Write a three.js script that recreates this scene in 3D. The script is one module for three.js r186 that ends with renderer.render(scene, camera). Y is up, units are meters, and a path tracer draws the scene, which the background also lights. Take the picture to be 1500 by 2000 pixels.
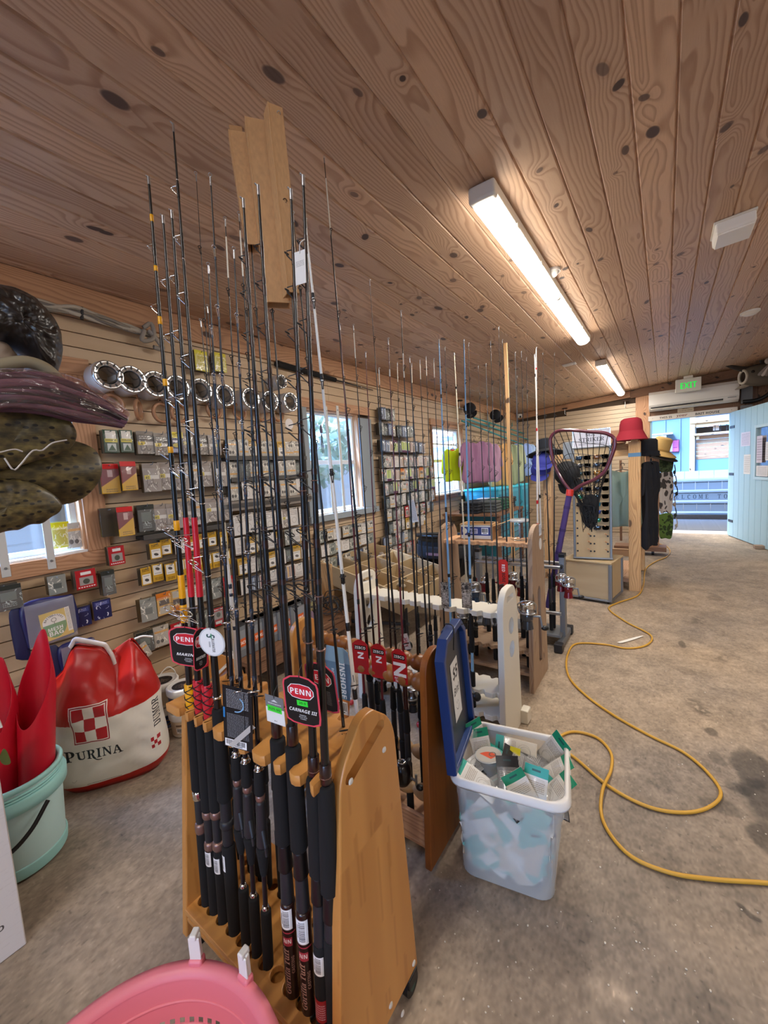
import * as THREE from 'three';
import { RoundedBoxGeometry } from 'three/addons/geometries/RoundedBoxGeometry.js';
import { mergeGeometries, toCreasedNormals } from 'three/addons/utils/BufferGeometryUtils.js';
import { MarchingCubes } from 'three/addons/objects/MarchingCubes.js';
import { Sky } from 'three/addons/objects/Sky.js';
import { RectAreaLightUniformsLib } from 'three/addons/lights/RectAreaLightUniformsLib.js';

// ---------- camera, sky, sun, exposure ----------
const FOCAL = 775, EYE = 1.3;
const scene = new THREE.Scene();
const camera = new THREE.PerspectiveCamera(2 * Math.atan(1000 / FOCAL) * 180 / Math.PI, 0.75, 0.02, 120);
camera.rotation.order = 'YXZ';
camera.rotation.set(-0.09307, 0.61949, -0.06204);
camera.position.set(0, EYE, 0);
camera.updateMatrixWorld(true);
const renderer = new THREE.WebGLRenderer({ antialias: true });
renderer.toneMapping = THREE.LinearToneMapping;
renderer.toneMappingExposure = 1.3;
renderer.shadowMap.enabled = true;
RectAreaLightUniformsLib.init();
const SUN_TRAVEL = new THREE.Vector3(0.5, -1, -0.55).normalize();
const sky = new Sky();
sky.scale.setScalar(400);
sky.material.uniforms.turbidity.value = 10;
sky.material.uniforms.rayleigh.value = 0.25;
sky.material.uniforms.mieCoefficient.value = 0.008;
sky.material.uniforms.mieDirectionalG.value = 0.75;
sky.material.uniforms.sunPosition.value.copy(SUN_TRAVEL).multiplyScalar(-100);
sky.name = 'sky'; sky.userData.kind = 'structure';
scene.add(sky);
scene.backgroundIntensity = 3.2;
const SUN_POWER = 3.6, LAMP_POWER = 32, LAMP_GLOW = 15;
const sun = new THREE.DirectionalLight(new THREE.Color(1, 0.93, 0.82), SUN_POWER);
sun.position.copy(SUN_TRAVEL).multiplyScalar(-20); sun.position.z -= 5;
sun.target.position.set(0, 0, -5);
sun.castShadow = true;
Object.assign(sun.shadow.camera, { left: -14, right: 14, top: 14, bottom: -14, near: 1, far: 60 });
sun.shadow.mapSize.set(2048, 2048);
scene.add(sun, sun.target);

// ---------- helpers ----------
const V = (x, y, z) => new THREE.Vector3(x, y, z);
let seed = 7;
function rnd(a = 0, b = 1) { seed = (seed + 0x6d2b79f5) | 0; let t = Math.imul(seed ^ (seed >>> 15), 1 | seed); t = (t + Math.imul(t ^ (t >>> 7), 61 | t)) ^ t; return a + (b - a) * (((t ^ (t >>> 14)) >>> 0) / 4294967296); }
const pick = (a) => a[Math.floor(rnd(0, a.length * 0.9999))];
const ORD = ['first', 'second', 'third', 'fourth', 'fifth', 'sixth', 'seventh', 'eighth', 'ninth', 'tenth', 'eleventh', 'twelfth', 'thirteenth', 'fourteenth'];
const clamp = THREE.MathUtils.clamp, lerp = THREE.MathUtils.lerp;
const sstep = (a, b, x) => { const t = clamp((x - a) / (b - a), 0, 1); return t * t * (3 - 2 * t); };
// a reading taken in the photograph turned into a place on a plane of the room
function rayOf(px, py) { return V((px - 750) / FOCAL, -(py - 1000) / FOCAL, -1).applyQuaternion(camera.quaternion); }
function onX(px, py, X) { const d = rayOf(px, py); return d.multiplyScalar(X / d.x).add(V(0, EYE, 0)); }
function onZ(px, py, Z) { const d = rayOf(px, py); return d.multiplyScalar(Z / d.z).add(V(0, EYE, 0)); }
function onY(px, py, Y = 0) { const d = rayOf(px, py); return d.multiplyScalar((Y - EYE) / d.y).add(V(0, EYE, 0)); }
const names = {};
function numbered(n) { const k = names[n] = (names[n] ?? -1) + 1; return k ? n + '_' + String(k).padStart(3, '0') : n; }
function clean(g) {
  g = g.index ? g.toNonIndexed() : g;
  for (const k of Object.keys(g.attributes)) if (!['position', 'normal', 'uv'].includes(k)) g.deleteAttribute(k);
  if (!g.attributes.normal) g.computeVertexNormals();
  if (!g.attributes.uv) g.setAttribute('uv', new THREE.Float32BufferAttribute(new Float32Array(g.attributes.position.count * 2), 2));
  g.morphAttributes = {};
  return g;
}
function merged(gs) { gs = [gs].flat(); return gs.length === 1 ? gs[0] : mergeGeometries(gs.map(clean)); }
function mesh(name, gs, m, parent) {
  const o = new THREE.Mesh(merged(gs), m);
  o.castShadow = o.receiveShadow = true;
  o.name = parent ? name : numbered(name);
  (parent ?? scene).add(o);
  return o;
}
function tag(o, label, category, group) { o.userData.label = label; o.userData.category = category; if (group) o.userData.group = group; return o; }
function solo(name, label, category, gs, m, group) { return tag(mesh(name, gs, m), label, category, group); }
function thing(name, label, category, p = [0, 0, 0], turn = 0, group) {
  const o = new THREE.Group(); o.name = numbered(name); scene.add(o);
  if (p.isVector3) o.position.copy(p); else o.position.set(...p);
  o.rotation.y = turn;
  return tag(o, label, category, group);
}
function struct(name, gs, m, parent) { const o = mesh(name, gs, m, parent); if (!parent) o.userData.kind = 'structure'; return o; }
function sgroup(name) { const o = new THREE.Group(); o.name = numbered(name); o.userData.kind = 'structure'; scene.add(o); return o; }
function copyOf(root, p, turn, label, group) {
  const r = root.clone(); r.name = numbered(root.name.replace(/_\d{3}$/, '')); scene.add(r);
  r.userData = { ...root.userData };
  if (p) { if (p.isVector3) r.position.copy(p); else r.position.set(...p); }
  if (turn !== undefined) r.rotation.y = turn;
  if (label) r.userData.label = label;
  if (group) r.userData.group = group;
  return r;
}
const put = (g, x = 0, y = 0, z = 0, rx = 0, ry = 0, rz = 0) => { if (rx) g.rotateX(rx); if (ry) g.rotateY(ry); if (rz) g.rotateZ(rz); return g.translate(x, y, z); };
const box = (w, h, d, x, y, z, rx, ry, rz) => put(new THREE.BoxGeometry(w, h, d), x, y, z, rx, ry, rz);
const rbox = (w, h, d, r, x, y, z, rx, ry, rz) => put(new RoundedBoxGeometry(w, h, d, 2, r), x, y, z, rx, ry, rz);
const span = (a, b, r = 0.003) => { const w = b[0] - a[0], h = b[1] - a[1], d = b[2] - a[2]; return put(new RoundedBoxGeometry(w, h, d, 1, Math.min(r, w / 2.1, h / 2.1, d / 2.1)), (a[0] + b[0]) / 2, (a[1] + b[1]) / 2, (a[2] + b[2]) / 2); };
const slab = (a, b) => box(b[0] - a[0], b[1] - a[1], b[2] - a[2], (a[0] + b[0]) / 2, (a[1] + b[1]) / 2, (a[2] + b[2]) / 2);
const cyl = (r1, r2, h, x, y, z, rx, ry, rz, n = 16, open = false) => put(new THREE.CylinderGeometry(r1, r2, h, n, 1, open), x, y, z, rx, ry, rz);
const ball = (r, x, y, z, sx = 1, sy = 1, sz = 1, n = 14) => put(new THREE.SphereGeometry(r, n, Math.ceil(n * 0.7)).scale(sx, sy, sz), x, y, z);
const torus = (R, r, x, y, z, rx, ry, rz, n = 24, m = 8, arc = Math.PI * 2) => put(new THREE.TorusGeometry(R, r, m, n, arc), x, y, z, rx, ry, rz);
const lathe = (pts, n = 24) => new THREE.LatheGeometry(pts.map((p) => new THREE.Vector2(p[0], p[1])), n);
const tube = (pts, r, n = 24, m = 6, closed = false) => new THREE.TubeGeometry(new THREE.CatmullRomCurve3(pts.map((p) => (p.isVector3 ? p : V(...p))), closed), n, r, m, closed);
function bar(a, b, r1, r2 = r1, n = 8) {
  a = a.isVector3 ? a : V(...a); b = b.isVector3 ? b : V(...b);
  const d = b.clone().sub(a), g = new THREE.CylinderGeometry(r2, r1, d.length(), n);
  g.applyQuaternion(new THREE.Quaternion().setFromUnitVectors(V(0, 1, 0), d.clone().normalize()));
  return g.translate(...a.clone().add(b).multiplyScalar(0.5).toArray());
}
function shapeOf(pts, holes = []) { const s = new THREE.Shape(pts.map((p) => new THREE.Vector2(p[0], p[1]))); for (const h of holes) s.holes.push(h.isPath || h.curves ? h : new THREE.Path(h.map((p) => new THREE.Vector2(p[0], p[1])))); return s; }
const extrude = (s, depth, bevel = 0, seg = 12) => new THREE.ExtrudeGeometry(s, { depth, bevelEnabled: bevel > 0, bevelThickness: bevel, bevelSize: bevel, bevelSegments: 2, curveSegments: seg });
// surfaces: uv in metres by the face's main direction; the grain runs along axis g (0 x, 1 y, 2 z)
function grain(geo, g = 1, ou = 0, ov = 0) {
  geo = clean(geo); const p = geo.attributes.position, n = geo.attributes.normal, uv = geo.attributes.uv;
  for (let i = 0; i < p.count; i++) {
    const P = [p.getX(i), p.getY(i), p.getZ(i)], N = [Math.abs(n.getX(i)), Math.abs(n.getY(i)), Math.abs(n.getZ(i))];
    const a = N[0] >= N[1] && N[0] >= N[2] ? 0 : N[1] >= N[2] ? 1 : 2, rest = [0, 1, 2].filter((k) => k !== a);
    const ug = a === g ? rest[0] : g, vg = a === g ? rest[1] : rest.find((k) => k !== g);
    uv.setXY(i, (P[ug] + ou) / 3.072, (P[vg] + ov) / 3.072);
  }
  return geo;
}
const wood = (geo, g = 1) => grain(geo, g, rnd(0, 9), rnd(0, 9));
const col = (c) => new THREE.Color(c);
const std = (c, roughness = 0.7, metalness = 0, extra = {}) => new THREE.MeshStandardMaterial({ color: col(c), roughness, metalness, ...extra });
const phys = (c, roughness, extra) => new THREE.MeshPhysicalMaterial({ color: col(c), roughness, ...extra });
// noise
const PERM = (() => { const a = []; for (let i = 0; i < 512; i++) a.push(rnd()); return a; })();
const hash2 = (x, y) => PERM[((x * 73 + y * 151 + ((x * y) & 63)) % 512 + 512) % 512];
function vnoise(x, y) { const xi = Math.floor(x), yi = Math.floor(y), fx = x - xi, fy = y - yi, u = fx * fx * (3 - 2 * fx), v = fy * fy * (3 - 2 * fy); const a = hash2(xi, yi), b = hash2(xi + 1, yi), c = hash2(xi, yi + 1), d = hash2(xi + 1, yi + 1); return a + (b - a) * u + (c - a) * v + (a - b - c + d) * u * v; }
function fbm(x, y, n = 4) { let s = 0, a = 0.5; for (let i = 0; i < n; i++, a *= 0.5, x = x * 2.03 + 17.3, y = y * 2.03 + 5.1) s += a * vnoise(x, y); return s; }
function dataTex(w, h, f, srgb = true) {
  const d = new Uint8Array(w * h * 4);
  for (let y = 0, o = 0; y < h; y++) for (let x = 0; x < w; x++, o += 4) { const c = f(x, y); d[o] = c[0]; d[o + 1] = c[1]; d[o + 2] = c[2]; d[o + 3] = 255; }
  const t = new THREE.DataTexture(d, w, h); t.magFilter = THREE.LinearFilter; t.minFilter = THREE.LinearMipmapLinearFilter; t.generateMipmaps = true;
  t.wrapS = t.wrapT = THREE.RepeatWrapping; if (srgb) t.colorSpace = THREE.SRGBColorSpace; t.needsUpdate = true; return t;
}
function canvasTex(w, h, draw) {
  const c = document.createElement('canvas'); c.width = w; c.height = h; const g = c.getContext('2d'); draw(g, w, h);
  const t = new THREE.CanvasTexture(c); t.colorSpace = THREE.SRGBColorSpace; t.anisotropy = 4; return t;
}
const print = (w, h, draw, rough = 0.5, extra = {}) => new THREE.MeshStandardMaterial({ map: canvasTex(w, h, draw), roughness: rough, ...extra });
function text(g, s, x, y, size, color, font = 'bold', fam = 'sans-serif', align = 'center', maxw) { g.fillStyle = color; g.font = `${font} ${size}px ${fam}`; g.textAlign = align; g.textBaseline = 'middle'; g.fillText(s, x, y, maxw); }
function scribble(g, x, y, w, rows, dy, color, lw = 1) { g.fillStyle = color; for (let i = 0; i < rows; i++) { let cx = x; while (cx < x + w) { const l = rnd(3, 12) * lw; g.fillRect(cx, y + i * dy, Math.min(l, x + w - cx), Math.max(1, dy * 0.45)); cx += l + 2 * lw; } } }
function barcode(g, x, y, w, h) { g.fillStyle = '#fff'; g.fillRect(x, y, w, h); g.fillStyle = '#111'; let cx = x + w * 0.06; while (cx < x + w * 0.92) { const l = rnd(0.008, 0.03) * w; g.fillRect(cx, y + h * 0.1, l, h * 0.62); cx += l + rnd(0.01, 0.03) * w; } g.fillRect(x + w * 0.2, y + h * 0.8, w * 0.6, h * 0.08); }
// a flat card with its print filling the face: x to the right, y up, front towards +z
function card(w, h, t = 0.0006, curve = 0) {
  const g = new THREE.BoxGeometry(w, h, t, 6, 6, 1), p = g.attributes.position;
  for (let i = 0; i < p.count; i++) { const u = p.getX(i) / w * 2, v = p.getY(i) / h * 2; p.setZ(i, p.getZ(i) + curve * ((1 - u * u) * 0.6 + (1 - v * v) * 0.4)); }
  g.computeVertexNormals(); return g;
}
// ---------- textures of the place ----------
const PLANK_LANES = 24;
function pineTexture(W, H, lanes, light, dark, knotCol, contrast) {
  const L = [], K = [], lh = H / lanes;
  for (let i = 0; i < lanes; i++) {
    L.push({ c: rnd(-0.5, 1.5), f: rnd(4, 9), t: rnd(-0.0035, 0.0035), s: rnd(-30, 30), tone: rnd(-1, 1), flat: rnd() < 0.45 });
    const n = 2 + Math.floor(rnd(0, 4));
    for (let k = 0; k < n; k++) K.push({ lane: i, x: rnd(0.04, 0.96) * W, y: rnd(0.15, 0.85), r: rnd(5, 15) * W / 2048, e: rnd(0.9, 2.2), a: rnd(-0.5, 0.5), d: rnd(0.5, 1) });
  }
  const byLane = L.map((_, i) => K.filter((k) => k.lane === i));
  return dataTex(W, H, (x, y) => {
    const i = Math.min(lanes - 1, Math.floor(y / lh)), q = L[i], ly = y / lh - i, px = x * 2048 / W;
    const edge = Math.min(1, Math.min(x, W - x) / (W * 0.02));
    const warp = (vnoise(px * 0.004 + i * 31, ly * 2.2 + i * 7) - 0.5) * 0.55 + (vnoise(px * 0.015 + i * 13, ly * 5 + i * 3) - 0.5) * 0.1;
    const off = ly - q.c + warp;
    const xx = q.flat ? Math.abs(px - 1024 - q.s * 8) : px;
    let r = Math.sqrt(off * off + (q.flat ? 0.03 : 0.001)) * q.f + (q.flat ? xx * 0.0042 : xx * q.t * 0.3) + q.s;
    let kd = 0, ring = 0;
    for (const k of byLane[i]) {
      const dx = (x - k.x) / k.e, dy = (ly - k.y) * lh, ax = dx + dy * k.a, d2 = (ax * ax + dy * dy) / (k.r * k.r);
      if (d2 < 60) { r += 2.2 * Math.exp(-d2 / 9); kd = Math.max(kd, k.d * (1 - sstep(0.6, 1.25, d2))); ring = Math.max(ring, 0.45 * Math.exp(-Math.abs(d2 - 1.6) * 1.4)); }
    }
    const f = r - Math.floor(r), late = sstep(0.35, 0.88, f) * (1 - sstep(0.9, 1, f));
    const fib = (vnoise(px * 0.05, y * 0.9) - 0.5) * 0.12 + (vnoise(px * 0.3, y * 1.7) - 0.5) * 0.06;
    const m = clamp(late * contrast + fib + q.tone * 0.1 + ring * 0.5, -0.3, 1) * edge + (1 - edge) * 0.2;
    return [0, 1, 2].map((c) => clamp(lerp(lerp(light[c], dark[c], m), knotCol[c], kd), 0, 255));
  });
}
const pineMap = pineTexture(2048, 2048, PLANK_LANES, [214, 184, 156], [162, 126, 100], [76, 60, 56], 0.56);
const oakMap = dataTex(512, 512, (x, y) => {
  const g = vnoise(y * 0.25 + 40, x * 0.012) * 0.5 + vnoise(y * 0.09, x * 0.006 + 9) * 0.5, pore = vnoise(y * 0.9, x * 0.05) > 0.78 ? 0.35 : 0, m = clamp(g * 0.8 + pore, 0, 1);
  return [lerp(218, 178, m), lerp(166, 124, m), lerp(100, 66, m)];
});
const slatMap = dataTex(512, 256, (x, y) => { const m = fbm(x * 0.012, y * 0.22, 3); return [lerp(222, 198, m), lerp(206, 178, m), lerp(184, 152, m)]; });
// poured concrete with its own staining and one soft shadow painted in: x runs along the room's x from -2.5 to 1.7, y along z from 0.4 to -8.4
const FX0 = -2.5, FX1 = 1.7, FZ0 = 0.4, FZ1 = -8.4;
const stainsAndShade = [];
const stainOrShade = (px, py, rx, rz, dark, edge = 0.35) => { const p = onY(px, py); stainsAndShade.push([p.x, p.z, rx, rz, dark, edge]); };
stainOrShade(1470, 1500, 0.075, 0.16, 0.34); stainOrShade(1500, 1570, 0.1, 0.13, 0.36); stainOrShade(1495, 1640, 0.06, 0.09, 0.3); stainOrShade(1402, 1572, 0.06, 0.045, 0.2); stainOrShade(1445, 1545, 0.05, 0.05, 0.22);
stainOrShade(1355, 1378, 0.06, 0.1, 0.26, 0.9); stainOrShade(1368, 1392, 0.045, 0.05, 0.25, 0.9); stainOrShade(1388, 1430, 0.028, 0.035, 0.3); stainOrShade(1424, 1392, 0.04, 0.06, 0.16, 0.9);
stainOrShade(1360, 1212, 0.06, 0.14, 0.22, 0.9); stainOrShade(1410, 1285, 0.07, 0.12, 0.18, 0.9); stainOrShade(1335, 1260, 0.03, 0.06, 0.3); stainOrShade(1400, 1480, 0.035, 0.05, 0.2); stainOrShade(1282, 1535, 0.045, 0.02, 0.2, 0.9); stainOrShade(1460, 1780, 0.03, 0.014, 0.3); stainOrShade(1400, 1168, 0.07, 0.12, 0.15);
stainOrShade(1185, 1935, 0.06, 0.055, -0.16, 0.8); stainOrShade(840, 1765, 0.05, 0.09, 0.1); stainOrShade(1340, 1310, 0.06, 0.06, 0.12);  // the faint dark one beside the bin is a painted soft shadow
const floorMap = dataTex(2048, 2048, (px, py) => {
  const x = lerp(FX0, FX1, px / 2048), z = lerp(FZ0, FZ1, py / 2048);
  const wobx = (fbm(x * 9, z * 9, 3) - 0.44) * 0.1, wobz = (fbm(x * 9 + 50, z * 9 + 20, 3) - 0.44) * 0.1;
  const big = fbm(x * 1.3 + 4, z * 1.3 + 9, 4) - 0.46, mid = fbm(x * 11, z * 11, 4) - 0.46, fine = vnoise(x * 160, z * 110) - 0.5, fine2 = vnoise(x * 60 + 9, z * 60) - 0.5, pit = vnoise(x * 90 + 31, z * 90 + 7);
  let v = 1 + big * 0.34 + mid * 0.32 + fine * 0.17 + fine2 * 0.15 - (pit > 0.9 ? 0.22 * (pit - 0.9) * 10 : 0) + (pit < 0.05 ? 0.14 : 0);
  for (const s of stainsAndShade) { const dx = (x + wobx - s[0]) / s[2], dz = (z + wobz - s[1]) / s[3], d = Math.sqrt(dx * dx + dz * dz); if (d < 1.5) { let k = 1 - sstep(1 - s[5], 1.1, d); if (s[5] > 0.8) k *= sstep(0.35, 0.6, fbm(x * 45, z * 45, 3) + 0.1); v *= 1 - s[4] * k; } }
  const warm = big * 26;
  return [clamp(146 * v + warm * 0.6, 0, 255), clamp(130 * v + warm * 0.2, 0, 255), clamp(112 * v - warm * 0.4, 0, 255)];
});
floorMap.wrapS = floorMap.wrapT = THREE.MirroredRepeatWrapping;
const gritMap = dataTex(512, 512, (x, y) => { const v = 110 + (fbm(x * 0.06, y * 0.06, 4) - 0.46) * 190 + (vnoise(x * 0.6, y * 0.6) - 0.5) * 60; return [clamp(v, 0, 255), clamp(v, 0, 255), clamp(v, 0, 255)]; }, false);
gritMap.channel = 1;
const M = {
  pine: new THREE.MeshStandardMaterial({ map: pineMap, roughness: 0.5, color: col('#f2ece8') }),
  pine2: new THREE.MeshStandardMaterial({ map: pineMap, roughness: 0.5, color: col('#e6dedA') }),
  pine3: new THREE.MeshStandardMaterial({ map: pineMap, roughness: 0.5, color: col('#fbf2ea') }),
  trim: new THREE.MeshStandardMaterial({ map: pineMap, roughness: 0.55, color: col('#e6ccb4') }),
  darktrim: new THREE.MeshStandardMaterial({ map: pineMap, roughness: 0.6, color: col('#a48d7c') }),
  post: new THREE.MeshStandardMaterial({ map: pineMap, roughness: 0.6, color: col('#fff0c8') }),
  pale: new THREE.MeshStandardMaterial({ map: pineMap, roughness: 0.6, color: col('#ffe9cf') }),
  ply: new THREE.MeshStandardMaterial({ map: slatMap, roughness: 0.6, color: col('#dcd2b8') }),
  grey: new THREE.MeshStandardMaterial({ map: pineMap, roughness: 0.8, color: col('#b8b4b0') }),
  oak: new THREE.MeshStandardMaterial({ map: oakMap, roughness: 0.35, color: col('#fff2dc') }),
  oakedge: new THREE.MeshStandardMaterial({ map: oakMap, roughness: 0.45, color: col('#f0c896') }),
  slat: new THREE.MeshStandardMaterial({ map: slatMap, roughness: 0.5, color: col('#f0e2d0') }),
  slatpale: new THREE.MeshStandardMaterial({ map: slatMap, roughness: 0.5, color: col('#f0e8de') }),
  groove: std('#4a3a2c', 0.9), plaster: std('#7d6a58', 0.9),
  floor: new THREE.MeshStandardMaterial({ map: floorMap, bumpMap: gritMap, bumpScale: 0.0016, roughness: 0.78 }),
  white: std('#e9e6e0', 0.5), offwhite: std('#d8d2c6', 0.6), lamp: std('#e6e2d6', 0.45), paintgrey: std('#8f979c', 0.6), sash: std('#d9dde0', 0.5),
  steel: std('#b9bcc0', 0.28, 1), chrome: std('#e4e6e8', 0.1, 1), dull: std('#8c9094', 0.5, 0.8), black: std('#0d0d0f', 0.4), foam: std('#100f10', 0.9), gloss: phys('#08080a', 0.3, { clearcoat: 0.35, clearcoatRoughness: 0.12 }), graphite: std('#26272b', 0.45), copper: std('#9a7a70', 0.35, 0.7),
  glass: new THREE.MeshPhysicalMaterial({ color: 0xffffff, roughness: 0.02, transmission: 1, thickness: 0, ior: 1.45 }),
  film: new THREE.MeshPhysicalMaterial({ color: 0xffffff, roughness: 0.12, transmission: 0.9, thickness: 0, ior: 1.4 }),
};
// ---------- the room ----------
const WX = -2.457, EZ = -8.24, RX = 2.6, BZ = 3.2;
const ceilY = (x) => 2.353 + 0.0665 * (x - WX), CA = Math.atan(0.0665);
{ // floor: one slab with uv laid in metres
  const g = new THREE.BoxGeometry(RX - WX + 0.5, 0.12, BZ - EZ + 0.12, 1, 1, 1).translate((RX + WX) / 2, -0.06, (BZ + EZ - 0.12) / 2);
  const p = g.attributes.position, uv = g.attributes.uv, uv1 = new Float32Array(p.count * 2);
  for (let i = 0; i < p.count; i++) { uv.setXY(i, (p.getX(i) - FX0) / (FX1 - FX0), (p.getZ(i) - FZ0) / (FZ1 - FZ0)); uv1[2 * i] = p.getX(i) / 0.9; uv1[2 * i + 1] = p.getZ(i) / 0.9; }
  g.setAttribute('uv1', new THREE.Float32BufferAttribute(uv1, 2));
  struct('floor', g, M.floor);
}
{ // ceiling: tongue and groove boards, each one a piece
  const c = sgroup('ceiling'), bw = 0.128, prof = shapeOf([[-bw / 2, 0.02], [-bw / 2, 0.0065], [-bw / 2 + 0.0055, 0], [bw / 2 - 0.0055, 0], [bw / 2, 0.0065], [bw / 2, 0.02]]);
  let k = 0;
  for (let s = -3; s < 41; s++) {
    const x0 = -0.227 - 2.304 + s * bw + bw / 2 ; if (x0 < WX - 0.1 || x0 > RX + 0.1) continue;
    const len = BZ - EZ + 0.1, g = clean(extrude(prof, len));
    const p = g.attributes.position, uv = g.attributes.uv, lane = (k * 7 + 3) % PLANK_LANES, off = rnd(0, 3);
    for (let i = 0; i < p.count; i++) uv.setXY(i, (p.getZ(i) + off) / 3.072, (lane + clamp(p.getX(i) / bw + 0.5, 0.02, 0.98)) / PLANK_LANES);
    g.rotateZ(CA); g.translate(x0, ceilY(x0), EZ - 0.05);
    struct('board', g, [M.pine, M.pine2, M.pine, M.pine3][k % 4], c); k++;
  }
  struct('roof_deck', box(RX - WX + 0.6, 0.1, BZ - EZ + 0.6, (RX + WX) / 2, ceilY((RX + WX) / 2) + 0.08, (BZ + EZ) / 2, 0, 0, CA), M.plaster, c);
  struct('shade_roof', extrude(shapeOf([[WX - 0.5, 2.55], [RX + 0.5, 2.9], [RX + 0.3, 3.2], [0.4, 4.5], [WX - 0.5, 2.7]]), BZ - EZ + 0.5).translate(0, 0, EZ - 0.25), M.plaster, c);  // unseen tall gable added so its shadow covers the steps outside
}
const W1 = { z0: -0.767, z1: -0.02, y0: 1.0, y1: 1.915 }, W2 = { z0: -3.1, z1: -2.4, y0: 0.985, y1: 1.905 }, W3 = { z0: -5.52, z1: -4.6, y0: 0.985, y1: 1.9 };
const WINS = [W1, W2, W3];
const SLAT = 0.0735, SLAT0 = 2.115;
{ // left wall: a backing with three openings and slats between dark grooves
  const wl = sgroup('wall_left'), T = 0.14, x0 = WX - T, x1 = WX - 0.016, gs = [];
  gs.push(slab([x0, 0, EZ - 0.1], [x1, 0.985, BZ]), slab([x0, 1.915, EZ - 0.1], [x1, 2.4, BZ]));
  const cuts = [BZ, W1.z1, W1.z0, W2.z1, W2.z0, W3.z1, W3.z0, EZ - 0.1];
  for (let i = 0; i < cuts.length; i += 2) gs.push(slab([x0, 0.985, cuts[i + 1]], [x1, 1.915, cuts[i]]));
  struct('backing', gs, M.groove, wl);
  let row = 0;
  for (let yt = SLAT0 + 2 * SLAT; yt > 0.05; yt -= SLAT, row++) {
    const yb = yt - SLAT + 0.0055;
    let zs = [[0.6, W1.z1 + 0.1], [W1.z0 - 0.1, W2.z1 + 0.06], [W2.z0 - 0.19, W3.z1 + 0.03], [W3.z0 - 0.03, EZ]];
    if (yt < 0.96 || yb > 1.95) zs = [[0.6, W2.z1 - 0.3], [W2.z1 - 0.3, -5.1], [-5.1, EZ]];
    for (const [za, zb] of zs) struct('slat', wood(slab([WX - 0.016, Math.max(yb, 0.01), zb + 0.0008], [WX, Math.min(yt, 2.23), za - 0.0008]), 2), M.slat, wl);
  }
  struct('panel', slab([WX - 0.016, 0, 0.6], [WX, 2.4, BZ]), M.plaster, wl);
  struct('trim_1', wood(span([WX - 0.01, 2.215, EZ], [WX + 0.022, 2.352, 1.5], 0.004), 2), M.trim);
}
{ // end wall: slats, wood column, doorway, panelled right part
  const we = sgroup('wall_end'), z1 = EZ - 0.016, z0 = EZ - 0.16;
  struct('backing', [slab([WX - 0.1, 0, z0], [-0.21, 2.7, z1]), slab([-0.21, 1.95, z0], [0.84, 2.75, z1]), slab([0.84, 0, z0], [RX + 0.1, 2.9, z1])], M.groove, we);
  for (let yt = SLAT0 + SLAT * 3; yt > 0.05; yt -= SLAT) { const y1 = yt; if (y1 - SLAT > 2.4) continue;
    const xs = y1 > 2.2 ? WX + (y1 - 2.2) / 0.0665 : WX; if (xs > -0.5) continue;
    struct('slat', wood(slab([xs, Math.max(0.01, yt - SLAT + 0.0055), z1], [-0.42, y1, EZ]), 0), M.slatpale, we); }
  struct('column', wood(span([-0.42, 0, z1], [-0.215, 2.47, EZ + 0.02]), 1), M.trim, we);
  for (let i = 0; i < 13; i++) struct('plank', wood(span([0.85 + i * 0.14, 0, z1], [0.85 + i * 0.14 + 0.137, 2.68, EZ - 0.001]), 1), M.darktrim, we);
  struct('header', wood(span([-0.215, 1.95, z1], [0.85, 2.52, EZ]), 0), M.darktrim, we);
  struct('jamb', wood(span([-0.215, 0, z0 - 0.02], [-0.19, 1.95, EZ + 0.012]), 1), std('#9cc0cf', 0.6), we);
  struct('jamb', wood(span([0.825, 0, z0 - 0.02], [0.85, 1.95, EZ + 0.012]), 1), std('#9cc0cf', 0.6), we);
  struct('jamb', wood(span([-0.215, 1.93, z0 - 0.02], [0.85, 1.955, EZ + 0.012]), 0), std('#9cc0cf', 0.6), we);
  const L = (RX - WX);
  struct('trim_2', wood(put(new RoundedBoxGeometry(1.96, 0.11, 0.03, 1, 0.003), 0, 0, 0, 0, 0, CA), 0).translate(WX + 0.98, ceilY(WX + 0.98) - 0.062, EZ + 0.012), M.trim);
  struct('trim_3', wood(put(new RoundedBoxGeometry(3.1, 0.13, 0.05, 1, 0.003), 0, 0, 0, 0, 0, CA), 0).translate(1.05, ceilY(1.05) - 0.07, EZ + 0.024), M.darktrim);
}
struct('wall_right', [slab([RX, 0, EZ - 0.1], [RX + 0.14, 2.9, BZ])], M.plaster);
{ const wr = sgroup('wall_rear'); struct('panel', [slab([WX - 0.14, 0, BZ], [-0.6, 2.9, BZ + 0.14]), slab([1.6, 0, BZ], [RX + 0.14, 2.9, BZ + 0.14]), slab([-0.6, 2.1, BZ], [1.6, 2.9, BZ + 0.14])], M.plaster, wr); }
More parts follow.
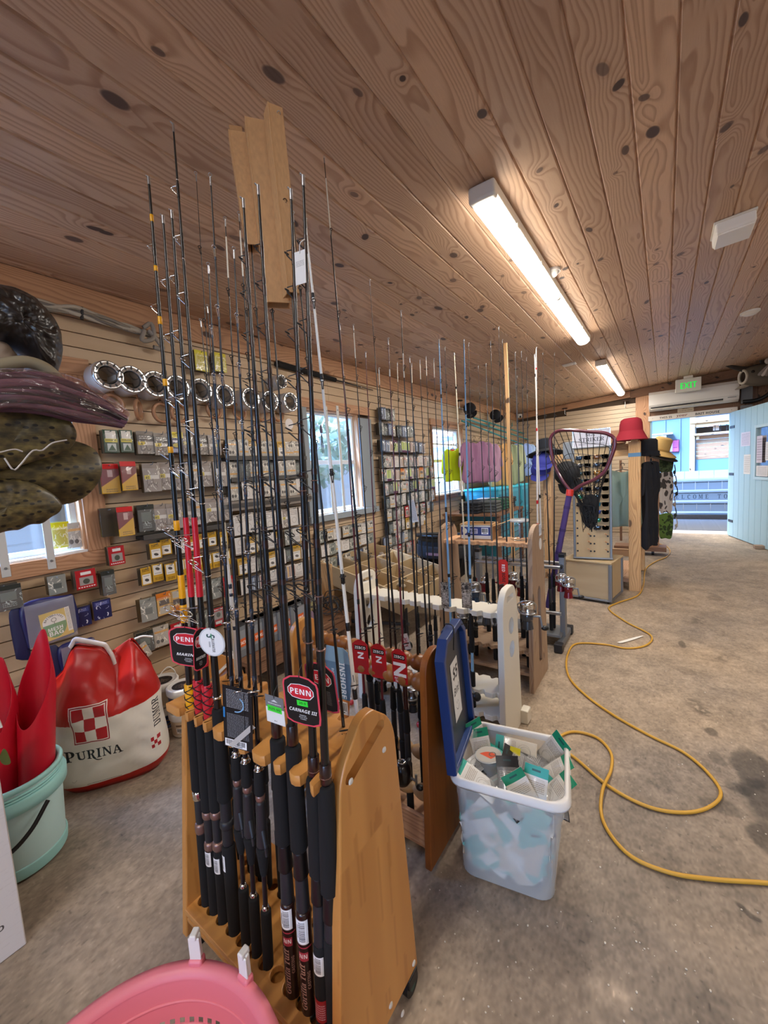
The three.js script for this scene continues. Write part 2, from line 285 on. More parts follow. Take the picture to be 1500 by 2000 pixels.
// windows: casing, sash with a meeting rail, panes
function windowOf(name, w, mats, opt = {}) {
  const o = sgroup(name), x0 = WX - 0.13, ym = (w.y0 + w.y1) / 2, { z0, z1, y0, y1 } = w;
  struct('reveal', [span([x0, y0, z0 - 0.002], [WX, y1, z0 + 0.012]), span([x0, y0, z1 - 0.012], [WX, y1, z1 + 0.002])].map((g) => wood(g, 1)), M.pale, o);
  struct('sill', wood(span([x0, y0 - 0.002, z0], [WX + 0.01, y0 + 0.012, z1]), 2), M.white, o);
  struct('head', wood(span([x0, y1 - 0.012, z0], [WX, y1 + 0.002, z1]), 2), M.pale, o);
  const xs = WX - 0.075, t = 0.038;
  const rail = (y, z) => struct('sash_rail', span([xs - 0.02, y - t / 2, z0 + 0.002], [xs + 0.02, y + t / 2, z1 - 0.002]), M.sash, o);
  rail(y0 + t / 2); rail(ym); rail(y1 - t / 2);
  for (const z of [z0 + t / 2 + 0.002, z1 - t / 2 - 0.002]) struct('sash_stile', span([xs - 0.018, y0, z - t / 2], [xs + 0.018, y1, z + t / 2]), M.sash, o);
  struct('pane', slab([xs - 0.002, y0 + t, z0 + t], [xs + 0.002, ym - t / 2, z1 - t]), M.glass, o);
  struct('pane', slab([xs - 0.012, ym + t / 2, z0 + t], [xs - 0.008, y1 - t, z1 - t]), M.glass, o);
  if (opt.muntin) for (const y of [lerp(y0, ym, 0.5), lerp(ym, y1, 0.5)]) struct('muntin', span([xs - 0.01, y - 0.01, z0 + t], [xs + 0.01, y + 0.01, z1 - t]), M.sash, o);
  for (const [a, b, m, g] of mats) struct('casing', wood(span(a, b, 0.003), g), m, o);
  return o;
}
const cx0 = WX - 0.004, cx1 = WX + 0.02;
windowOf('window_1', W1, [
  [[cx0, 1.0, W1.z0 - 0.1], [cx1, 1.9, W1.z0], M.trim, 1], [[cx0, 1.9, W1.z0 - 0.105], [cx1 + 0.004, 1.985, W1.z1 + 0.1], M.trim, 2],
  [[cx0, 0.925, W1.z0 - 0.105], [cx1 + 0.004, 1.0, W1.z1 + 0.1], M.trim, 2], [[cx0, 1.0, W1.z1], [cx1, 1.9, W1.z1 + 0.1], M.trim, 1]]);
windowOf('window_2', W2, [
  [[cx0, 0.985, W2.z0 - 0.19], [cx1, 1.87, W2.z0], M.paintgrey, 1], [[cx0, 1.9, W2.z0 - 0.17], [cx1 + 0.004, 1.98, W2.z1 + 0.06], M.trim, 2],
  [[cx0, 0.93, W2.z0 - 0.2], [cx1 + 0.03, 0.985, W2.z1 + 0.07], M.paintgrey, 2], [[cx0, 0.985, W2.z1], [cx1, 1.9, W2.z1 + 0.05], M.paintgrey, 1]]);
windowOf('window_3', W3, [
  [[cx0, 0.985, W3.z0 - 0.03], [cx1, 1.9, W3.z0], M.trim, 1], [[cx0, 1.9, W3.z0 - 0.03], [cx1 + 0.004, 1.98, W3.z1 + 0.05], M.trim, 2],
  [[cx0, 0.92, W3.z0 - 0.03], [cx1 + 0.03, 0.985, W3.z1 + 0.05], M.darktrim, 2], [[cx0, 0.985, W3.z1], [cx1, 1.9, W3.z1 + 0.03], M.darktrim, 1]], { muntin: true });
// flat security bars screwed over windows
function securityBar(z, y0, y1, label) {
  const b = thing('security_bar', label, 'bar', [WX + 0.022, y0, z]);
  mesh('strap', [span([0, 0, -0.016], [0.006, y1 - y0, 0.016], 0.002)], std('#cfcfcb', 0.5, 0.2), b);
  for (const y of [0.04, y1 - y0 - 0.04]) mesh('screw', cyl(0.006, 0.006, 0.004, 0.008, y, 0, 0, 0, Math.PI / 2, 10), M.dull, b);
}
securityBar(onX(92, 1060, WX).z, 0.945, 1.97, 'white flat metal bar screwed over the window behind the fish mount, nearer the yellow bag');
securityBar(onX(5, 1090, WX).z, 0.945, 1.97, 'white flat metal bar over the window behind the fish mount, cut by the photo edge');
securityBar(onX(662, 900, WX).z, 0.95, 1.95, 'white flat metal bar over the middle window of the slat wall');
securityBar(onX(640, 900, WX).z, 0.95, 1.93, 'thin pale metal bar over the middle window beside the hanging squid lure');
// ---------- ceiling lamps ----------
function lampTube(z0, z1, x, label, glowing = LAMP_GLOW) {
  const t = thing('ceiling_lamp', label, 'ceiling light', [x, ceilY(x), (z0 + z1) / 2], 0, 'long fluorescent fixtures along the ceiling'), L = z1 - z0;
  mesh('housing', [put(new RoundedBoxGeometry(0.105, 0.05, L, 2, 0.008), 0, -0.026, 0)], M.lamp, t);
  for (const s of [-1, 1]) mesh('end_cap', put(new RoundedBoxGeometry(0.115, 0.066, 0.045, 2, 0.012), 0, -0.04, s * (L / 2 + 0.012)), M.lamp, t);
  const s = new THREE.Shape(); s.moveTo(-0.05, 0); s.lineTo(-0.05, -0.018); s.quadraticCurveTo(-0.045, -0.045, 0, -0.047); s.quadraticCurveTo(0.045, -0.045, 0.05, -0.018); s.lineTo(0.05, 0);
  const glow = new THREE.MeshStandardMaterial({ color: 0xffffff, roughness: 0.5, emissive: col('#fff7ea'), emissiveIntensity: glowing });
  for (const [a, b] of [[-L / 2 + 0.01, -0.014], [0.014, L / 2 - 0.01]]) mesh('diffuser', extrude(s, b - a).translate(0, -0.05, a), glow, t);
  mesh('joint', put(new RoundedBoxGeometry(0.1, 0.045, 0.03, 2, 0.01), 0, -0.068, 0), std('#f3ead6', 0.4), t);
  for (const k of [-0.35, -0.15, 0.2, 0.38]) mesh('clip', box(0.004, 0.02, 0.03, 0.053, -0.05, k * L), M.lamp, t);
  const r = new THREE.RectAreaLight(col('#fff9f2'), LAMP_POWER, 0.1, L); r.position.set(0, -0.105, 0); r.rotation.x = -Math.PI / 2; t.add(r);
  return t;
}
lampTube(-4.2, -1.73, -0.622, 'long lit fluorescent fixture on the plank ceiling, the larger one near the rods');
lampTube(-7.95, -5.38, -0.615, 'lit fluorescent fixture far down the plank ceiling towards the exit sign');
lampTube(0.4, 2.8, -0.62, 'added fill lamp on the ceiling behind the viewer, out of view', 4);  // unseen lamp, added as fill from behind the camera
lampTube(-4.2, -1.73, 1.75, 'added fill lamp in an assumed second ceiling row, out of view');  // assumed lamp out of view, added to brighten the room from the side
lampTube(0.4, 2.8, 1.75, 'added fill lamp in an assumed second ceiling row behind the viewer', 4);  // another unseen added lamp, continuing the assumed second row
// ---------- rods ----------
const shiftTo = (gs, root) => [gs].flat().map((g) => g.translate(-root.position.x, -root.position.y, -root.position.z));
const wm = (name, gs, m, root, parent) => mesh(name, shiftTo(gs, root), m, parent ?? root);   // geometry given in room coordinates
const MAT = {
  blank: M.gloss, navy: phys('#0a0f1a', 0.28, { clearcoat: 0.35 }), maroon: phys('#5c1420', 0.28, { clearcoat: 0.5 }), darkred: phys('#2e0d12', 0.25, { clearcoat: 0.5 }), white: phys('#e4e1da', 0.3, { clearcoat: 0.3 }), cream: phys('#d6cdb4', 0.35, { clearcoat: 0.2 }),
  blue: phys('#7fb0d8', 0.3, { clearcoat: 0.3 }), red: phys('#c81a2c', 0.3, { clearcoat: 0.4 }), yellow: phys('#f0a90f', 0.35, { clearcoat: 0.3 }), tipwhite: std('#e9e0cc', 0.4), silver: M.chrome, copper: M.copper, teal: phys('#1c6f9a', 0.3, { clearcoat: 0.3 }), brown: phys('#2b1512', 0.3, { clearcoat: 0.4 }), grey: phys('#5a5e62', 0.35, {}), cork: std('#c79b6c', 0.85), burl: std('#b69a76', 0.7),
  foam: M.foam, graphite: M.graphite, black: M.black, steelblue: phys('#243247', 0.25, { clearcoat: 0.5 }),
};
const RODS = [];
function rod(o) {
  const T = onZ(o.tip[0], o.tip[1], o.z), L = onZ(o.low[0], o.low[1], o.z), u = T.clone().sub(L).normalize();
  const P0 = L.clone().addScaledVector(u, ((o.yb ?? 0.12) - L.y) / u.y), len = T.distanceTo(P0);
  const S = (v) => { if (Math.abs(v) < 5) return v; const f = (v - o.tip[1]) / (o.low[1] - o.tip[1]); return onZ(lerp(o.tip[0], o.low[0], f), v, o.z).sub(P0).dot(u); };
  const t = thing(o.name ?? 'fishing_rod', o.label, 'fishing rod', P0, 0, o.group);
  t.quaternion.setFromUnitVectors(V(0, 1, 0), u);
  const r0 = o.r ?? 0.0055, r1 = o.rt ?? 0.0011, g0 = S(o.top ?? 0.4), m = MAT[o.m ?? 'blank'];
  const rad = (s) => lerp(r0, r1, clamp((s - g0) / (len - g0), 0, 1) ** 0.8);
  const ctl = []; for (let i = 0; i <= 6; i++) { const s = lerp(0.02, len, i / 6); ctl.push([rad(s), s]); }
  mesh('blank', lathe(ctl, 10), m, t);
  for (const [nm, a, b, ra, rb, mm] of o.grips ?? []) {
    let A = S(a), B = S(b); if (A > B) [A, B] = [B, A];
    const e = Math.min(0.006, (B - A) / 3), R2 = rb ?? ra;
    mesh(nm, lathe([[0.0005, A], [ra * 0.82, A], [ra, A + e], [lerp(ra, R2, 0.5), (A + B) / 2], [R2, B - e], [R2 * 0.8, B], [0.0005, B]], 14), MAT[mm ?? 'foam'], t);
  }
  for (const [a, b, mm, k] of o.bands ?? []) { let A = S(a), B = S(b); if (A > B) [A, B] = [B, A]; const ra = rad(A) * (k ?? 1.12) + 0.0002, rb = rad(B) * (k ?? 1.12) + 0.0002; mesh('wrap', lathe([[0.0004, A], [ra, A + 0.0006], [rb, B - 0.0006], [0.0004, B]], 10), MAT[mm], t); }
  // guides
  const gd = V(...(o.face ?? [-0.8, 0, 0.6])).applyQuaternion(t.quaternion.clone().invert()).setY(0).normalize(), ang = Math.atan2(gd.x, gd.z);
  const n = o.guides ?? 6, gs0 = S(o.g0 ?? (g0 + 0.28)), gm = o.gm === 'chrome' ? M.chrome : M.black, list = [];
  for (let i = 0; i < n; i++) list.push(lerp(gs0, len - 0.06, 1 - (1 - i / Math.max(1, n)) ** 1.35));
  list.forEach((s, i) => {
    const k = 1 - i / Math.max(1, n), R = lerp(0.0035, o.R ?? 0.011, k * k), h = R + rad(s) + lerp(0.004, o.h ?? 0.012, k), q = lerp(0.008, 0.024, k);
    const gg = [torus(R, Math.max(0.0009, R * 0.13), 0, s + 0.002, h, 0, 0, 0, 14, 5).rotateX(0), bar([R * 0.5, s + 0.002 - R * 0.8, h], [0.001, s - q, rad(s)], 0.001, 0.001, 5), bar([-R * 0.5, s + 0.002 - R * 0.8, h], [-0.001, s - q, rad(s)], 0.001, 0.001, 5), bar([0, s + 0.002 + R, h], [0, s + q * 0.7, rad(s)], 0.0009, 0.0009, 5)];
    gg[0] = torus(R, Math.max(0.0009, R * 0.13), 0, 0, 0, Math.PI / 2 - 0.5, 0, 0, 14, 5).translate(0, s + 0.002, h);
    mesh('guide', gg.map((g) => g.rotateY(ang)), gm, t);
    if (o.wraps) { const ra = rad(s) + 0.0006; mesh('wrap', [cyl(ra, ra * 1.05, 0.016, 0, s - q * 0.8, 0, 0, 0, 0, 10), cyl(ra, ra, 0.01, 0, s + q * 0.6, 0, 0, 0, 0, 10)], MAT[o.wraps], t); }
  });
  mesh('tip_guide', [torus(0.003, 0.0008, 0, len + 0.003, 0.003, 0.9, 0, 0, 12, 5).rotateY(ang), cyl(r1 + 0.0007, r1 + 0.0009, 0.016, 0, len - 0.006, 0, 0, 0, 0, 8)], M.steel, t);
  RODS.push({ t, P0, u, len, S, o, z: o.z });
  t.userData.rodAt = undefined; delete t.userData.rodAt;
  return RODS[RODS.length - 1];
}
const alongRod = (R, s) => R.P0.clone().addScaledVector(R.u, s);
const G1 = 'fishing rods in the oak rack', G2 = 'fishing rods in the turned-knob rack', G3 = 'fishing rods in the white rack', G4 = 'fishing rods in the tall wooden rack', G5 = 'fishing rods in the metal rack';
const zF = -0.495, zB = -0.628;
// front row of the oak rack
const r1 = rod({ label: 'black rod with yellow bands and a yellow cross-wrapped grip, in the oak rack', group: G1, z: zF, tip: [290, 347], low: [405, 1765], top: 1335, m: 'blank', r: 0.0088, rt: 0.0026, guides: 6, g0: 1190, R: 0.013, h: 0.016, gm: 'chrome', wraps: 'blank', face: [-0.9, 0, 0.5],
  bands: [[1398, 1335, 'yellow', 1.5], [1215, 1180, 'yellow'], [1168, 1122, 'yellow'], [1036, 1016, 'yellow'], [885, 872, 'yellow'], [755, 740, 'yellow'], [634, 618, 'yellow', 1.2], [530, 519, 'yellow', 1.25], [433, 419, 'yellow', 1.3]],
  grips: [['butt_grip', 0, 1622, 0.0145, 0.0135], ['lower_hood', 1624, 1604, 0.0155, 0.0155, 'copper'], ['reel_seat', 1606, 1556, 0.012, 0.012, 'graphite'], ['upper_hood', 1560, 1540, 0.015, 0.0155, 'silver'], ['fore_grip', 1542, 1402, 0.016, 0.0135]] });
const redRod = (label, tip, low, y) => rod({ label, group: G1, z: zF, tip, low, top: y - 70, r: 0.0085, rt: 0.0024, guides: 6, g0: 1200, R: 0.013, h: 0.016, gm: 'chrome', wraps: 'blank', face: [-0.85, 0, 0.55],
  bands: [[y + 6, y - 75, 'red', 1.5], [1300, 1225, 'red'], [1165, 1010, 'red']],
  grips: [['butt_grip', 0, 1655, 0.0145, 0.0135], ['lower_hood', 1657, 1640, 0.0152, 0.0152, 'copper'], ['reel_seat', 1642, 1592, 0.0118, 0.0118, 'graphite'], ['upper_hood', 1596, 1580, 0.0148, 0.0148, 'copper'], ['fore_grip', 1582, y, 0.0155, 0.013]] });
const r2 = redRod('black rod with a long red section, next to the yellow-banded rod', [318, 423], [421, 1785], 1402);
const r3 = redRod('black rod with a long red section, right beside the oval white tag', [335, 413], [438, 1800], 1412);
const r4 = rod({ label: 'tallest black rod with thin silver rings and a bulky black grip in the oak rack', group: G1, z: zF, tip: [338, 243], low: [460, 1830], top: 1360, r: 0.009, rt: 0.0016, guides: 7, g0: 1100, R: 0.011, h: 0.013, gm: 'chrome', wraps: 'blank', face: [-0.8, 0, 0.6], bands: [[1364, 1358, 'silver'], [1202, 1199, 'silver'], [1126, 1123, 'silver'], [1052, 1049, 'silver'], [985, 982, 'silver'], [930, 928, 'silver'], [878, 876, 'silver'], [665, 663, 'silver'], [507, 504, 'silver'], [353, 350, 'silver']],
  grips: [['butt_grip', 0, 1648, 0.0155, 0.0165], ['seat_body', 1648, 1560, 0.0135, 0.0135, 'graphite'], ['lower_hood', 1615, 1598, 0.0165, 0.0165, 'graphite'], ['fore_grip', 1562, 1382, 0.018, 0.0145]] });
function splitRod(label, tip, low, ys, butt) {
  const [fg, seat, tr, end, ring] = ys;
  const R = rod({ label, group: G1, z: zF, tip, low, top: fg - 4, m: 'navy', r: 0.0058, rt: 0.0012, guides: 7, g0: 1335, R: 0.012, h: 0.018, gm: 'chrome', wraps: 'steelblue', face: [0.75, 0, 0.65], bands: [[fg, fg - 8, 'silver', 1.5]],
    grips: [['butt_grip', 0, ring + 8, 0.0125, 0.0125], ['ring', ring + 9, ring, 0.009, 0.008, 'silver'], ['rear_grip', end, tr, 0.008, 0.0155], ['reel_seat', tr, seat + 14, 0.0135, 0.011, 'graphite'], ['hood', seat + 15, seat, 0.0105, 0.0105, 'copper'], ['fore_grip', seat + 2, fg, 0.0125, 0.0115], ['fore_ring', fg + 2, fg - 3, 0.0118, 0.008, 'silver']] });
  const s = R.S(tr) + 0.018;
  mesh('trigger', [bar([0, s + 0.03, 0.008], [0, s, 0.026], 0.006, 0.004, 8), bar([0, s, 0.026], [0, s - 0.018, 0.03], 0.004, 0.003, 8)].map((g) => g.rotateY(1.2)), M.graphite, R.t);
  return R;
}
const rA = splitRod('slim navy split-grip rod hung with a dark folded brochure', [407, 520], [482, 1850], [1474, 1518, 1616, 1666, 1724]);
const rB = splitRod('slim navy split-grip rod, middle of the three in the oak rack', [411, 347], [503, 1875], [1486, 1532, 1632, 1687, 1742]);
const rC = splitRod('slim navy split-grip rod next to the empty hole of the oak rack', [457, 490], [525, 1900], [1501, 1548, 1652, 1708, 1767]);
function bigRod(label, tip, low, ys, extra) {
  const [fg, seat0, seat1] = ys;
  return rod({ label, group: G1, z: zF, tip, low, top: fg - 6, m: extra.m ?? 'blank', r: 0.0088, rt: 0.002, guides: 8, g0: extra.g0 ?? 1150, R: 0.011, h: 0.014, wraps: extra.wraps ?? 'brown', face: [-0.85, 0, 0.5],
    bands: [[fg - 4, fg - 40, 'brown', 1.35], ...(extra.bands ?? [])],
    grips: [['butt_cap', 0, 0.02, 0.0175, 0.0175, 'black'], ['butt_grip', 0.02, seat1, 0.0165, 0.0165, extra.butt], ['reel_seat', seat1 + 2, seat0 + 50, 0.015, 0.0135, 'graphite'], ['hood', seat0 + 55, seat0, 0.0165, 0.0145, 'black'], ['fore_grip', seat0 + 2, fg, 0.0185, 0.0165]] });
}
const rD = bigRod('thick black rod with a lettered brown butt, hung with the grey price tag', [475, 390], [575, 1960], [1440, 1642, 1756], { butt: 'brown' });
const rE = bigRod('thick script-lettered black rod just behind the green-stickered hang tag', [504, 364], [606, 1992], [1455, 1655, 1772], { butt: 'brown' });
const rF = bigRod('gold-ringed black rod with a red sticker low on its butt', [568, 372], [634, 2022], [1515, 1704, 1838], { bands: [[1500, 1503, 'copper', 1.4], [1255, 1252, 'copper', 1.3], [1160, 1157, 'copper', 1.3], [960, 957, 'copper', 1.3]] });
const rG = bigRod('black rod with gold rings standing against the thick end panel of the oak rack', [592, 345], [656, 2050], [1531, 1740, 1830], { bands: [[1516, 1513, 'copper', 1.4], [1270, 1266, 'copper', 1.3], [1165, 1162, 'copper', 1.3], [940, 937, 'copper', 1.3]] });
function crossWrap(R, y0, y1, r) { const a = R.S(y1), b = R.S(y0), [s0, s1] = a < b ? [a, b] : [b, a], gs = []; for (const d of [1, -1]) for (const o of [0, Math.PI]) { const p = []; for (let i = 0; i <= 40; i++) { const f = i / 40, t = d * f * Math.PI * 4.2 + o; p.push([Math.cos(t) * r, lerp(s0, s1, f), Math.sin(t) * r]); } gs.push(tube(p, 0.0013, 80, 4)); } mesh('cross_wrap', gs, M.black, R.t); }
crossWrap(r1, 1398, 1337, 0.0137); crossWrap(r2, 1400, 1328, 0.0133); crossWrap(r3, 1410, 1338, 0.0133);
// back row of the oak rack
const back = (label, tip, low, e = {}) => rod({ label, group: G1, z: zB, tip, low, top: 0.34, r: 0.005, rt: 0.001, guides: 6, R: 0.01, h: 0.014, face: [0.7, 0, 0.7], grips: [['butt_grip', 0, 0.22, 0.0125, 0.0125], ['reel_seat', 0.23, 0.34, 0.011, 0.0105, 'graphite'], ['fore_grip', 0.34, 0.43, 0.0125, 0.01]], ...e });
const b1 = back('white lower-shafted rod with blue wraps in the back row of the oak rack', [392, 628], [470, 1330], { bands: [[1340, 915, 'white', 1.25], [1150, 1140, 'steelblue', 1.3], [1165, 1158, 'steelblue', 1.3], [1230, 1222, 'steelblue', 1.3]], m: 'navy', r: 0.0062 });
back('white two-piece rod shaft leaning close beside the white blue-wrapped rod', [405, 600], [462, 1320], { bands: [[1325, 1020, 'cream', 1.2]], m: 'navy' });
back('black rod with a long white tip, left of the first cardboard sleeve', [440, 430], [487, 1334], { bands: [[543, 462, 'tipwhite', 1.3]] });
const b3 = back('thin black rod with a white tip close to the first cardboard sleeve', [467, 420], [525, 1320], { bands: [[540, 450, 'tipwhite', 1.3]] });
const b4 = back('black rod whose tip is inside the shortest cardboard sleeve', [476, 300], [560, 1330]);
const b5 = back('black rod whose tip is inside the middle cardboard sleeve', [508, 300], [587, 1300]);
const b6 = back('thin-tipped rod rising above the tallest cardboard sleeve', [545, 226], [622, 1300], { r: 0.0045, rt: 0.0006 });
back('black rod leaning behind the gold-ringed pair in the oak rack', [572, 420], [670, 1410]);
const b8 = back('long white rod with black wraps leaning at the near end of the oak rack', [596, 432], [700, 1420], { m: 'white', r: 0.0062, rt: 0.0022, bands: [[1365, 1345, 'black', 1.15], [1232, 1215, 'black', 1.15], [1140, 1120, 'black', 1.15], [930, 915, 'black', 1.2], [742, 730, 'black', 1.2], [582, 572, 'black', 1.3]], top: 0.2 });
back('thin dark rod with a fine tip, farthest left of the back row', [383, 342], [446, 1330], { r: 0.0035, rt: 0.0006 });
back('thin dark rod with tiny guides rising beside the yellow packets', [478, 470], [509, 1320], { r: 0.004, rt: 0.0008 });
// ---------- racks ----------
{ // oak rack
  const t = thing('rod_rack', 'oak veneer rod rack on casters with rounded end panels, full of rods', 'rack', [-0.795, 0, -0.595]);
  const panel = (x) => {
    const s = new THREE.Shape(); s.moveTo(0.45, 0.06); s.lineTo(0.515, 0.68); s.quadraticCurveTo(0.522, 0.725, 0.55, 0.752); s.lineTo(0.58, 0.785); s.quadraticCurveTo(0.60, 0.803, 0.632, 0.795); s.lineTo(0.672, 0.762); s.quadraticCurveTo(0.698, 0.735, 0.702, 0.69); s.lineTo(0.738, 0.06); s.closePath();
    const h = new THREE.Path(), a = [0.546, 0.704], b = [0.652, 0.752], d = [(b[0] - a[0]), (b[1] - a[1])], L = Math.hypot(...d), nx = -d[1] / L * 0.0135, ny = d[0] / L * 0.0135;
    h.moveTo(a[0] + nx, a[1] + ny); h.lineTo(b[0] + nx, b[1] + ny); h.quadraticCurveTo(b[0] + d[0] / L * 0.018 + nx, b[1] + ny, b[0] + d[0] / L * 0.016, b[1]); h.quadraticCurveTo(b[0] + d[0] / L * 0.016, b[1] - 0.012, b[0] - nx, b[1] - ny); h.lineTo(a[0] - nx, a[1] - ny); h.quadraticCurveTo(a[0] - 0.018, a[1] - ny, a[0] - 0.016, a[1]); h.quadraticCurveTo(a[0] - 0.014, a[1] + 0.01, a[0] + nx, a[1] + ny);
    s.holes.push(h);
    return grain(extrude(s, 0.017, 0.0035).rotateY(Math.PI / 2), 1, x, 0).translate(x, 0, 0);
  };
  wm('end_panel', panel(-0.5315), M.oak, t); wm('end_panel', panel(-1.1), M.oak, t);
  for (const [px, py] of [[685, 1526], [750, 1464], [808, 1881], [763, 1963], [786, 1979]]) { const p = onX(px, py, -0.511); wm('screw_cap', lathe([[0, 0.0032], [0.005, 0.0026], [0.0068, 0.0008], [0.0068, 0]], 16).rotateZ(-Math.PI / 2).translate(p.x, p.y, p.z), M.offwhite, t); }
  const x0 = -1.079, x1 = -0.535;
  const edge = (list, zc, zo, dir, r) => { const pts = []; list.sort((a, b) => a - b); pts.push([x0, zo]); for (const x of list) { pts.push([x - r * 1.9, zo]); pts.push([x - r * 1.3, zo - dir * 0.004]); for (let k = 0; k <= 8; k++) { const a = Math.PI * k / 8; pts.push([x - r * Math.cos(a), zc - dir * r * Math.sin(a) * 1.05]); } pts.push([x + r * 1.3, zo - dir * 0.004]); pts.push([x + r * 1.9, zo]); } pts.push([x1, zo]); return pts.filter((p) => p[0] >= x0 && p[0] <= x1); };
  const xsAt = (y, z) => RODS.filter((R) => R.z === z && R.o.group === G1).map((R) => R.P0.x + R.u.x * (y - R.P0.y) / R.u.y).filter((x) => x > x0 + 0.03 && x < x1 - 0.02);
  const nf = xsAt(0.725, zF).reduce((a, x) => (a.some((q) => Math.abs(q - x) < 0.026) ? a : [...a, x]), []), nb = []; for (let i = 0; i < 11; i++) nb.push(x0 + 0.03 + i * 0.047);
  const f = edge(nf, zF, -0.468, 1, 0.0125).map(([x, z]) => [x, -z]), bk = edge(nb, -0.652, -0.672, -1, 0.012).map(([x, z]) => [x, -z]);
  const top = extrude(shapeOf([...f, ...bk.reverse()]), 0.018, 0.003, 4).rotateX(-Math.PI / 2).translate(0, 0.712, 0);
  wm('notched_shelf', grain(toCreasedNormals(clean(top), 0.6), 0), M.oak, t);
  const holes = []; for (let i = 0; i < 12; i++) for (const z of [0.495, 0.628]) { const h = new THREE.Path(); h.absarc(-1.058 + i * 0.0445, z, 0.019, 0, Math.PI * 2, true); holes.push(h); }
  const low = shapeOf([[x0, 0.452], [x1, 0.452], [x1, 0.712], [x0, 0.712]]); low.holes.push(...holes);
  wm('bottom_shelf', grain(extrude(low, 0.014, 0.002, 8).rotateX(-Math.PI / 2).translate(0, 0.124, 0), 0), M.oak, t);
  wm('bottom_board', grain(span([x0, 0.1, -0.712], [x1, 0.112, -0.452]), 0), M.oak, t);
  for (const [x, z] of [[-1.085, -0.49], [-1.085, -0.71], [-0.523, -0.49], [-0.523, -0.715]]) { const c = wm('caster', [cyl(0.026, 0.026, 0.022, x, 0.027, z, 0, 0, Math.PI / 2, 18), span([x - 0.016, 0.03, z - 0.02], [x + 0.016, 0.06, z + 0.02], 0.004)], M.black, t); wm('hub', cyl(0.012, 0.012, 0.026, x, 0.027, z, 0, 0, Math.PI / 2, 12), std('#2d4a40', 0.5), t, c); }
}
{ // rack with turned wooden knob rails
  const t = thing('rod_rack', 'wooden rod rack with rails of turned knobs behind the oak rack', 'rack', [-0.92, 0, -1.12]);
    const panel = (x, arch) => { const s = new THREE.Shape(); s.moveTo(1.0, 0.02); s.lineTo(1.03, 0.66); s.quadraticCurveTo(1.035, 0.72, 1.1, 0.725); s.quadraticCurveTo(1.165, 0.72, 1.19, 0.64); s.lineTo(1.24, 0.02); s.closePath(); if (arch) { const h = new THREE.Path(); h.absellipse(1.105, 0.655, 0.028, 0.04, 0, Math.PI * 2, true); s.holes.push(h); } return grain(extrude(s, 0.018, 0.003).rotateY(Math.PI / 2).translate(x, 0, 0), 1); };
  const brown = new THREE.MeshStandardMaterial({ map: oakMap, roughness: 0.45, color: col('#b89268') }); wm('end_panel', panel(-0.632, false), brown, t); wm('end_panel', panel(-1.245, true), M.oak, t);
  const turned = (x0, x1, y, z, r, pitch) => { const pts = []; const n = Math.round((x1 - x0) / pitch); for (let i = 0; i <= n * 8; i++) { const q = i / 8, k = q - Math.floor(q); pts.push([r * (0.5 + 0.5 * Math.sin(Math.PI * Math.min(1, Math.max(0, k))) ** 0.75), (q / n) * (x1 - x0)]); } return grain(lathe(pts, 16).rotateZ(-Math.PI / 2), 0).translate(x0, y, z); };
  const knob = std('#c08a58', 0.35); knob.map = slatMap;
  for (const [y, z, r, p] of [[0.61, -1.075, 0.03, 0.062], [0.625, -1.165, 0.03, 0.062]]) wm('knob_rail', turned(-1.225, -0.632, y, z, r, p), knob, t);
  for (const [y, z] of [[0.215, -1.07], [0.26, -1.185]]) wm('lower_rail', turned(-1.225, -0.632, y, z, 0.026, 0.07), std('#b08a5e', 0.5), t);
  wm('base_board', wood(span([-1.227, 0.06, -1.2], [-0.632, 0.075, -1.02]), 0), M.trim, t);
  wm('front_board', wood(span([-1.227, 0.075, -1.035], [-0.632, 0.17, -1.02]), 0), M.trim, t);
}
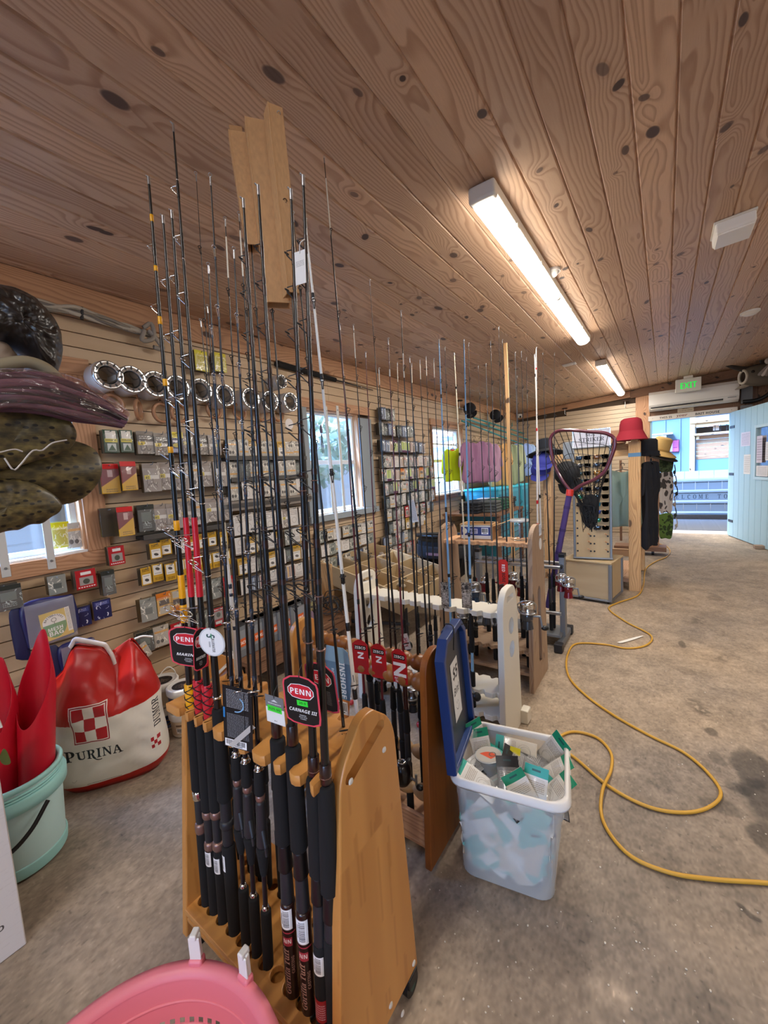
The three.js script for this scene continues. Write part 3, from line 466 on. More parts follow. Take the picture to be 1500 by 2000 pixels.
{ // white rack
  const t = thing('rod_rack', 'white plastic rod rack with round holes in its end panels', 'rack', [-1.03, 0, -1.85]);
  const panel = (x, h) => {
    const s = new THREE.Shape(); s.moveTo(1.70, 0); s.lineTo(1.715, h - 0.1); s.quadraticCurveTo(1.73, h, 1.80, h); s.lineTo(1.85, h); s.quadraticCurveTo(1.90, h, 1.915, h - 0.1); s.lineTo(1.945, 0); s.closePath();
    for (const y of [h - 0.185, h - 0.30]) { const c = new THREE.Path(); c.absellipse(1.82, y, 0.036, 0.04, 0, Math.PI * 2, true); s.holes.push(c); }
    const q = new THREE.Path(); q.moveTo(1.775, h - 0.065); q.lineTo(1.865, h - 0.065); q.quadraticCurveTo(1.88, h - 0.05, 1.865, h - 0.032); q.lineTo(1.775, h - 0.032); q.quadraticCurveTo(1.76, h - 0.05, 1.775, h - 0.065); s.holes.push(q);
    return extrude(s, 0.022, 0.004).rotateY(Math.PI / 2).translate(x, 0, 0);
  };
  const w = std('#dcd5c4', 0.55);
  wm('end_panel', panel(-0.622, 0.735), w, t); wm('end_panel', panel(-1.47, 0.735), w, t);
  const rail = (y, z0, z1, h) => { const pts = []; const x0 = -1.447, x1 = -0.624; for (let i = 0; i <= 96; i++) { const x = lerp(x0, x1, i / 96), k = ((i / 8) % 1); pts.push([x, z0 + (k > 0.25 && k < 0.75 ? 0.02 * Math.sin((k - 0.25) * 2 * Math.PI) : 0)]); } for (let i = 96; i >= 0; i--) { const x = lerp(x0, x1, i / 96), k = ((i / 8) % 1); pts.push([x, z1 - (k > 0.25 && k < 0.75 ? 0.02 * Math.sin((k - 0.25) * 2 * Math.PI) : 0)]); } return extrude(shapeOf(pts), h, 0.003, 2).rotateX(-Math.PI / 2).translate(0, y, 0); };
  wm('top_rail', rail(0.592, 1.765, 1.9, 0.022), w, t);
  wm('lower_rail', rail(0.20, 1.75, 1.9, 0.02), w, t); wm('lower_rail', rail(0.09, 1.74, 1.92, 0.02), w, t);
  wm('foot_rail', span([-1.447, 0.03, -1.93], [-0.624, 0.075, -1.91]), w, t);
  wm('foot', span([-0.6, 0, -1.98], [-0.56, 0.07, -1.92], 0.006), w, t);
}
{ // tall wood rack
  const t = thing('rod_rack', 'tall varnished wooden rod rack with a slotted end panel and an oval sticker', 'rack', [-0.9, 0, -2.4]);
  const panel = (x) => { const s = new THREE.Shape(); s.moveTo(2.22, 0.0); s.lineTo(2.27, 0.86); s.quadraticCurveTo(2.28, 0.95, 2.39, 0.955); s.quadraticCurveTo(2.5, 0.95, 2.51, 0.86); s.lineTo(2.56, 0); s.closePath(); const h = new THREE.Path(); h.moveTo(2.355, 0.12); h.lineTo(2.425, 0.12); h.lineTo(2.425, 0.56); h.quadraticCurveTo(2.39, 0.62, 2.355, 0.56); h.closePath(); s.holes.push(h); return wood(extrude(s, 0.02, 0.003).rotateY(Math.PI / 2).translate(x, 0, 0), 1); };
  const m = new THREE.MeshStandardMaterial({ map: pineMap, roughness: 0.5, color: col('#c9c4bc') });
  wm('end_panel', panel(-0.632), m, t); wm('end_panel', panel(-1.2), m, t);
  const wave = (y, z0, z1, h) => { const pts = []; for (let i = 0; i <= 80; i++) pts.push([lerp(-1.178, -0.634, i / 80), z0 + 0.012 * Math.sin(i / 80 * Math.PI * 20)]); for (let i = 80; i >= 0; i--) pts.push([lerp(-1.178, -0.634, i / 80), z1 - 0.012 * Math.sin(i / 80 * Math.PI * 20)]); return wood(extrude(shapeOf(pts), h, 0.002, 2).rotateX(-Math.PI / 2).translate(0, y, 0), 0); };
  wm('notched_shelf', wave(0.835, 2.3, 2.49, 0.02), M.pale, t); wm('lower_shelf', wave(0.2, 2.27, 2.52, 0.02), m, t); wm('base_shelf', wood(span([-1.178, 0.08, -2.53], [-0.634, 0.1, -2.25]), 0), m, t);
  const p = onX(1056, 1062, -0.606); wm('sticker', cyl(0.035, 0.035, 0.0015, 0, 0, 0, 0, 0, 0, 24).scale(1, 1, 0.8).rotateZ(Math.PI / 2).translate(-0.6075, p.y, p.z), std('#e6e4e0', 0.4), t);
  wm('price_card', span([-0.6085, p.y + 0.05, p.z - 0.03], [-0.607, p.y + 0.12, p.z + 0.02], 0.0005), print(64, 80, (g, w, h) => { g.fillStyle = '#e4e8ee'; g.fillRect(0, 0, w, h); scribble(g, 8, 12, 48, 7, 8, '#6f86a8'); }), t);
}
{ // metal rack
  const t = thing('rod_rack', 'silver metal rod rack with black feet beside the purple landing net', 'rack', [-0.92, 0, -3.0]);
  for (const x of [-1.23, -0.6]) { wm('post', span([x - 0.018, 0.06, -3.03], [x + 0.018, 0.64, -2.97]), M.dull, t); wm('post_cap', span([x - 0.02, 0.64, -3.034], [x + 0.02, 0.665, -2.966]), M.black, t); wm('foot', span([x - 0.02, 0.012, -3.2], [x + 0.02, 0.06, -2.82], 0.008), M.dull, t); for (const z of [-3.19, -2.83]) wm('foot_cap', span([x - 0.028, 0, z - 0.03], [x + 0.028, 0.065, z + 0.03], 0.008), M.graphite, t); }
  for (const [y, z] of [[0.575, -2.93], [0.575, -3.07], [0.24, -2.93]]) wm('rail', bar([-1.23, y, z], [-0.6, y, z], 0.014, 0.014, 12), M.steel, t);
  for (const z of [-2.93, -3.07]) for (const x of [-1.23, -0.6]) wm('bracket', bar([x, 0.575, z], [x, 0.575, -3], 0.014, 0.014, 10), M.black, t);
  wm('base_tray', span([-1.23, 0.07, -3.1], [-0.6, 0.09, -2.9]), M.dull, t);
}
// rods of the farther racks
const far = (label, group, z, tip, low, e = {}) => rod({ label, group, z, tip, low, yb: 0.1, top: 0.36, r: 0.0052, rt: 0.0011, guides: 5, R: 0.011, h: 0.016, face: [0.8, 0, 0.6], grips: [['butt_grip', 0, 0.2, 0.0125, 0.0125], ['reel_seat', 0.2, 0.31, 0.011, 0.0105, 'graphite'], ['fore_grip', 0.31, 0.4, 0.0125, 0.0095]], ...e });
const k1 = far('maroon rod with the red tag nearest the oak rack', G2, -1.075, [664, 636], [705, 1254], { m: 'maroon', bands: [[1180, 1170, 'black', 1.3], [1030, 1022, 'black', 1.3]] });
const k2 = far('maroon rod carrying the middle red tag of three', G2, -1.075, [714, 690], [742, 1263], { m: 'maroon', bands: [[1145, 1130, 'black', 1.3]] });
const k3 = far('maroon rod with the red tag of largest white letter, its black reel below', G2, -1.075, [758, 664], [796, 1447], { m: 'maroon', bands: [[1320, 1460, 'darkred', 1.8], [1146, 1128, 'black', 1.3], [735, 721, 'tipwhite', 1.4]] });
far('thick black rod with a white tip leaning over the knobbed rack', G2, -1.13, [633, 310], [728, 1390], { r: 0.0075, rt: 0.0012, bands: [[460, 348, 'tipwhite', 1.3]], grips: [['butt_grip', 0, 0.3, 0.014, 0.014], ['reel_seat', 0.3, 0.42, 0.012, 0.012, 'graphite'], ['fore_grip', 0.42, 0.5, 0.014, 0.011]], R: 0.017, h: 0.022 });
far('black rod with a long white tip at the knobbed rack, near the middle window', G2, -1.165, [690, 637], [730, 1250], { bands: [[700, 650, 'tipwhite', 1.3]] });
far('black rod with a very thin tall tip above the knobbed rack', G2, -1.165, [722, 550], [764, 1134], { r: 0.0058, rt: 0.0006 });
far('short black rod with a white tip in the knobbed rack', G2, -1.165, [740, 722], [762, 1227], { bands: [[752, 728, 'tipwhite', 1.4]] });
far('tall black rod rising between the maroon rods and the lure wall', G2, -1.165, [783, 610], [815, 1250], { r: 0.0058, bands: [[738, 690, 'tipwhite', 1.3]] });
far('dark rod leaning at the end of the knobbed rack by the blue bin lid', G2, -1.165, [800, 700], [838, 1300], {});
[[776, 710, 789, 1220], [804, 712, 817, 1250], [820, 705, 841, 1243], [832, 698, 851, 1231], [847, 702, 868, 1225]].forEach(([a, b, c, d], i) => far(`slim white-tipped black rod, ${ORD[i]} of five along the white rack`, G3, i % 2 ? -1.9 : -1.77, [a, b], [c, d], { bands: [[b + 36, b + 6, 'tipwhite', 1.6]], guides: 5 }));
far('pale blue rod in front of the third window, nearer the lure wall', G3, -1.77, [857, 665], [881, 1225], { m: 'blue', r: 0.007, rt: 0.0024, bands: [[1127, 1120, 'black', 1.2], [1000, 990, 'black', 1.2], [778, 770, 'black', 1.2]] });
far('black rod standing between the two pale blue rods', G3, -1.9, [869, 680], [888, 1230], {});
far('pale blue rod with black wraps beside the cream rod', G3, -1.77, [906, 665], [922, 1270], { m: 'blue', r: 0.007, rt: 0.0024, bands: [[1130, 1122, 'black', 1.2], [1048, 1040, 'black', 1.2], [810, 802, 'black', 1.2]], grips: [['butt_grip', 0, 0.2, 0.013, 0.013], ['fore_grip', 0.3, 0.5, 0.014, 0.011]] });
far('black rod standing at the near panel of the white rack', G3, -1.85, [958, 668], [978, 1300], { grips: [['butt_grip', 0, 0.28, 0.014, 0.014], ['fore_grip', 0.33, 0.44, 0.013, 0.01]] });
const w1 = far('cream rod with black wraps in the tall wooden rack', G4, -2.33, [887, 690], [912, 1150], { m: 'cream', r: 0.007, rt: 0.0028, bands: [[975, 968, 'black', 1.2], [890, 884, 'black', 1.2], [760, 755, 'black', 1.3]] });
[[915, 672, 928, 1180], [934, 716, 953, 1180], [949, 712, 964, 1150], [974, 640, 985, 1150], [981, 665, 992, 1160], [1006, 690, 1020, 1160], [1018, 688, 1030, 1150], [1028, 700, 1036, 1150]].forEach(([a, b, c, d], i) => far(`slim dark rod in the tall wooden rack, ${ORD[i]} from its far post`, G4, i % 2 ? -2.46 : -2.33, [a, b], [c, d], { guides: 5, r: 0.006, m: i % 3 === 2 ? 'grey' : 'blank', grips: [['butt_grip', 0, 0.22, 0.0145, 0.0145], ['reel_seat', 0.24, 0.38, 0.012, 0.012, 'graphite'], ['fore_grip', 0.38, 0.52, 0.014, 0.01]] }));
far('white rod with red bands, tallest white one by the sunglasses stand', G5, -2.93, [1047, 680], [1050, 1035], { m: 'white', r: 0.0085, rt: 0.003, bands: [[1030, 1022, 'red', 1.2], [984, 977, 'red', 1.2], [842, 836, 'red', 1.2], [722, 718, 'red', 1.3]] });
far('white rod with black wraps leaning on the red-banded white rod', G5, -3.07, [1044, 692], [1056, 1020], { m: 'white', r: 0.008, rt: 0.003, bands: [[972, 966, 'black', 1.2], [736, 730, 'black', 1.3]] });
[[1060, 690, 1074, 1130], [1083, 690, 1082, 1180], [994, 720, 1004, 1150], [1010, 735, 1018, 1150]].forEach(([a, b, c, d], i) => far(`slim dark rod in the metal rack, ${['just past the white rods', 'nearest the purple net handle', 'farthest from the net', 'second farthest from the net'][i]}`, G5, i % 2 ? -3.0 : -2.95, [a, b], [c, d], { guides: 5, r: 0.006 }));
{ const T = onZ(987, 670, -3.35), B = onZ(1001, 1050, -3.35), u = T.clone().sub(B).normalize(), P = B.clone().addScaledVector(u, -B.y / u.y), L = T.distanceTo(P);
  const t = thing('wooden_stick', 'tall plain tan wooden stick standing among the rods near the t-shirts', 'stick', P); t.quaternion.setFromUnitVectors(V(0, 1, 0), u); mesh('shaft', wood(rbox(0.03, L, 0.012, 0.003, 0, L / 2, 0), 1), M.post, t); mesh('end_cap', rbox(0.032, 0.02, 0.014, 0.004, 0, 0.01, 0), M.black, t); }
// ---------- foreground things ----------
// a closed outline filled and swollen on both sides
function inflate(pts, T, opt = {}) {
  const n = opt.n ?? 64, rings = opt.rings ?? 9, c = new THREE.SplineCurve([...pts, pts[0]].map((p) => new THREE.Vector2(p[0], p[1]))), P = opt.sharp ? pts.map((p) => new THREE.Vector2(p[0], p[1])) : c.getSpacedPoints(n).slice(0, n), N = P.length;
  let cx = 0, cy = 0; for (const p of P) { cx += p.x / N; cy += p.y / N; } if (opt.c) [cx, cy] = opt.c;
  const pos = [], uv = [], idx = [], bb = { x0: 1e9, x1: -1e9, y0: 1e9, y1: -1e9 };
  for (const p of P) { bb.x0 = Math.min(bb.x0, p.x); bb.x1 = Math.max(bb.x1, p.x); bb.y0 = Math.min(bb.y0, p.y); bb.y1 = Math.max(bb.y1, p.y); }
  for (const side of [1, -1]) {
    const base = pos.length / 3;
    for (let r = 0; r <= rings; r++) { const k = Math.sin(r / rings * Math.PI / 2); for (let i = 0; i < N; i++) { const x = cx + (P[i].x - cx) * k, y = cy + (P[i].y - cy) * k; const z = side * T * Math.sqrt(Math.max(0, 1 - k * k)) ** (opt.pow ?? 1) * (1 + (opt.bump ? (fbm(x * opt.bump + 7, y * opt.bump + 3, 3) - 0.45) * (opt.amp ?? 1) : 0)) + (opt.bend ? opt.bend(x, y) : 0); pos.push(x, y, z); uv.push((x - bb.x0) / (bb.x1 - bb.x0), (y - bb.y0) / (bb.y1 - bb.y0)); } }
    for (let r = 0; r < rings; r++) for (let i = 0; i < N; i++) { const a = base + r * N + i, b = base + r * N + (i + 1) % N, d = a + N, e = b + N; side > 0 ? idx.push(a, d, b, b, d, e) : idx.push(a, b, d, b, e, d); }
  }
  const g = new THREE.BufferGeometry(); g.setAttribute('position', new THREE.Float32BufferAttribute(pos, 3)); g.setAttribute('uv', new THREE.Float32BufferAttribute(uv, 2)); g.setIndex(idx); g.computeVertexNormals(); return g;
}
// rings of points lofted into a skin
function loft(rings, closeTop = true, closeBottom = true, uvf) {
  const n = rings[0].length, pos = [], uv = [], idx = [];
  rings.forEach((R, j) => R.forEach((p, i) => { pos.push(...p); const q = uvf ? uvf(p, i, j) : [i / n, j / (rings.length - 1)]; uv.push(...q); }));
  for (let j = 0; j < rings.length - 1; j++) for (let i = 0; i < n; i++) { const a = j * n + i, b = j * n + (i + 1) % n; idx.push(a, b, a + n, b, b + n, a + n); }
  for (const [on, j, flip] of [[closeBottom, 0, 1], [closeTop, rings.length - 1, 0]]) if (on) { const c = pos.length / 3, m = [0, 0, 0]; rings[j].forEach((p) => { m[0] += p[0] / n; m[1] += p[1] / n; m[2] += p[2] / n; }); pos.push(...m); uv.push(...(uvf ? uvf(m, 0, j) : [0, 0])); for (let i = 0; i < n; i++) flip ? idx.push(c, j * n + (i + 1) % n, j * n + i) : idx.push(c, j * n + i, j * n + (i + 1) % n); }
  const g = new THREE.BufferGeometry(); g.setAttribute('position', new THREE.Float32BufferAttribute(pos, 3)); g.setAttribute('uv', new THREE.Float32BufferAttribute(uv, 2)); g.setIndex(idx); g.computeVertexNormals(); return g;
}
function rrect(w, d, r, y, n = 6, cx = 0, cz = 0) { const o = []; for (const [sx, sz, a0] of [[1, -1, -Math.PI / 2], [1, 1, 0], [-1, 1, Math.PI / 2], [-1, -1, Math.PI]]) for (let i = 0; i <= n; i++) { const a = a0 + i / n * Math.PI / 2; o.push([cx + sx * (w / 2 - r) + r * Math.cos(a), y, cz + sz * (d / 2 - r) + r * Math.sin(a)]); } return o.reverse(); }
function clipHole(pts) { return pts; }
{ // pink laundry basket
  const t = thing('laundry_basket', 'pink round plastic laundry basket with slotted sides and white handle ends', 'basket', [-0.65, 0, -0.13]);
  const pink = std('#e8808c', 0.42);
  const rows = [[0.17, 0.005], [0.185, 0.02], [0.19, 0.06], [0.194, 0.085], [0.1955, 0.1], [0.2, 0.125], [0.2015, 0.14], [0.206, 0.165], [0.2075, 0.18], [0.212, 0.205], [0.2135, 0.22], [0.217, 0.245], [0.219, 0.262], [0.228, 0.318]], n = 144;
  const slot = new Set([2, 4, 6, 8, 10]), pos = [], idx = [];
  for (const [r, y] of rows) for (let i = 0; i < n; i++) pos.push(r * Math.cos(i / n * 2 * Math.PI), y, r * Math.sin(i / n * 2 * Math.PI));
  for (let j = 0; j < rows.length - 1; j++) for (let i = 0; i < n; i++) { if (slot.has(j) && i % 2 === 0) continue; const a = j * n + i, b = j * n + (i + 1) % n; idx.push(a, a + n, b, b, a + n, b + n); }
  const g = new THREE.BufferGeometry(); g.setAttribute('position', new THREE.Float32BufferAttribute(pos, 3)); g.setIndex(idx); g.computeVertexNormals();
  mesh('slotted_side', [g, cyl(0.17, 0.17, 0.006, 0, 0.006, 0, 0, 0, 0, 48)], pink, t);
  for (const [r, y] of [[0.2, 0.112], [0.2055, 0.153], [0.2105, 0.192], [0.2165, 0.232], [0.2225, 0.276]]) mesh('ridge', torus(r - 0.001, 0.003, 0, y, 0, Math.PI / 2, 0, 0, 96, 6), pink, t);
  mesh('rim', lathe([[0.226, 0.316], [0.229, 0.326], [0.24, 0.332], [0.252, 0.328], [0.256, 0.312], [0.253, 0.306], [0.247, 0.318], [0.234, 0.316], [0.226, 0.316]], 96), pink, t);
  for (const [px, py, h] of [[385, 1883, 0.055], [475, 1922, 0.05]]) { const p = onY(px, py, 0.325), a = Math.atan2(p.x + 0.65, p.z + 0.13); const q = mesh('handle_socket', rbox(0.03, 0.022, 0.02, 0.006, 0, 0.33, 0.246).rotateY(a), pink, t); mesh('handle_end', [rbox(0.02, h, 0.01, 0.004, 0, 0.335 + h / 2, 0.25), rbox(0.024, h * 0.9, 0.004, 0.002, 0, 0.335 + h / 2, 0.243), rbox(0.014, 0.012, 0.02, 0.003, 0, 0.335 + h, 0.248)].map((x) => x.rotateY(a)), M.white, q); }
}
{ // white cardboard box at the edge of the picture
  const t = thing('cardboard_box', 'tall white cardboard box with a dark printed window, cut by the photo edge', 'box', [-1.6, 0, 0.05]);
  const face = print(512, 700, (g, w, h) => { g.fillStyle = '#dedad8'; g.fillRect(0, 0, w, h); for (let i = 0; i < 900; i++) { g.fillStyle = `rgba(90,85,80,${rnd(0.01, 0.05)})`; g.fillRect(rnd(0, w), rnd(0, h), rnd(2, 40), rnd(1, 4)); } g.fillStyle = '#122033'; g.fillRect(0, h * 0.3, w * 0.6, h * 0.42); g.fillStyle = '#3d6b86'; g.fillRect(w * 0.05, h * 0.36, w * 0.45, h * 0.26); g.save(); g.translate(w * 0.93, h * 0.86); g.rotate(Math.PI + 0.03); text(g, 'CUT OUT', 0, 0, 22, '#33302e', 'bold', 'sans-serif', 'left'); g.restore(); }, 0.6);
  mesh('carton', rbox(0.16, 0.685, 0.5, 0.004, 0, 0.3425, 0), std('#dcd8d4', 0.6), t);
  mesh('printed_face', card(0.494, 0.675, 0.001).rotateY(Math.PI / 2).translate(0.0805, 0.3425, 0), face, t);
  mesh('torn_flap', [box(0.1, 0.05, 0.003, 0.02, 0.705, -0.235, 0.3, 0.2, 0.4), box(0.05, 0.07, 0.003, 0.06, 0.69, -0.247, 0.2, 0.9, 0.3), box(0.04, 0.03, 0.004, 0.065, 0.715, -0.24, 0.7, 0.3, 0.5)], std('#cfc6ba', 0.8), t);
}
{ // aqua bucket with rope
  const C = [-1.9, 0, -0.275], t = thing('plastic_bucket', 'aqua plastic bucket with a checkered rope and black handle', 'bucket', C), aq = std('#a2dcd8', 0.4), aq2 = phys('#c2e4e2', 0.45, {});
  mesh('wall', lathe([[0.0005, 0.004], [0.12, 0.004], [0.127, 0.012], [0.128, 0.05], [0.138, 0.245], [0.139, 0.33], [0.134, 0.33], [0.132, 0.24], [0.122, 0.05], [0.115, 0.014], [0.0005, 0.014]], 48), aq2, t);
  mesh('base_band', lathe([[0.128, 0.008], [0.1305, 0.012], [0.1335, 0.045], [0.129, 0.05]], 48), aq, t);
  mesh('rim', lathe([[0.137, 0.318], [0.147, 0.322], [0.149, 0.334], [0.143, 0.34], [0.134, 0.336], [0.134, 0.326]], 48), aq, t);
  for (const y of [0.296, 0.306]) mesh('rim_ring', torus(0.1405, 0.004, 0, y, 0, Math.PI / 2, 0, 0, 48, 6), aq, t);
  mesh('skirt', lathe([[0.139, 0.262], [0.153, 0.25], [0.155, 0.288], [0.139, 0.292]], 48), aq, t);
  mesh('handle', tube([[0.155, 0.25, -0.06], [0.175, 0.19, 0.0], [0.172, 0.155, 0.06], [0.13, 0.15, 0.12], [0.06, 0.155, 0.155]], 0.007, 24, 8), M.black, t);
  mesh('bracket', [rbox(0.018, 0.11, 0.014, 0.004, 0.09, 0.2, 0.118)], M.black, t);
  const rope = print(32, 128, (g, w, h) => { for (let y = 0; y < h; y += 4) for (let x = 0; x < w; x += 8) { g.fillStyle = (x / 8 + y / 4) % 2 ? '#2c2826' : '#b9a79c'; g.fillRect(x, y, 8, 4); } }, 0.9); rope.map.wrapS = rope.map.wrapT = THREE.RepeatWrapping; rope.map.repeat.set(3, 1);
  mesh('rope', tube([[0.128, 0.315, 0.05], [0.15, 0.30, 0.07], [0.15, 0.25, 0.078], [0.142, 0.2, 0.085], [0.128, 0.14, 0.09], [0.115, 0.08, 0.11]], 0.0065, 30, 8), rope, t);
  const tag1 = mesh('label', inflate([[-0.018, 0], [0, 0.03], [0.012, 0.018], [0.018, -0.02], [0, -0.028], [-0.014, -0.02]], 0.0008, { n: 24, rings: 2 }).rotateY(0.6).translate(0, 0, 0), std('#7f9450', 0.5), t); tag1.position.set(0.1, 0.44, 0.02);
  // red scoops standing in the bucket
  const scoop = (label, base, lean, top, r, spread, turn, tall) => {
    const s = thing('bait_scoop', label, 'scoop', base, turn, 'red scoops in the aqua bucket'), rings = [], n = 40;
    for (let j = 0; j <= 14; j++) { const v = j / 14, R = []; for (let i = 0; i < n; i++) { const a = i / n * Math.PI * 2, cut = tall * (0.5 + 0.5 * Math.cos(a)), yTop = top - cut, y = lerp(0.02, yTop, v), rr = r * (0.8 + spread * y / top) * (1 - 0.45 * sstep(top * 0.72, top, y)); R.push([Math.sin(a) * rr + lean[0] * y, y, Math.cos(a) * rr + lean[1] * y]); } rings.push(R); }
    const inner = rings.map((R, j) => { const c = R.reduce((m, p) => [m[0] + p[0] / n, 0, m[2] + p[2] / n], [0, 0, 0]); return R.map((p) => [c[0] + (p[0] - c[0]) * 0.95, p[1], c[2] + (p[2] - c[2]) * 0.95]); });
    mesh('shell', loft([...rings, ...inner.reverse()], false, false), std('#c4142c', 0.38), s); return s;
  };
  scoop('red slant-cut bait scoop in the aqua bucket, the taller one beside the feed bag', [-1.855, 0.03, -0.31], [0.02, -0.13], 0.77, 0.058, 0.25, 0.62, 0.32);
  scoop('red slant-cut bait scoop in the aqua bucket, the lower one at the photo edge', [-1.93, 0.03, -0.24], [0.02, -0.05], 0.70, 0.062, 0.35, 0.62, 0.3);
  scoop('clear plastic bait scoop behind the red scoops in the aqua bucket', [-1.90, 0.03, -0.34], [-0.04, -0.12], 0.58, 0.05, 0.3, 0.9, 0.25).children[0].material = phys('#cfc8bd', 0.2, { transmission: 0.6, thickness: 0 });
}
{ // feed bag
  const t = thing('feed_bag', 'red and white feed sack with a checkered square and black brand name', 'bag', [-2.085, 0, -0.655], 1.0);
  const tex = print(768, 1024, (g, w, h) => {
    g.fillStyle = '#b31d16'; g.fillRect(0, 0, w, h); g.fillStyle = '#e3ded2'; g.beginPath(); g.moveTo(0, h * 0.49); g.quadraticCurveTo(w * 0.5, h * 0.5, w, h * 0.44); g.lineTo(w, h * 0.9); g.quadraticCurveTo(w * 0.5, h * 0.96, 0, h * 0.93); g.fill();
    const X = w * 0.25, Y = h * 0.375, S = w * 0.30; g.fillStyle = '#e8e3d8'; g.fillRect(X - 10, Y - 10, S + 20, S * 1.1 + 20); g.fillStyle = '#8d1a22'; g.fillRect(X - 4, Y - 4, S + 8, S * 1.1 + 8); g.fillStyle = '#e8e3d8'; g.fillRect(X + 3, Y + 3, S - 6, S * 1.1 - 6);
    g.fillStyle = '#b01a24'; const q = (S - 18) / 3, qh = (S * 1.1 - 18) / 3; for (const [i, j] of [[0, 0], [2, 0], [1, 1], [0, 2], [2, 2]]) g.fillRect(X + 9 + i * q, Y + 9 + j * qh, q, qh);
    const big = h * 0.094; g.textBaseline = 'alphabetic'; let cx = w * 0.14; const by = h * 0.745;
    for (const [ch, s] of [['P', 1.2], ['U', 0.92], ['R', 0.92], ['I', 0.92], ['N', 0.92], ['A', 0.95]]) { g.font = `bold ${big * s}px serif`; g.fillStyle = '#12151c'; g.textAlign = 'left'; g.fillText(ch, cx, by); cx += g.measureText(ch).width + 3; }
    g.strokeStyle = '#12151c'; g.lineWidth = 7; g.beginPath(); g.moveTo(w * 0.385, by - 12); g.quadraticCurveTo(w * 0.42, by + 26, w * 0.46, by + 16); g.stroke();
    g.save(); g.translate(w * 0.955, h * 0.67); g.rotate(-Math.PI / 2); text(g, 'DUMOR', 0, 0, 52, '#16181c', 'bold', 'serif', 'left'); g.restore();
    g.fillStyle = '#e8e3d8'; g.fillRect(w * 0.885, h * 0.72, w * 0.095, h * 0.1); g.fillStyle = '#b01a24'; for (const [i, j] of [[0, 0], [2, 0], [1, 1], [0, 2], [2, 2]]) g.fillRect(w * (0.893 + i * 0.026), h * (0.727 + j * 0.028), w * 0.026, h * 0.028);
    scribble(g, w * 0.3, h * 0.925, w * 0.3, 1, 8, '#6b6257', 1); g.strokeStyle = 'rgba(120,110,100,.6)'; g.lineWidth = 2; g.beginPath(); g.arc(w * 0.2, h * 0.87, 16, 0.2, 2.6); g.stroke();
  }, 0.3);
  const n = 72, Wd = 0.425, topOf = (u) => { const c = [[-1, 0.5], [-0.8, 0.535], [-0.62, 0.615], [-0.5, 0.64], [-0.1, 0.615], [0.12, 0.6], [0.2, 0.53], [0.3, 0.55], [0.62, 0.625], [0.72, 0.6], [0.9, 0.53], [1, 0.49]]; for (let i = 1; i < c.length; i++) if (u <= c[i][0]) return lerp(c[i - 1][1], c[i][1], (u - c[i - 1][0]) / (c[i][0] - c[i - 1][0])); return 0.49; };
  const rings = [];
  for (let j = 0; j <= 30; j++) { const v = j / 30, R = []; const w = Wd / 2 * (v < 0.08 ? 0.86 + v * 1.7 : 1 - 0.14 * sstep(0.65, 1, v)) * (1 + 0.03 * Math.sin(v * 9)), d = 0.115 * (v < 0.08 ? 0.8 + v * 2.5 : 1 + 0.12 * Math.sin(v * 3.4)) * (1 - 0.93 * sstep(0.62, 1, v));
    for (let i = 0; i < n; i++) { const a = i / n * Math.PI * 2, cs = Math.cos(a), sn = Math.sin(a), ex = Math.sign(cs) * Math.abs(cs) ** 0.62, ez = Math.sign(sn) * Math.abs(sn) ** 0.75, u = ex, x = w * ex, y = v * topOf(u) , wr = (fbm(x * 9 + 3, y * 16 + x * 12 + (sn > 0 ? 0 : 9), 4) - 0.46) * 0.05 * sstep(0, 0.15, v) + (v > 0.2 ? Math.sin(y * 60 - x * 26 + fbm(x * 6, y * 6, 2) * 8) * 0.0028 : 0);
      R.push([x, y, d * ez + wr * Math.abs(sn) * (1 - 0.8 * sstep(0.75, 1, v))]); } rings.push(R); }
  mesh('sack', loft(rings, true, true, (p) => [clamp(p[0] / Wd + 0.5, 0.01, 0.99), clamp(p[1] / 0.64, 0.0, 1)]), tex, t);
  const seam = []; for (let i = 0; i <= 14; i++) { const u = lerp(-0.62, 0.14, i / 14); seam.push([u * Wd / 2 * 0.87, topOf(u) + 0.004, 0.002]); } seam.push([0.17 * Wd / 2, 0.575, 0.012], [0.22 * Wd / 2, 0.54, 0.016]);
  mesh('stitched_edge', tube(seam, 0.0085, 40, 6).scale(1, 1.4, 0.8).translate(0, -0.24, 0), std('#ddd6d2', 0.5), t);
  mesh('pull_string', tube([[0.13, 0.612, 0.0], [0.16, 0.615, -0.01], [0.2, 0.6, -0.02]], 0.005, 10, 6), std('#dcd6cf', 0.5), t);
}
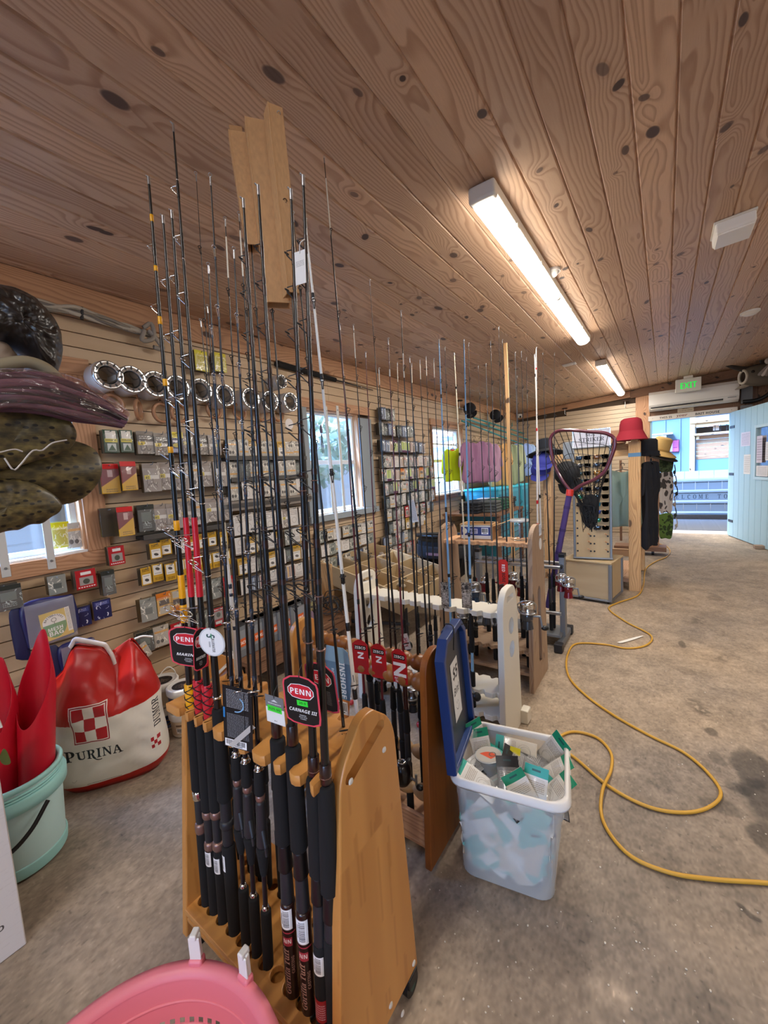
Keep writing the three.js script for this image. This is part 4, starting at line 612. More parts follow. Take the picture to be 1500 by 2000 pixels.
{ // white tubs with dark lids
  const lidTex = print(128, 128, (g, w) => { g.fillStyle = '#e8e6e2'; g.fillRect(0, 0, w, w); g.fillStyle = '#1e1d22'; g.beginPath(); g.arc(64, 64, 50, 0, 7); g.fill(); g.strokeStyle = '#7d6a5c'; g.lineWidth = 3; for (let i = 0; i < 9; i++) { g.beginPath(); g.arc(rnd(40, 90), rnd(40, 90), rnd(6, 20), rnd(0, 6), rnd(0, 6)); g.stroke(); } }, 0.35);
  const band = print(256, 96, (g, w, h) => { g.fillStyle = '#27417a'; g.fillRect(0, 0, w, h); for (let k = 0; k < 4; k++) { g.strokeStyle = '#a67a4a'; g.lineWidth = 6; g.beginPath(); g.arc(32 + k * 64, 52, 20, 0, 6); g.stroke(); g.fillStyle = '#15223f'; g.fillRect(4 + k * 64, 8, 50, 14); } scribble(g, 4, 78, 248, 2, 8, '#c9d2e6'); }, 0.4);
  const tan = print(256, 96, (g, w, h) => { g.fillStyle = '#cdbca2'; g.fillRect(0, 0, w, h); for (let k = 0; k < 3; k++) { g.fillStyle = '#6b5240'; g.fillRect(20 + k * 85, 20, 50, 12); barcode(g, 20 + k * 85, 44, 40, 38); } }, 0.5);
  const tub = (label, p, lab, r = 0.072, h = 0.13, tilt = 0) => {
    const t = thing('plastic_tub', label, 'tub', p, rnd(0, 3), 'white tubs stacked by the feed bag'); t.rotation.z = tilt;
    mesh('wall', lathe([[0.0005, 0], [r * 0.86, 0], [r * 0.9, 0.006], [r * 0.98, h - 0.03], [0.0005, h - 0.03]], 32), M.offwhite, t); mesh('label', cyl(r * 0.976, r * 0.912, h * 0.55, 0, h * 0.4, 0, 0, 0, 0, 32, true), lab, t);
    const l = mesh('lid', lathe([[r * 0.98, h - 0.036], [r * 1.06, h - 0.034], [r * 1.07, h - 0.006], [r * 1.02, h], [r * 0.9, h - 0.001], [r * 0.88, h - 0.006], [0.0005, h - 0.006]], 32), M.white, t); const lp = new THREE.CircleGeometry(r * 0.86, 28).rotateX(-Math.PI / 2).translate(0, h - 0.0052, 0); mesh('lid_print', lp, lidTex, t, l); return t;
  };
  const q = onY(352, 1445); const A = [q.x - 0.05, 0, q.z - 0.06];
  tub('white tub with a tan label, under the blue-labelled tub beside the oak rack', A, tan); tub('white tub with a blue label and dark round lid print, on the tan-labelled tub', [A[0] + 0.006, 0.131, A[2]], band);
  tub('white tub with a blue label low between the feed bag and the other tubs', [A[0] - 0.145, 0, A[2] + 0.03], band); const hi = tub('white tub with its wire handle raised, next to the feed bag seam', [A[0] - 0.15, 0.131, A[2] + 0.03], tan, 0.078);
  mesh('wire_handle', tube([[-0.06, 0.12, 0.04], [-0.02, 0.17, 0.04], [0.03, 0.2, 0.03], [0.06, 0.17, 0.02], [0.075, 0.12, 0.0]], 0.003, 20, 6), M.white, hi);
  tub('white lidded tub standing behind the oval hang tag', [onX(433, 1300, -2.15).x, 0, onX(433, 1300, -2.15).z], tan, 0.075, 0.3);
}
{ // translucent bin and its lid
  const t = thing('storage_bin', 'tall translucent white plastic bin heaped with leader packets', 'bin', [-0.41, 0, -1.21], 0.19);
  const milk = new THREE.MeshPhysicalMaterial({ color: col('#f2f4f4'), roughness: 0.26, transmission: 0.7, thickness: 0, ior: 1.3 });
  const outer = [], inner = [];
  for (const [y, w, d, cx] of [[0.003, 0.268, 0.25, -0.014], [0.012, 0.282, 0.262, -0.014], [0.05, 0.284, 0.262, -0.012], [0.1, 0.29, 0.265, -0.01], [0.2, 0.304, 0.275, -0.006], [0.27, 0.312, 0.28, -0.003], [0.278, 0.318, 0.286, -0.002], [0.34, 0.324, 0.292, 0]]) { outer.push(rrect(w, d, 0.045, y, 6, cx)); if (y > 0.01) inner.push(rrect(w - 0.006, d - 0.006, 0.043, y + (y < 0.02 ? 0 : 0), 6, cx)); }
  mesh('wall', loft(outer, false, true), milk, t);
  const rimM = std('#e2ddd6', 0.5), rim = [[0.322, 0.29, 0.332], [0.338, 0.306, 0.334], [0.352, 0.32, 0.33], [0.354, 0.322, 0.338], [0.344, 0.312, 0.352], [0.33, 0.298, 0.354], [0.318, 0.286, 0.35], [0.316, 0.284, 0.334]].map(([w, d, y]) => rrect(w, d, 0.05, y, 6));
  mesh('rim', loft([...rim, rim[0]], false, false), rimM, t);
  // hinged lid standing open
  const l = thing('bin_lid', 'dark blue bin lid standing open, with a handwritten white price sign', 'lid', [-0.41, 0, -1.21], 0.19);
  const g = new THREE.Group(); const m = (name, gs, mt) => { gs = [gs].flat().map((q) => q.rotateZ(0.06).translate(-0.172, 0.352, 0)); return mesh(name, gs, mt, l); };
  const LH = 0.415, half = 0.142, sh = shapeOf([[-half, 0], [half, 0], [half, LH - 0.05], [half - 0.05, LH], [-half + 0.05, LH], [-half, LH - 0.05]]);
  const frame = shapeOf([[-half, 0], [half, 0], [half, LH - 0.05], [half - 0.05, LH], [-half + 0.05, LH], [-half, LH - 0.05]], [[[-half + 0.014, 0.012], [-half + 0.014, LH - 0.056], [-half + 0.056, LH - 0.014], [half - 0.056, LH - 0.014], [half - 0.014, LH - 0.056], [half - 0.014, 0.012]]]);
  m('panel', extrude(sh, 0.004, 0.001).rotateY(Math.PI / 2), std('#232b38', 0.4)); m('frame', extrude(frame, 0.026, 0.003).rotateY(Math.PI / 2).translate(-0.004, 0, 0), std('#17356e', 0.4));
  m('spine', rbox(0.02, 0.36, 0.07, 0.006, -0.02, 0.22, -0.05), std('#16325f', 0.4));
  m('hinge', [cyl(0.007, 0.007, 0.26, 0.006, 0.0, 0, Math.PI / 2, 0, 0, 10)], M.black);
  m('strap', tube([[0.03, LH - 0.05, 0.05], [0.02, LH + 0.012, 0.0], [-0.012, LH + 0.01, -0.02], [0.028, LH - 0.02, -0.1]], 0.0022, 24, 5), M.black);
  const sign = print(128, 288, (g, w, h) => { g.fillStyle = '#dcdad6'; g.fillRect(0, 0, w, h); g.lineCap = 'round'; text(g, '$5', 66, 64, 84, '#161616', 'italic bold', 'sans-serif'); text(g, ':', 104, 66, 60, '#161616'); text(g, 'Bin!', 62, 150, 52, '#161616', 'italic bold', 'sans-serif'); g.strokeStyle = '#3a3a3a'; g.lineWidth = 3; g.beginPath(); g.arc(62, 222, 24, 0.3, 2.8); g.stroke(); g.fillStyle = '#3a3a3a'; g.fillRect(50, 204, 4, 12); g.fillRect(70, 204, 4, 12); }, 0.6);
  m('price_sign', card(0.085, 0.2, 0.0008).rotateY(Math.PI / 2).translate(0.0062, 0.2, -0.01), sign);
}
// ---------- packets in the bin ----------
const TEAL = '#2ea393', GREEN = '#12805c';
const leaderPrint = [0, 1, 2, 3].map((k) => print(128, 256, (g, w, h) => {
  g.fillStyle = ['#e6dccb', '#dcd3c6', '#e4e2de', '#17161a'][k]; g.fillRect(0, 0, w, h); g.fillStyle = [TEAL, GREEN, TEAL, '#101014'][k]; g.fillRect(0, 0, w, h * 0.2); g.fillStyle = 'rgba(20,60,60,.8)'; g.fillRect(w * 0.32, h * 0.07, w * 0.36, h * 0.04);
  scribble(g, 14, h * 0.3, 100, 6, 9, k === 3 ? '#b9b2a8' : '#8a7a66'); g.strokeStyle = k === 3 ? '#8c8a88' : '#9d9588'; g.lineWidth = 2; g.beginPath(); g.arc(64, h * 0.7, 40, 0, 7); g.stroke(); g.beginPath(); g.arc(60, h * 0.72, 33, 0, 7); g.stroke();
}, 0.35));
function leaderPacket(label, mat, group) {
  const t = thing('leader_packet', label, 'packet', [0, 0, 0], 0, group);
  mesh('card', card(0.07, 0.14, 0.0012, 0.004), mat, t); mesh('sleeve', card(0.066, 0.104, 0.003, 0.007).translate(0, -0.014, 0.0025), M.film, t);
  return t;
}
{ const protos = leaderPrint.map(() => null), B = V(-0.41, 0, -1.21), place = (k, u, v, y, rx, ry, rz, label) => {
    const p = V(u, 0, v).applyAxisAngle(V(0, 1, 0), 0.19).add(B).setY(y), t = protos[k] ? copyOf(protos[k], p, undefined, label) : (protos[k] = leaderPacket(label, leaderPrint[k], 'leader packets heaped in the bin'));
    t.position.copy(p); t.rotation.order = 'YXZ'; t.rotation.set(rx, ry + 0.19, rz); return t; };
  const lab = ['leader packet with a teal header heaped in the white bin', 'leader packet with a green header heaped in the white bin', 'pale leader packet with a teal header heaped in the white bin', 'black-carded leader packet heaped in the white bin'];
  place(0, -0.1, 0.075, 0.30, -1.2, 1.25, 0.1, 'beige teal-headed leader packet along the front of the bin, upper one'); place(2, -0.105, 0.085, 0.31, -1.1, 1.2, 0.25, 'clear teal-headed leader packet at the front corner of the bin by the lid');
  place(3, 0.0, 0.065, 0.315, -0.75, 0.1, 0.12, 'black-carded packet at the front of the bin beside the bent green hanger'); place(2, 0.075, 0.08, 0.315, -0.5, -0.1, -0.05, 'packet with an upright teal header at the front edge of the bin'); place(1, 0.045, 0.1, 0.315, -0.2, 0.3, 0.5, 'packet with a bent green hanger leaning over the front of the bin');
  place(1, 0.13, 0.04, 0.3, -0.9, -1.2, 0.1, 'green-headed leader packet lying at the side rim of the bin, nearer one'); place(1, 0.125, -0.04, 0.305, -0.9, -1.3, 0.0, 'green-headed leader packet lying at the side rim of the bin, farther one');
  place(3, 0.03, -0.04, 0.31, -1.1, 1.5, 0.05, 'long black-carded packet lying across the middle of the bin'); place(1, -0.13, -0.1, 0.315, -0.3, 0.9, 0.1, 'green-headed packet standing in the back corner of the bin by the lid'); place(1, -0.115, -0.085, 0.29, -0.4, 0.6, 0.0, 'second green-headed packet behind the spool in the bin');
  place(1, 0.12, -0.12, 0.315, -0.3, -0.6, -0.5, 'green-headed packet poking over the back rim of the bin'); place(0, 0.0, -0.11, 0.30, -0.55, 0.05, 1.5, 'large clear leader packet lying along the back wall of the bin');
  for (let i = 0; i < 22; i++) { const k = Math.floor(rnd(0, 4)); place(k, rnd(-0.11, 0.11), rnd(-0.1, 0.09), 0.235 + rnd(0, 0.05), rnd(-1.5, -1.0), rnd(0, 6), rnd(-0.2, 0.2), lab[k]); }
  const gs = []; for (let i = 0; i < 240; i++) { const side = i % 4, y = rnd(0.068, 0.235), w2 = (0.282 + (y - 0.03) * 0.1) / 2 - 0.012, d2 = (0.262 + (y - 0.03) * 0.06) / 2 - 0.012; let x, z, ry; if (side < 2) { x = rnd(-1, 1) * (w2 - 0.045) - 0.012; z = (side ? -1 : 1) * (d2 - rnd(0, 0.006)); ry = rnd(-0.04, 0.04); } else { x = (side === 2 ? 1 : -1) * (w2 - rnd(0, 0.006)) - 0.012; z = rnd(-0.08, 0.08); ry = Math.PI / 2 + rnd(-0.04, 0.04); } gs.push(box(rnd(0.045, 0.065), rnd(0.08, 0.12), 0.001, 0, 0, 0, 0, 0, rnd(-1.2, 1.2)).rotateX(rnd(-0.03, 0.03)).rotateY(ry).translate(x, y, z)); }
  const bits = [[], [], []]; gs.forEach((g, i) => bits[i % 3].push(g));
  bits.forEach((b, i) => { const o = tag(mesh('packet_fill', b, std(['#d9d6d0', '#6fb0a6', '#c9b9a6'][i], 0.5)), ['pale packets seen blurred through the bin wall', 'teal packets seen blurred through the bin wall', 'tan packets seen blurred through the bin wall'][i], 'packets'); o.userData.kind = 'stuff'; o.position.set(-0.41, 0, -1.21); o.rotation.y = 0.19; });
  const sp = thing('line_spool', 'spool with an orange round label on top, in the white bin', 'spool', V(-0.075, 0, -0.03).applyAxisAngle(V(0, 1, 0), 0.19).add(B).setY(0.262)); sp.rotation.z = 0.12;
  mesh('flange', lathe([[0.0005, 0], [0.045, 0], [0.046, 0.004], [0.03, 0.006], [0.03, 0.05], [0.046, 0.052], [0.045, 0.056], [0.0005, 0.056]], 28), phys('#d5d8d8', 0.2, { transmission: 0.3, thickness: 0 }), sp);
  mesh('label', new THREE.CircleGeometry(0.042, 28).rotateX(-Math.PI / 2).translate(0, 0.0567, 0), print(128, 128, (g) => { g.fillStyle = '#b9b2a8'; g.fillRect(0, 0, 128, 128); g.fillStyle = '#d8502a'; g.beginPath(); g.moveTo(20, 74); g.quadraticCurveTo(60, 20, 110, 60); g.lineTo(90, 94); g.closePath(); g.fill(); g.strokeStyle = '#56514c'; g.lineWidth = 5; g.beginPath(); g.arc(84, 56, 16, 0, 7); g.stroke(); }), sp);
  const yt = thing('price_tag', 'bright yellow price tag among the packets in the white bin', 'tag', V(0.005, 0, -0.055).applyAxisAngle(V(0, 1, 0), 0.19).add(B).setY(0.335)); yt.rotation.set(-0.5, 0.2, 0); mesh('tag_card', [rbox(0.034, 0.022, 0.001, 0.0004, 0, 0, 0), rbox(0.006, 0.03, 0.001, 0.0004, -0.004, -0.02, 0)], std('#ecdc10', 0.5), yt);
}
// ---------- hang tags ----------
function hangTag(label, x0, y0, x1, y1, z, mat, opt = {}) {
  const xc = (x0 + x1) / 2, yc = (y0 + y1) / 2, c = onZ(xc, yc, z), w = onZ(x0, yc, z).distanceTo(onZ(x1, yc, z)), h = onZ(xc, y0, z).distanceTo(onZ(xc, y1, z));
  const t = thing('hang_tag', label, 'tag', c, opt.turn ?? 0.1, opt.group); t.rotation.order = 'YXZ'; t.rotation.z = opt.tilt ?? 0; t.rotation.x = opt.pitch ?? 0;
  const ww = opt.w ?? w / Math.cos(opt.turn ?? 0.1);
  const pts = opt.oval ? null : opt.shape?.map(([a, b]) => [a * ww / 2, b * h / 2]);
  const uvs = (g) => { const p = g.attributes.position, u = g.attributes.uv; for (let i = 0; i < p.count; i++) u.setXY(i, p.getX(i) / ww + 0.5, p.getY(i) / h + 0.5); return g; };
  const s = opt.oval ? (() => { const q = new THREE.Shape(); q.absellipse(0, 0, ww / 2, h / 2, 0, Math.PI * 2); return q; })() : shapeOf(pts ?? [[-ww / 2, -h / 2], [ww / 2, -h / 2], [ww / 2, h / 2], [-ww / 2, h / 2]]);
  mesh('card', uvs(clean(extrude(s, 0.0008, 0, 20))), mat, t);
  if (opt.cord !== false) mesh('cord', tube([[0, h / 2 - 0.004, 0.001], [0.004, h / 2 + 0.008, 0.004], [opt.cx ?? 0.004, h / 2 + 0.02, -0.008]], 0.0008, 8, 4), std(opt.cordColor ?? '#3a3a3a', 0.7), t);
  return t;
}
const pennShape = [[-0.94, -0.86], [-0.6, -0.97], [0, -1], [0.6, -0.97], [0.94, -0.86], [1, -0.6], [1, 0.6], [0.94, 0.76], [0.55, 0.94], [0, 1], [-0.55, 0.94], [-0.94, 0.76], [-1, 0.6], [-1, -0.6]];
const penn = (line, sticker, back) => print(256, 400, (g, w, h) => {
  g.fillStyle = '#e2475a'; g.fillRect(0, 0, w, h); g.fillStyle = '#151417'; g.beginPath(); pennShape.forEach(([a, b], i) => { const x = w / 2 + a * (w / 2 - 11), y = h / 2 - b * (h / 2 - 11); i ? g.lineTo(x, y) : g.moveTo(x, y); }); g.fill();
  const oval = (x, y, rx, ry, c) => { g.fillStyle = c; g.beginPath(); for (const [a, b] of [[-1, -0.3], [-0.7, -0.85], [0, -1], [0.7, -0.85], [1, -0.3], [1, 0.3], [0.7, 0.85], [0, 1], [-0.7, 0.85], [-1, 0.3]]) g.lineTo(x + a * rx, y + b * ry); g.fill(); };
  oval(128, 128, 94, 62, '#e8e6e6'); oval(128, 128, 88, 56, '#cf2033'); text(g, 'PENN', 128, 130, 62, '#f4f2f2', 'bold', 'sans-serif', 'center', 160);
  if (sticker) { g.fillStyle = '#35e03c'; g.fillRect(94, 200, 78, 44); text(g, sticker, 133, 222, 26, '#116616'); }
  if (line) { text(g, line, 128, 284, 38, '#f2f2f2', 'italic bold', 'sans-serif', 'center', 200); for (const [s, y] of [['FISHING', 322], ['BOAT ROD', 337], ['COMBO', 352]]) text(g, s, 128, y, 12, '#cfcfcf'); }
  if (back) { scribble(g, 50, 225, 150, 9, 13, '#8d8a8a'); }
}, 0.35);
hangTag('black and red logo hang tag with a green price sticker', 561, 1322, 617, 1414, -0.462, penn('CARNAGE III', '39.9'), { shape: pennShape, turn: 0.14, tilt: 0.03, group: 'black and red logo hang tags' });
hangTag('black and red logo hang tag partly behind a gold-ringed rod, without a sticker', 594, 1297, 661, 1384, -0.53, penn(null, null, true), { shape: pennShape, turn: -0.15, tilt: 0.12, group: 'black and red logo hang tags' });
hangTag('black and red logo hang tag on the yellow-banded rod', 345, 1226, 386, 1299, -0.478, penn('MARINER'), { shape: pennShape, turn: 0.3, group: 'black and red logo hang tags' });
hangTag('black and red logo hang tag seen edge-on between the red-banded rods', 382, 1230, 400, 1304, -0.478, penn('MARINER'), { shape: pennShape, turn: 1.9, w: 0.045, tilt: -0.1, group: 'black and red logo hang tags' });
hangTag('oval white hang tag with a green emblem on the ringed black rod', 397, 1228, 431, 1280, -0.472, print(128, 200, (g, w, h) => { g.fillStyle = '#c9cccf'; g.fillRect(0, 0, w, h); g.fillStyle = '#eeeef0'; g.beginPath(); g.ellipse(64, 100, 57, 92, 0, 0, 7); g.fill(); g.save(); g.translate(64, 100); g.rotate(Math.PI / 2); text(g, 'S', -42, 4, 56, '#2e4f50', 'bold'); g.fillStyle = '#4f9a74'; g.fillRect(-60, -3, 36, 6); text(g, 'BLUEWATER', 22, -6, 17, '#34383c'); text(g, 'FISHING', 18, 12, 10, '#6a6e72'); g.restore(); }, 0.35), { oval: true, turn: 0.25 });
hangTag('small grey and white price tag with a green sticker on the thick rod', 523, 1361, 552, 1412, -0.466, print(128, 240, (g, w, h) => { g.fillStyle = '#e9e7e4'; g.fillRect(0, 0, w, h); g.fillStyle = '#77777a'; g.fillRect(0, 0, w, h * 0.44); g.fillStyle = '#d8d8da'; g.beginPath(); g.moveTo(40, 50); g.lineTo(64, 30); g.lineTo(88, 50); g.closePath(); g.fill(); text(g, 'Shakespeare', 64, 66, 15, '#e8e8e8'); g.fillStyle = '#3fdc3a'; g.fillRect(12, 88, 100, 52); text(g, '$25.95', 62, 114, 27, '#1a6b1a'); text(g, '6-1', 64, 216, 14, '#333'); }), { turn: 0.1 });
{ const mat = print(160, 360, (g, w, h) => { g.fillStyle = '#12131a'; g.fillRect(0, 0, w, h); scribble(g, 20, 20, 120, 12, 9, '#a9abb0'); scribble(g, 20, 160, 120, 18, 8, '#8f9298'); g.strokeStyle = '#86b4dc'; g.lineWidth = 7; g.beginPath(); g.arc(70, 100, 44, -1, 1.7); g.stroke(); g.fillStyle = '#2a7fc4'; g.fillRect(0, 130, 10, 60); barcode(g, 6, 312, 120, 44); }, 0.3);
  const b = hangTag('dark folded rod brochure with fine white print and a barcode', 447, 1346, 482, 1460, -0.466, mat, { turn: 0.3, tilt: -0.08, cord: false }); mesh('fold', card(0.02, 0.1, 0.0008).rotateY(0.9).translate(0.024, 0.012, -0.006), std('#191a20', 0.3), b); mesh('fold_back', card(0.03, 0.11, 0.0008).rotateY(-0.7).translate(-0.03, 0.006, -0.012), std('#15161c', 0.3), b); mesh('curled_corner', card(0.012, 0.06, 0.0008).rotateZ(-0.9).rotateY(0.6).translate(0.018, -0.03, 0.01), std('#c9c6c2', 0.4), b); }
hangTag('small white hang tag with a grey band on the tall rods near the cardboard sleeves', 578, 490, 596, 556, -0.48, print(64, 200, (g, w, h) => { g.fillStyle = '#e2dcd6'; g.fillRect(0, 0, w, h); scribble(g, 8, 60, 48, 4, 9, '#9a958f'); }), { turn: 0.1, cordColor: '#e8e4de', tilt: -0.05 });
const zebco = (big) => print(128, 300, (g, w, h) => { g.fillStyle = '#b51a22'; g.fillRect(0, 0, w, h); g.fillStyle = '#16100f'; g.fillRect(16, 50, 96, 42); text(g, 'ZEBCO', 64, 71, 34, '#f0eeee', 'bold', 'sans-serif', 'center', 88); if (big) { g.fillStyle = '#f2f0f0'; g.beginPath(); for (const [a, b] of [[10, 120], [118, 120], [118, 146], [52, 214], [118, 214], [118, 242], [10, 242], [10, 214], [76, 148], [10, 148]]) g.lineTo(a, b); g.fill(); text(g, 'ROD', 40, 262, 24, '#f0eeee'); text(g, 'SERIES', 62, 284, 26, '#f0eeee', 'bold', 'sans-serif', 'center', 100); } else { g.fillStyle = '#f2f0f0'; g.beginPath(); for (const [a, b] of [[40, 110], [90, 110], [90, 122], [60, 152], [90, 152], [90, 166], [40, 166], [40, 152], [72, 124], [40, 124]]) g.lineTo(a, b); g.fill(); scribble(g, 20, 184, 90, 9, 11, '#8e2a2c'); } }, 0.4);
const zs = [[-1, -1], [1, -1], [1, 0.72], [0.6, 0.9], [0.15, 1], [-0.15, 1], [-0.6, 0.9], [-1, 0.72]];
hangTag('red hang tag with a small white letter, nearest the white rod', 692, 1250, 717, 1315, -1.05, zebco(false), { shape: zs, turn: 0.2, group: 'red rod hang tags' });
hangTag('red hang tag with a small white letter on the middle maroon rod', 727, 1258, 753, 1324, -1.05, zebco(false), { shape: zs, turn: 0.1, group: 'red rod hang tags' });
hangTag('red hang tag with a large white letter and two printed words', 767, 1268, 794, 1334, -1.05, zebco(true), { shape: zs, turn: 0.05, group: 'red rod hang tags' });
hangTag('bright red hang tag with a rod name reading downward', 974, 1093, 992, 1144, -2.26, print(96, 280, (g, w, h) => { g.fillStyle = '#d8271c'; g.fillRect(0, 0, w, h); g.save(); g.translate(50, 66); g.rotate(Math.PI / 2); text(g, 'RED', 24, 0, 44, '#f6f2ee', 'bold', 'sans-serif', 'center', 84); text(g, 'BONE', 126, 0, 44, '#1c1010', 'bold', 'sans-serif', 'center', 104); g.restore(); g.fillStyle = '#e8675c'; g.fillRect(0, 262, w, 6); }), { shape: [[-1, -0.9], [0.7, -1], [1, -0.7], [1, 0.8], [0.5, 1], [-0.5, 1], [-1, 0.85]], turn: 0.1 });
hangTag('pale hang tag with red rod lettering behind the knob rails', 788, 1238, 799, 1268, -1.3, print(96, 220, (g, w, h) => { g.fillStyle = '#d9d4d0'; g.fillRect(0, 0, w, h); g.save(); g.translate(48, 120); g.rotate(Math.PI / 2); text(g, 'Ugly', 0, 0, 60, '#c02a3c', 'bold'); g.restore(); }), { turn: 0.2, tilt: 0.25 });
hangTag('white printed hang tag twisted on a black rod before the lure wall', 802, 976, 812, 1020, -1.752, print(96, 300, (g, w, h) => { g.fillStyle = '#e6e4e2'; g.fillRect(0, 0, w, h); scribble(g, 10, 20, 76, 22, 12, '#8c8c90'); }), { turn: 0.3, tilt: 0.15 });
for (const [x0, x1, l] of [[862, 876, 'camouflage-printed rod card on the pale blue rod nearer the lure wall'], [902, 921, 'camouflage-printed rod card on the pale blue rod by the cream rod']]) hangTag(l, x0, 1138, x1, 1188, -1.74, print(96, 240, (g, w, h) => { for (let i = 0; i < 400; i++) { g.fillStyle = pick(['#6e6253', '#8f8472', '#b5aa98', '#4a4238']); g.fillRect(rnd(-10, w), rnd(-10, h), rnd(6, 26), rnd(4, 14)); } g.fillStyle = '#2c2822'; g.fillRect(34, 30, 28, 36); scribble(g, 14, 100, 66, 9, 12, '#d9d0c2'); }), { turn: 0.05, cord: false });
{ const p = print(128, 320, (g, w, h) => { g.fillStyle = '#5f8099'; g.fillRect(0, 0, w, h); g.fillStyle = '#86a9bf'; g.fillRect(0, 0, w, 70); g.fillStyle = '#d88a4a'; g.fillRect(0, 236, w, 84); g.save(); g.translate(84, 150); g.rotate(Math.PI / 2); text(g, 'INSHORE', 0, 0, 38, '#dfe8ee', 'bold'); g.restore(); g.save(); g.translate(36, 150); g.rotate(Math.PI / 2); text(g, 'ROD SERIES', 0, 0, 18, '#c9d6de'); g.restore(); barcode(g, 20, 246, 80, 60); }, 0.35); hangTag('blue and orange rod sleeve card behind the hang tags, lettered vertically', 641, 1266, 684, 1398, -0.72, p, { shape: [[-0.75, -1], [0.55, -1], [1, 0.2], [0.85, 0.9], [0.5, 1], [-0.8, 1], [-1, 0.6]], turn: 0.1, cord: false }); }
// lettering and stickers on the rod butts: wrapped round the rod they belong to
function wrapLabel(R, y0, y1, r, mat, arc, mid, name) { const a = R.S(y1), b = R.S(y0), g = new THREE.CylinderGeometry(r, r, Math.abs(b - a), 12, 1, true, mid - arc / 2, arc).translate(0, (a + b) / 2, 0); mesh(name, g, mat, R.t); }
const barMat = print(96, 160, (g) => { g.fillStyle = '#f1efec'; g.fillRect(0, 0, 96, 160); g.save(); g.translate(96, 0); g.rotate(Math.PI / 2); barcode(g, 6, 14, 148, 70); g.restore(); }, 0.4);
const goldMat = print(96, 360, (g, w, h) => { g.fillStyle = '#261210'; g.fillRect(0, 0, w, h); g.fillStyle = '#b83a4c'; g.fillRect(0, 4, w, 6); g.fillRect(26, 30, 50, 44); text(g, 'NN', 51, 50, 28, '#f3e6e6'); g.save(); g.translate(42, 330); g.rotate(-Math.PI / 2); text(g, 'Gorilla Tuff', 0, 0, 40, '#c9a08e', 'italic bold', 'serif', 'left'); text(g, 'CASTING', 110, 32, 22, '#b08a7a', 'bold', 'sans-serif', 'left'); g.restore(); }, 0.3);
for (const [R, a, b, c] of [[rD, 1762, 1800, 1935], [rE, 1782, 1828, 1966]]) { wrapLabel(R, a, b, 0.0169, barMat, 1.9, 0.35, 'barcode_label'); wrapLabel(R, b + 4, c, 0.0168, goldMat, 2.6, 0.4, 'lettering'); }
wrapLabel(rF, 1852, 1888, 0.0169, barMat, 1.7, 0.2, 'barcode_label'); wrapLabel(rF, 1936, 1978, 0.0169, print(96, 128, (g, w, h) => { g.fillStyle = '#a81c22'; g.fillRect(0, 0, w, h); scribble(g, 8, 26, 80, 7, 13, '#d8a8a8'); }), 2, 0.2, 'red_sticker');
wrapLabel(r2, 1656, 1683, 0.0144, barMat, 1.6, 0.2, 'barcode_label'); wrapLabel(r3, 1668, 1697, 0.0146, barMat, 1.6, 0.2, 'barcode_label'); wrapLabel(r4, 1662, 1692, 0.0166, barMat, 1.2, -0.3, 'barcode_label');
// ---------- cardboard sleeves on the rod tips ----------
{ const kraft = dataTex(128, 128, (x, y) => { const v = 1 + (fbm(x * 0.08, y * 0.3, 3) - 0.45) * 0.14; return [196 * v, 150 * v, 102 * v]; }), km = new THREE.MeshStandardMaterial({ map: kraft, roughness: 0.85 });
  const sleeve = (label, a, b, w, turn, open, dp = 0.03) => { const T = onZ(a[0], a[1], zB), B = onZ(b[0], b[1], zB), u = T.clone().sub(B), L = u.length(); const t = thing('cardboard_sleeve', label, 'cardboard sleeve', B, 0, 'kraft cardboard sleeves over rod tips'); t.quaternion.setFromUnitVectors(V(0, 1, 0), u.normalize()).multiply(new THREE.Quaternion().setFromAxisAngle(V(0, 1, 0), turn));
    mesh('broad_face', rbox(w, L, 0.003, 0.001, 0, L / 2, 0.014), km, t); mesh('narrow_face', rbox(0.003, L * 1.005, 0.032, 0.001, -w / 2, L / 2, 0), km, t); mesh('back_face', rbox(w, L * 0.995, 0.003, 0.001, 0, L / 2, -0.015), km, t); mesh('flap', rbox(0.004, L * 0.98, 0.03, 0.001, w / 2 - 0.002, L / 2, 0), km, t); if (open) mesh('torn_end', box(w * 0.7, 0.02, 0.002, -0.004, L + 0.004, 0.008, 0.5, 0.2, 0.2), km, t); };
  sleeve('shortest kraft cardboard sleeve over a rod tip, with a torn top', [466, 268], [500, 486], 0.04, 0.95, true); sleeve('middle kraft cardboard sleeve of three, with the widest face', [503, 244], [545, 597], 0.05, 0.95); sleeve('tallest kraft cardboard sleeve, its narrow face lit pale', [534, 217], [572, 578], 0.03, 1.15);
}
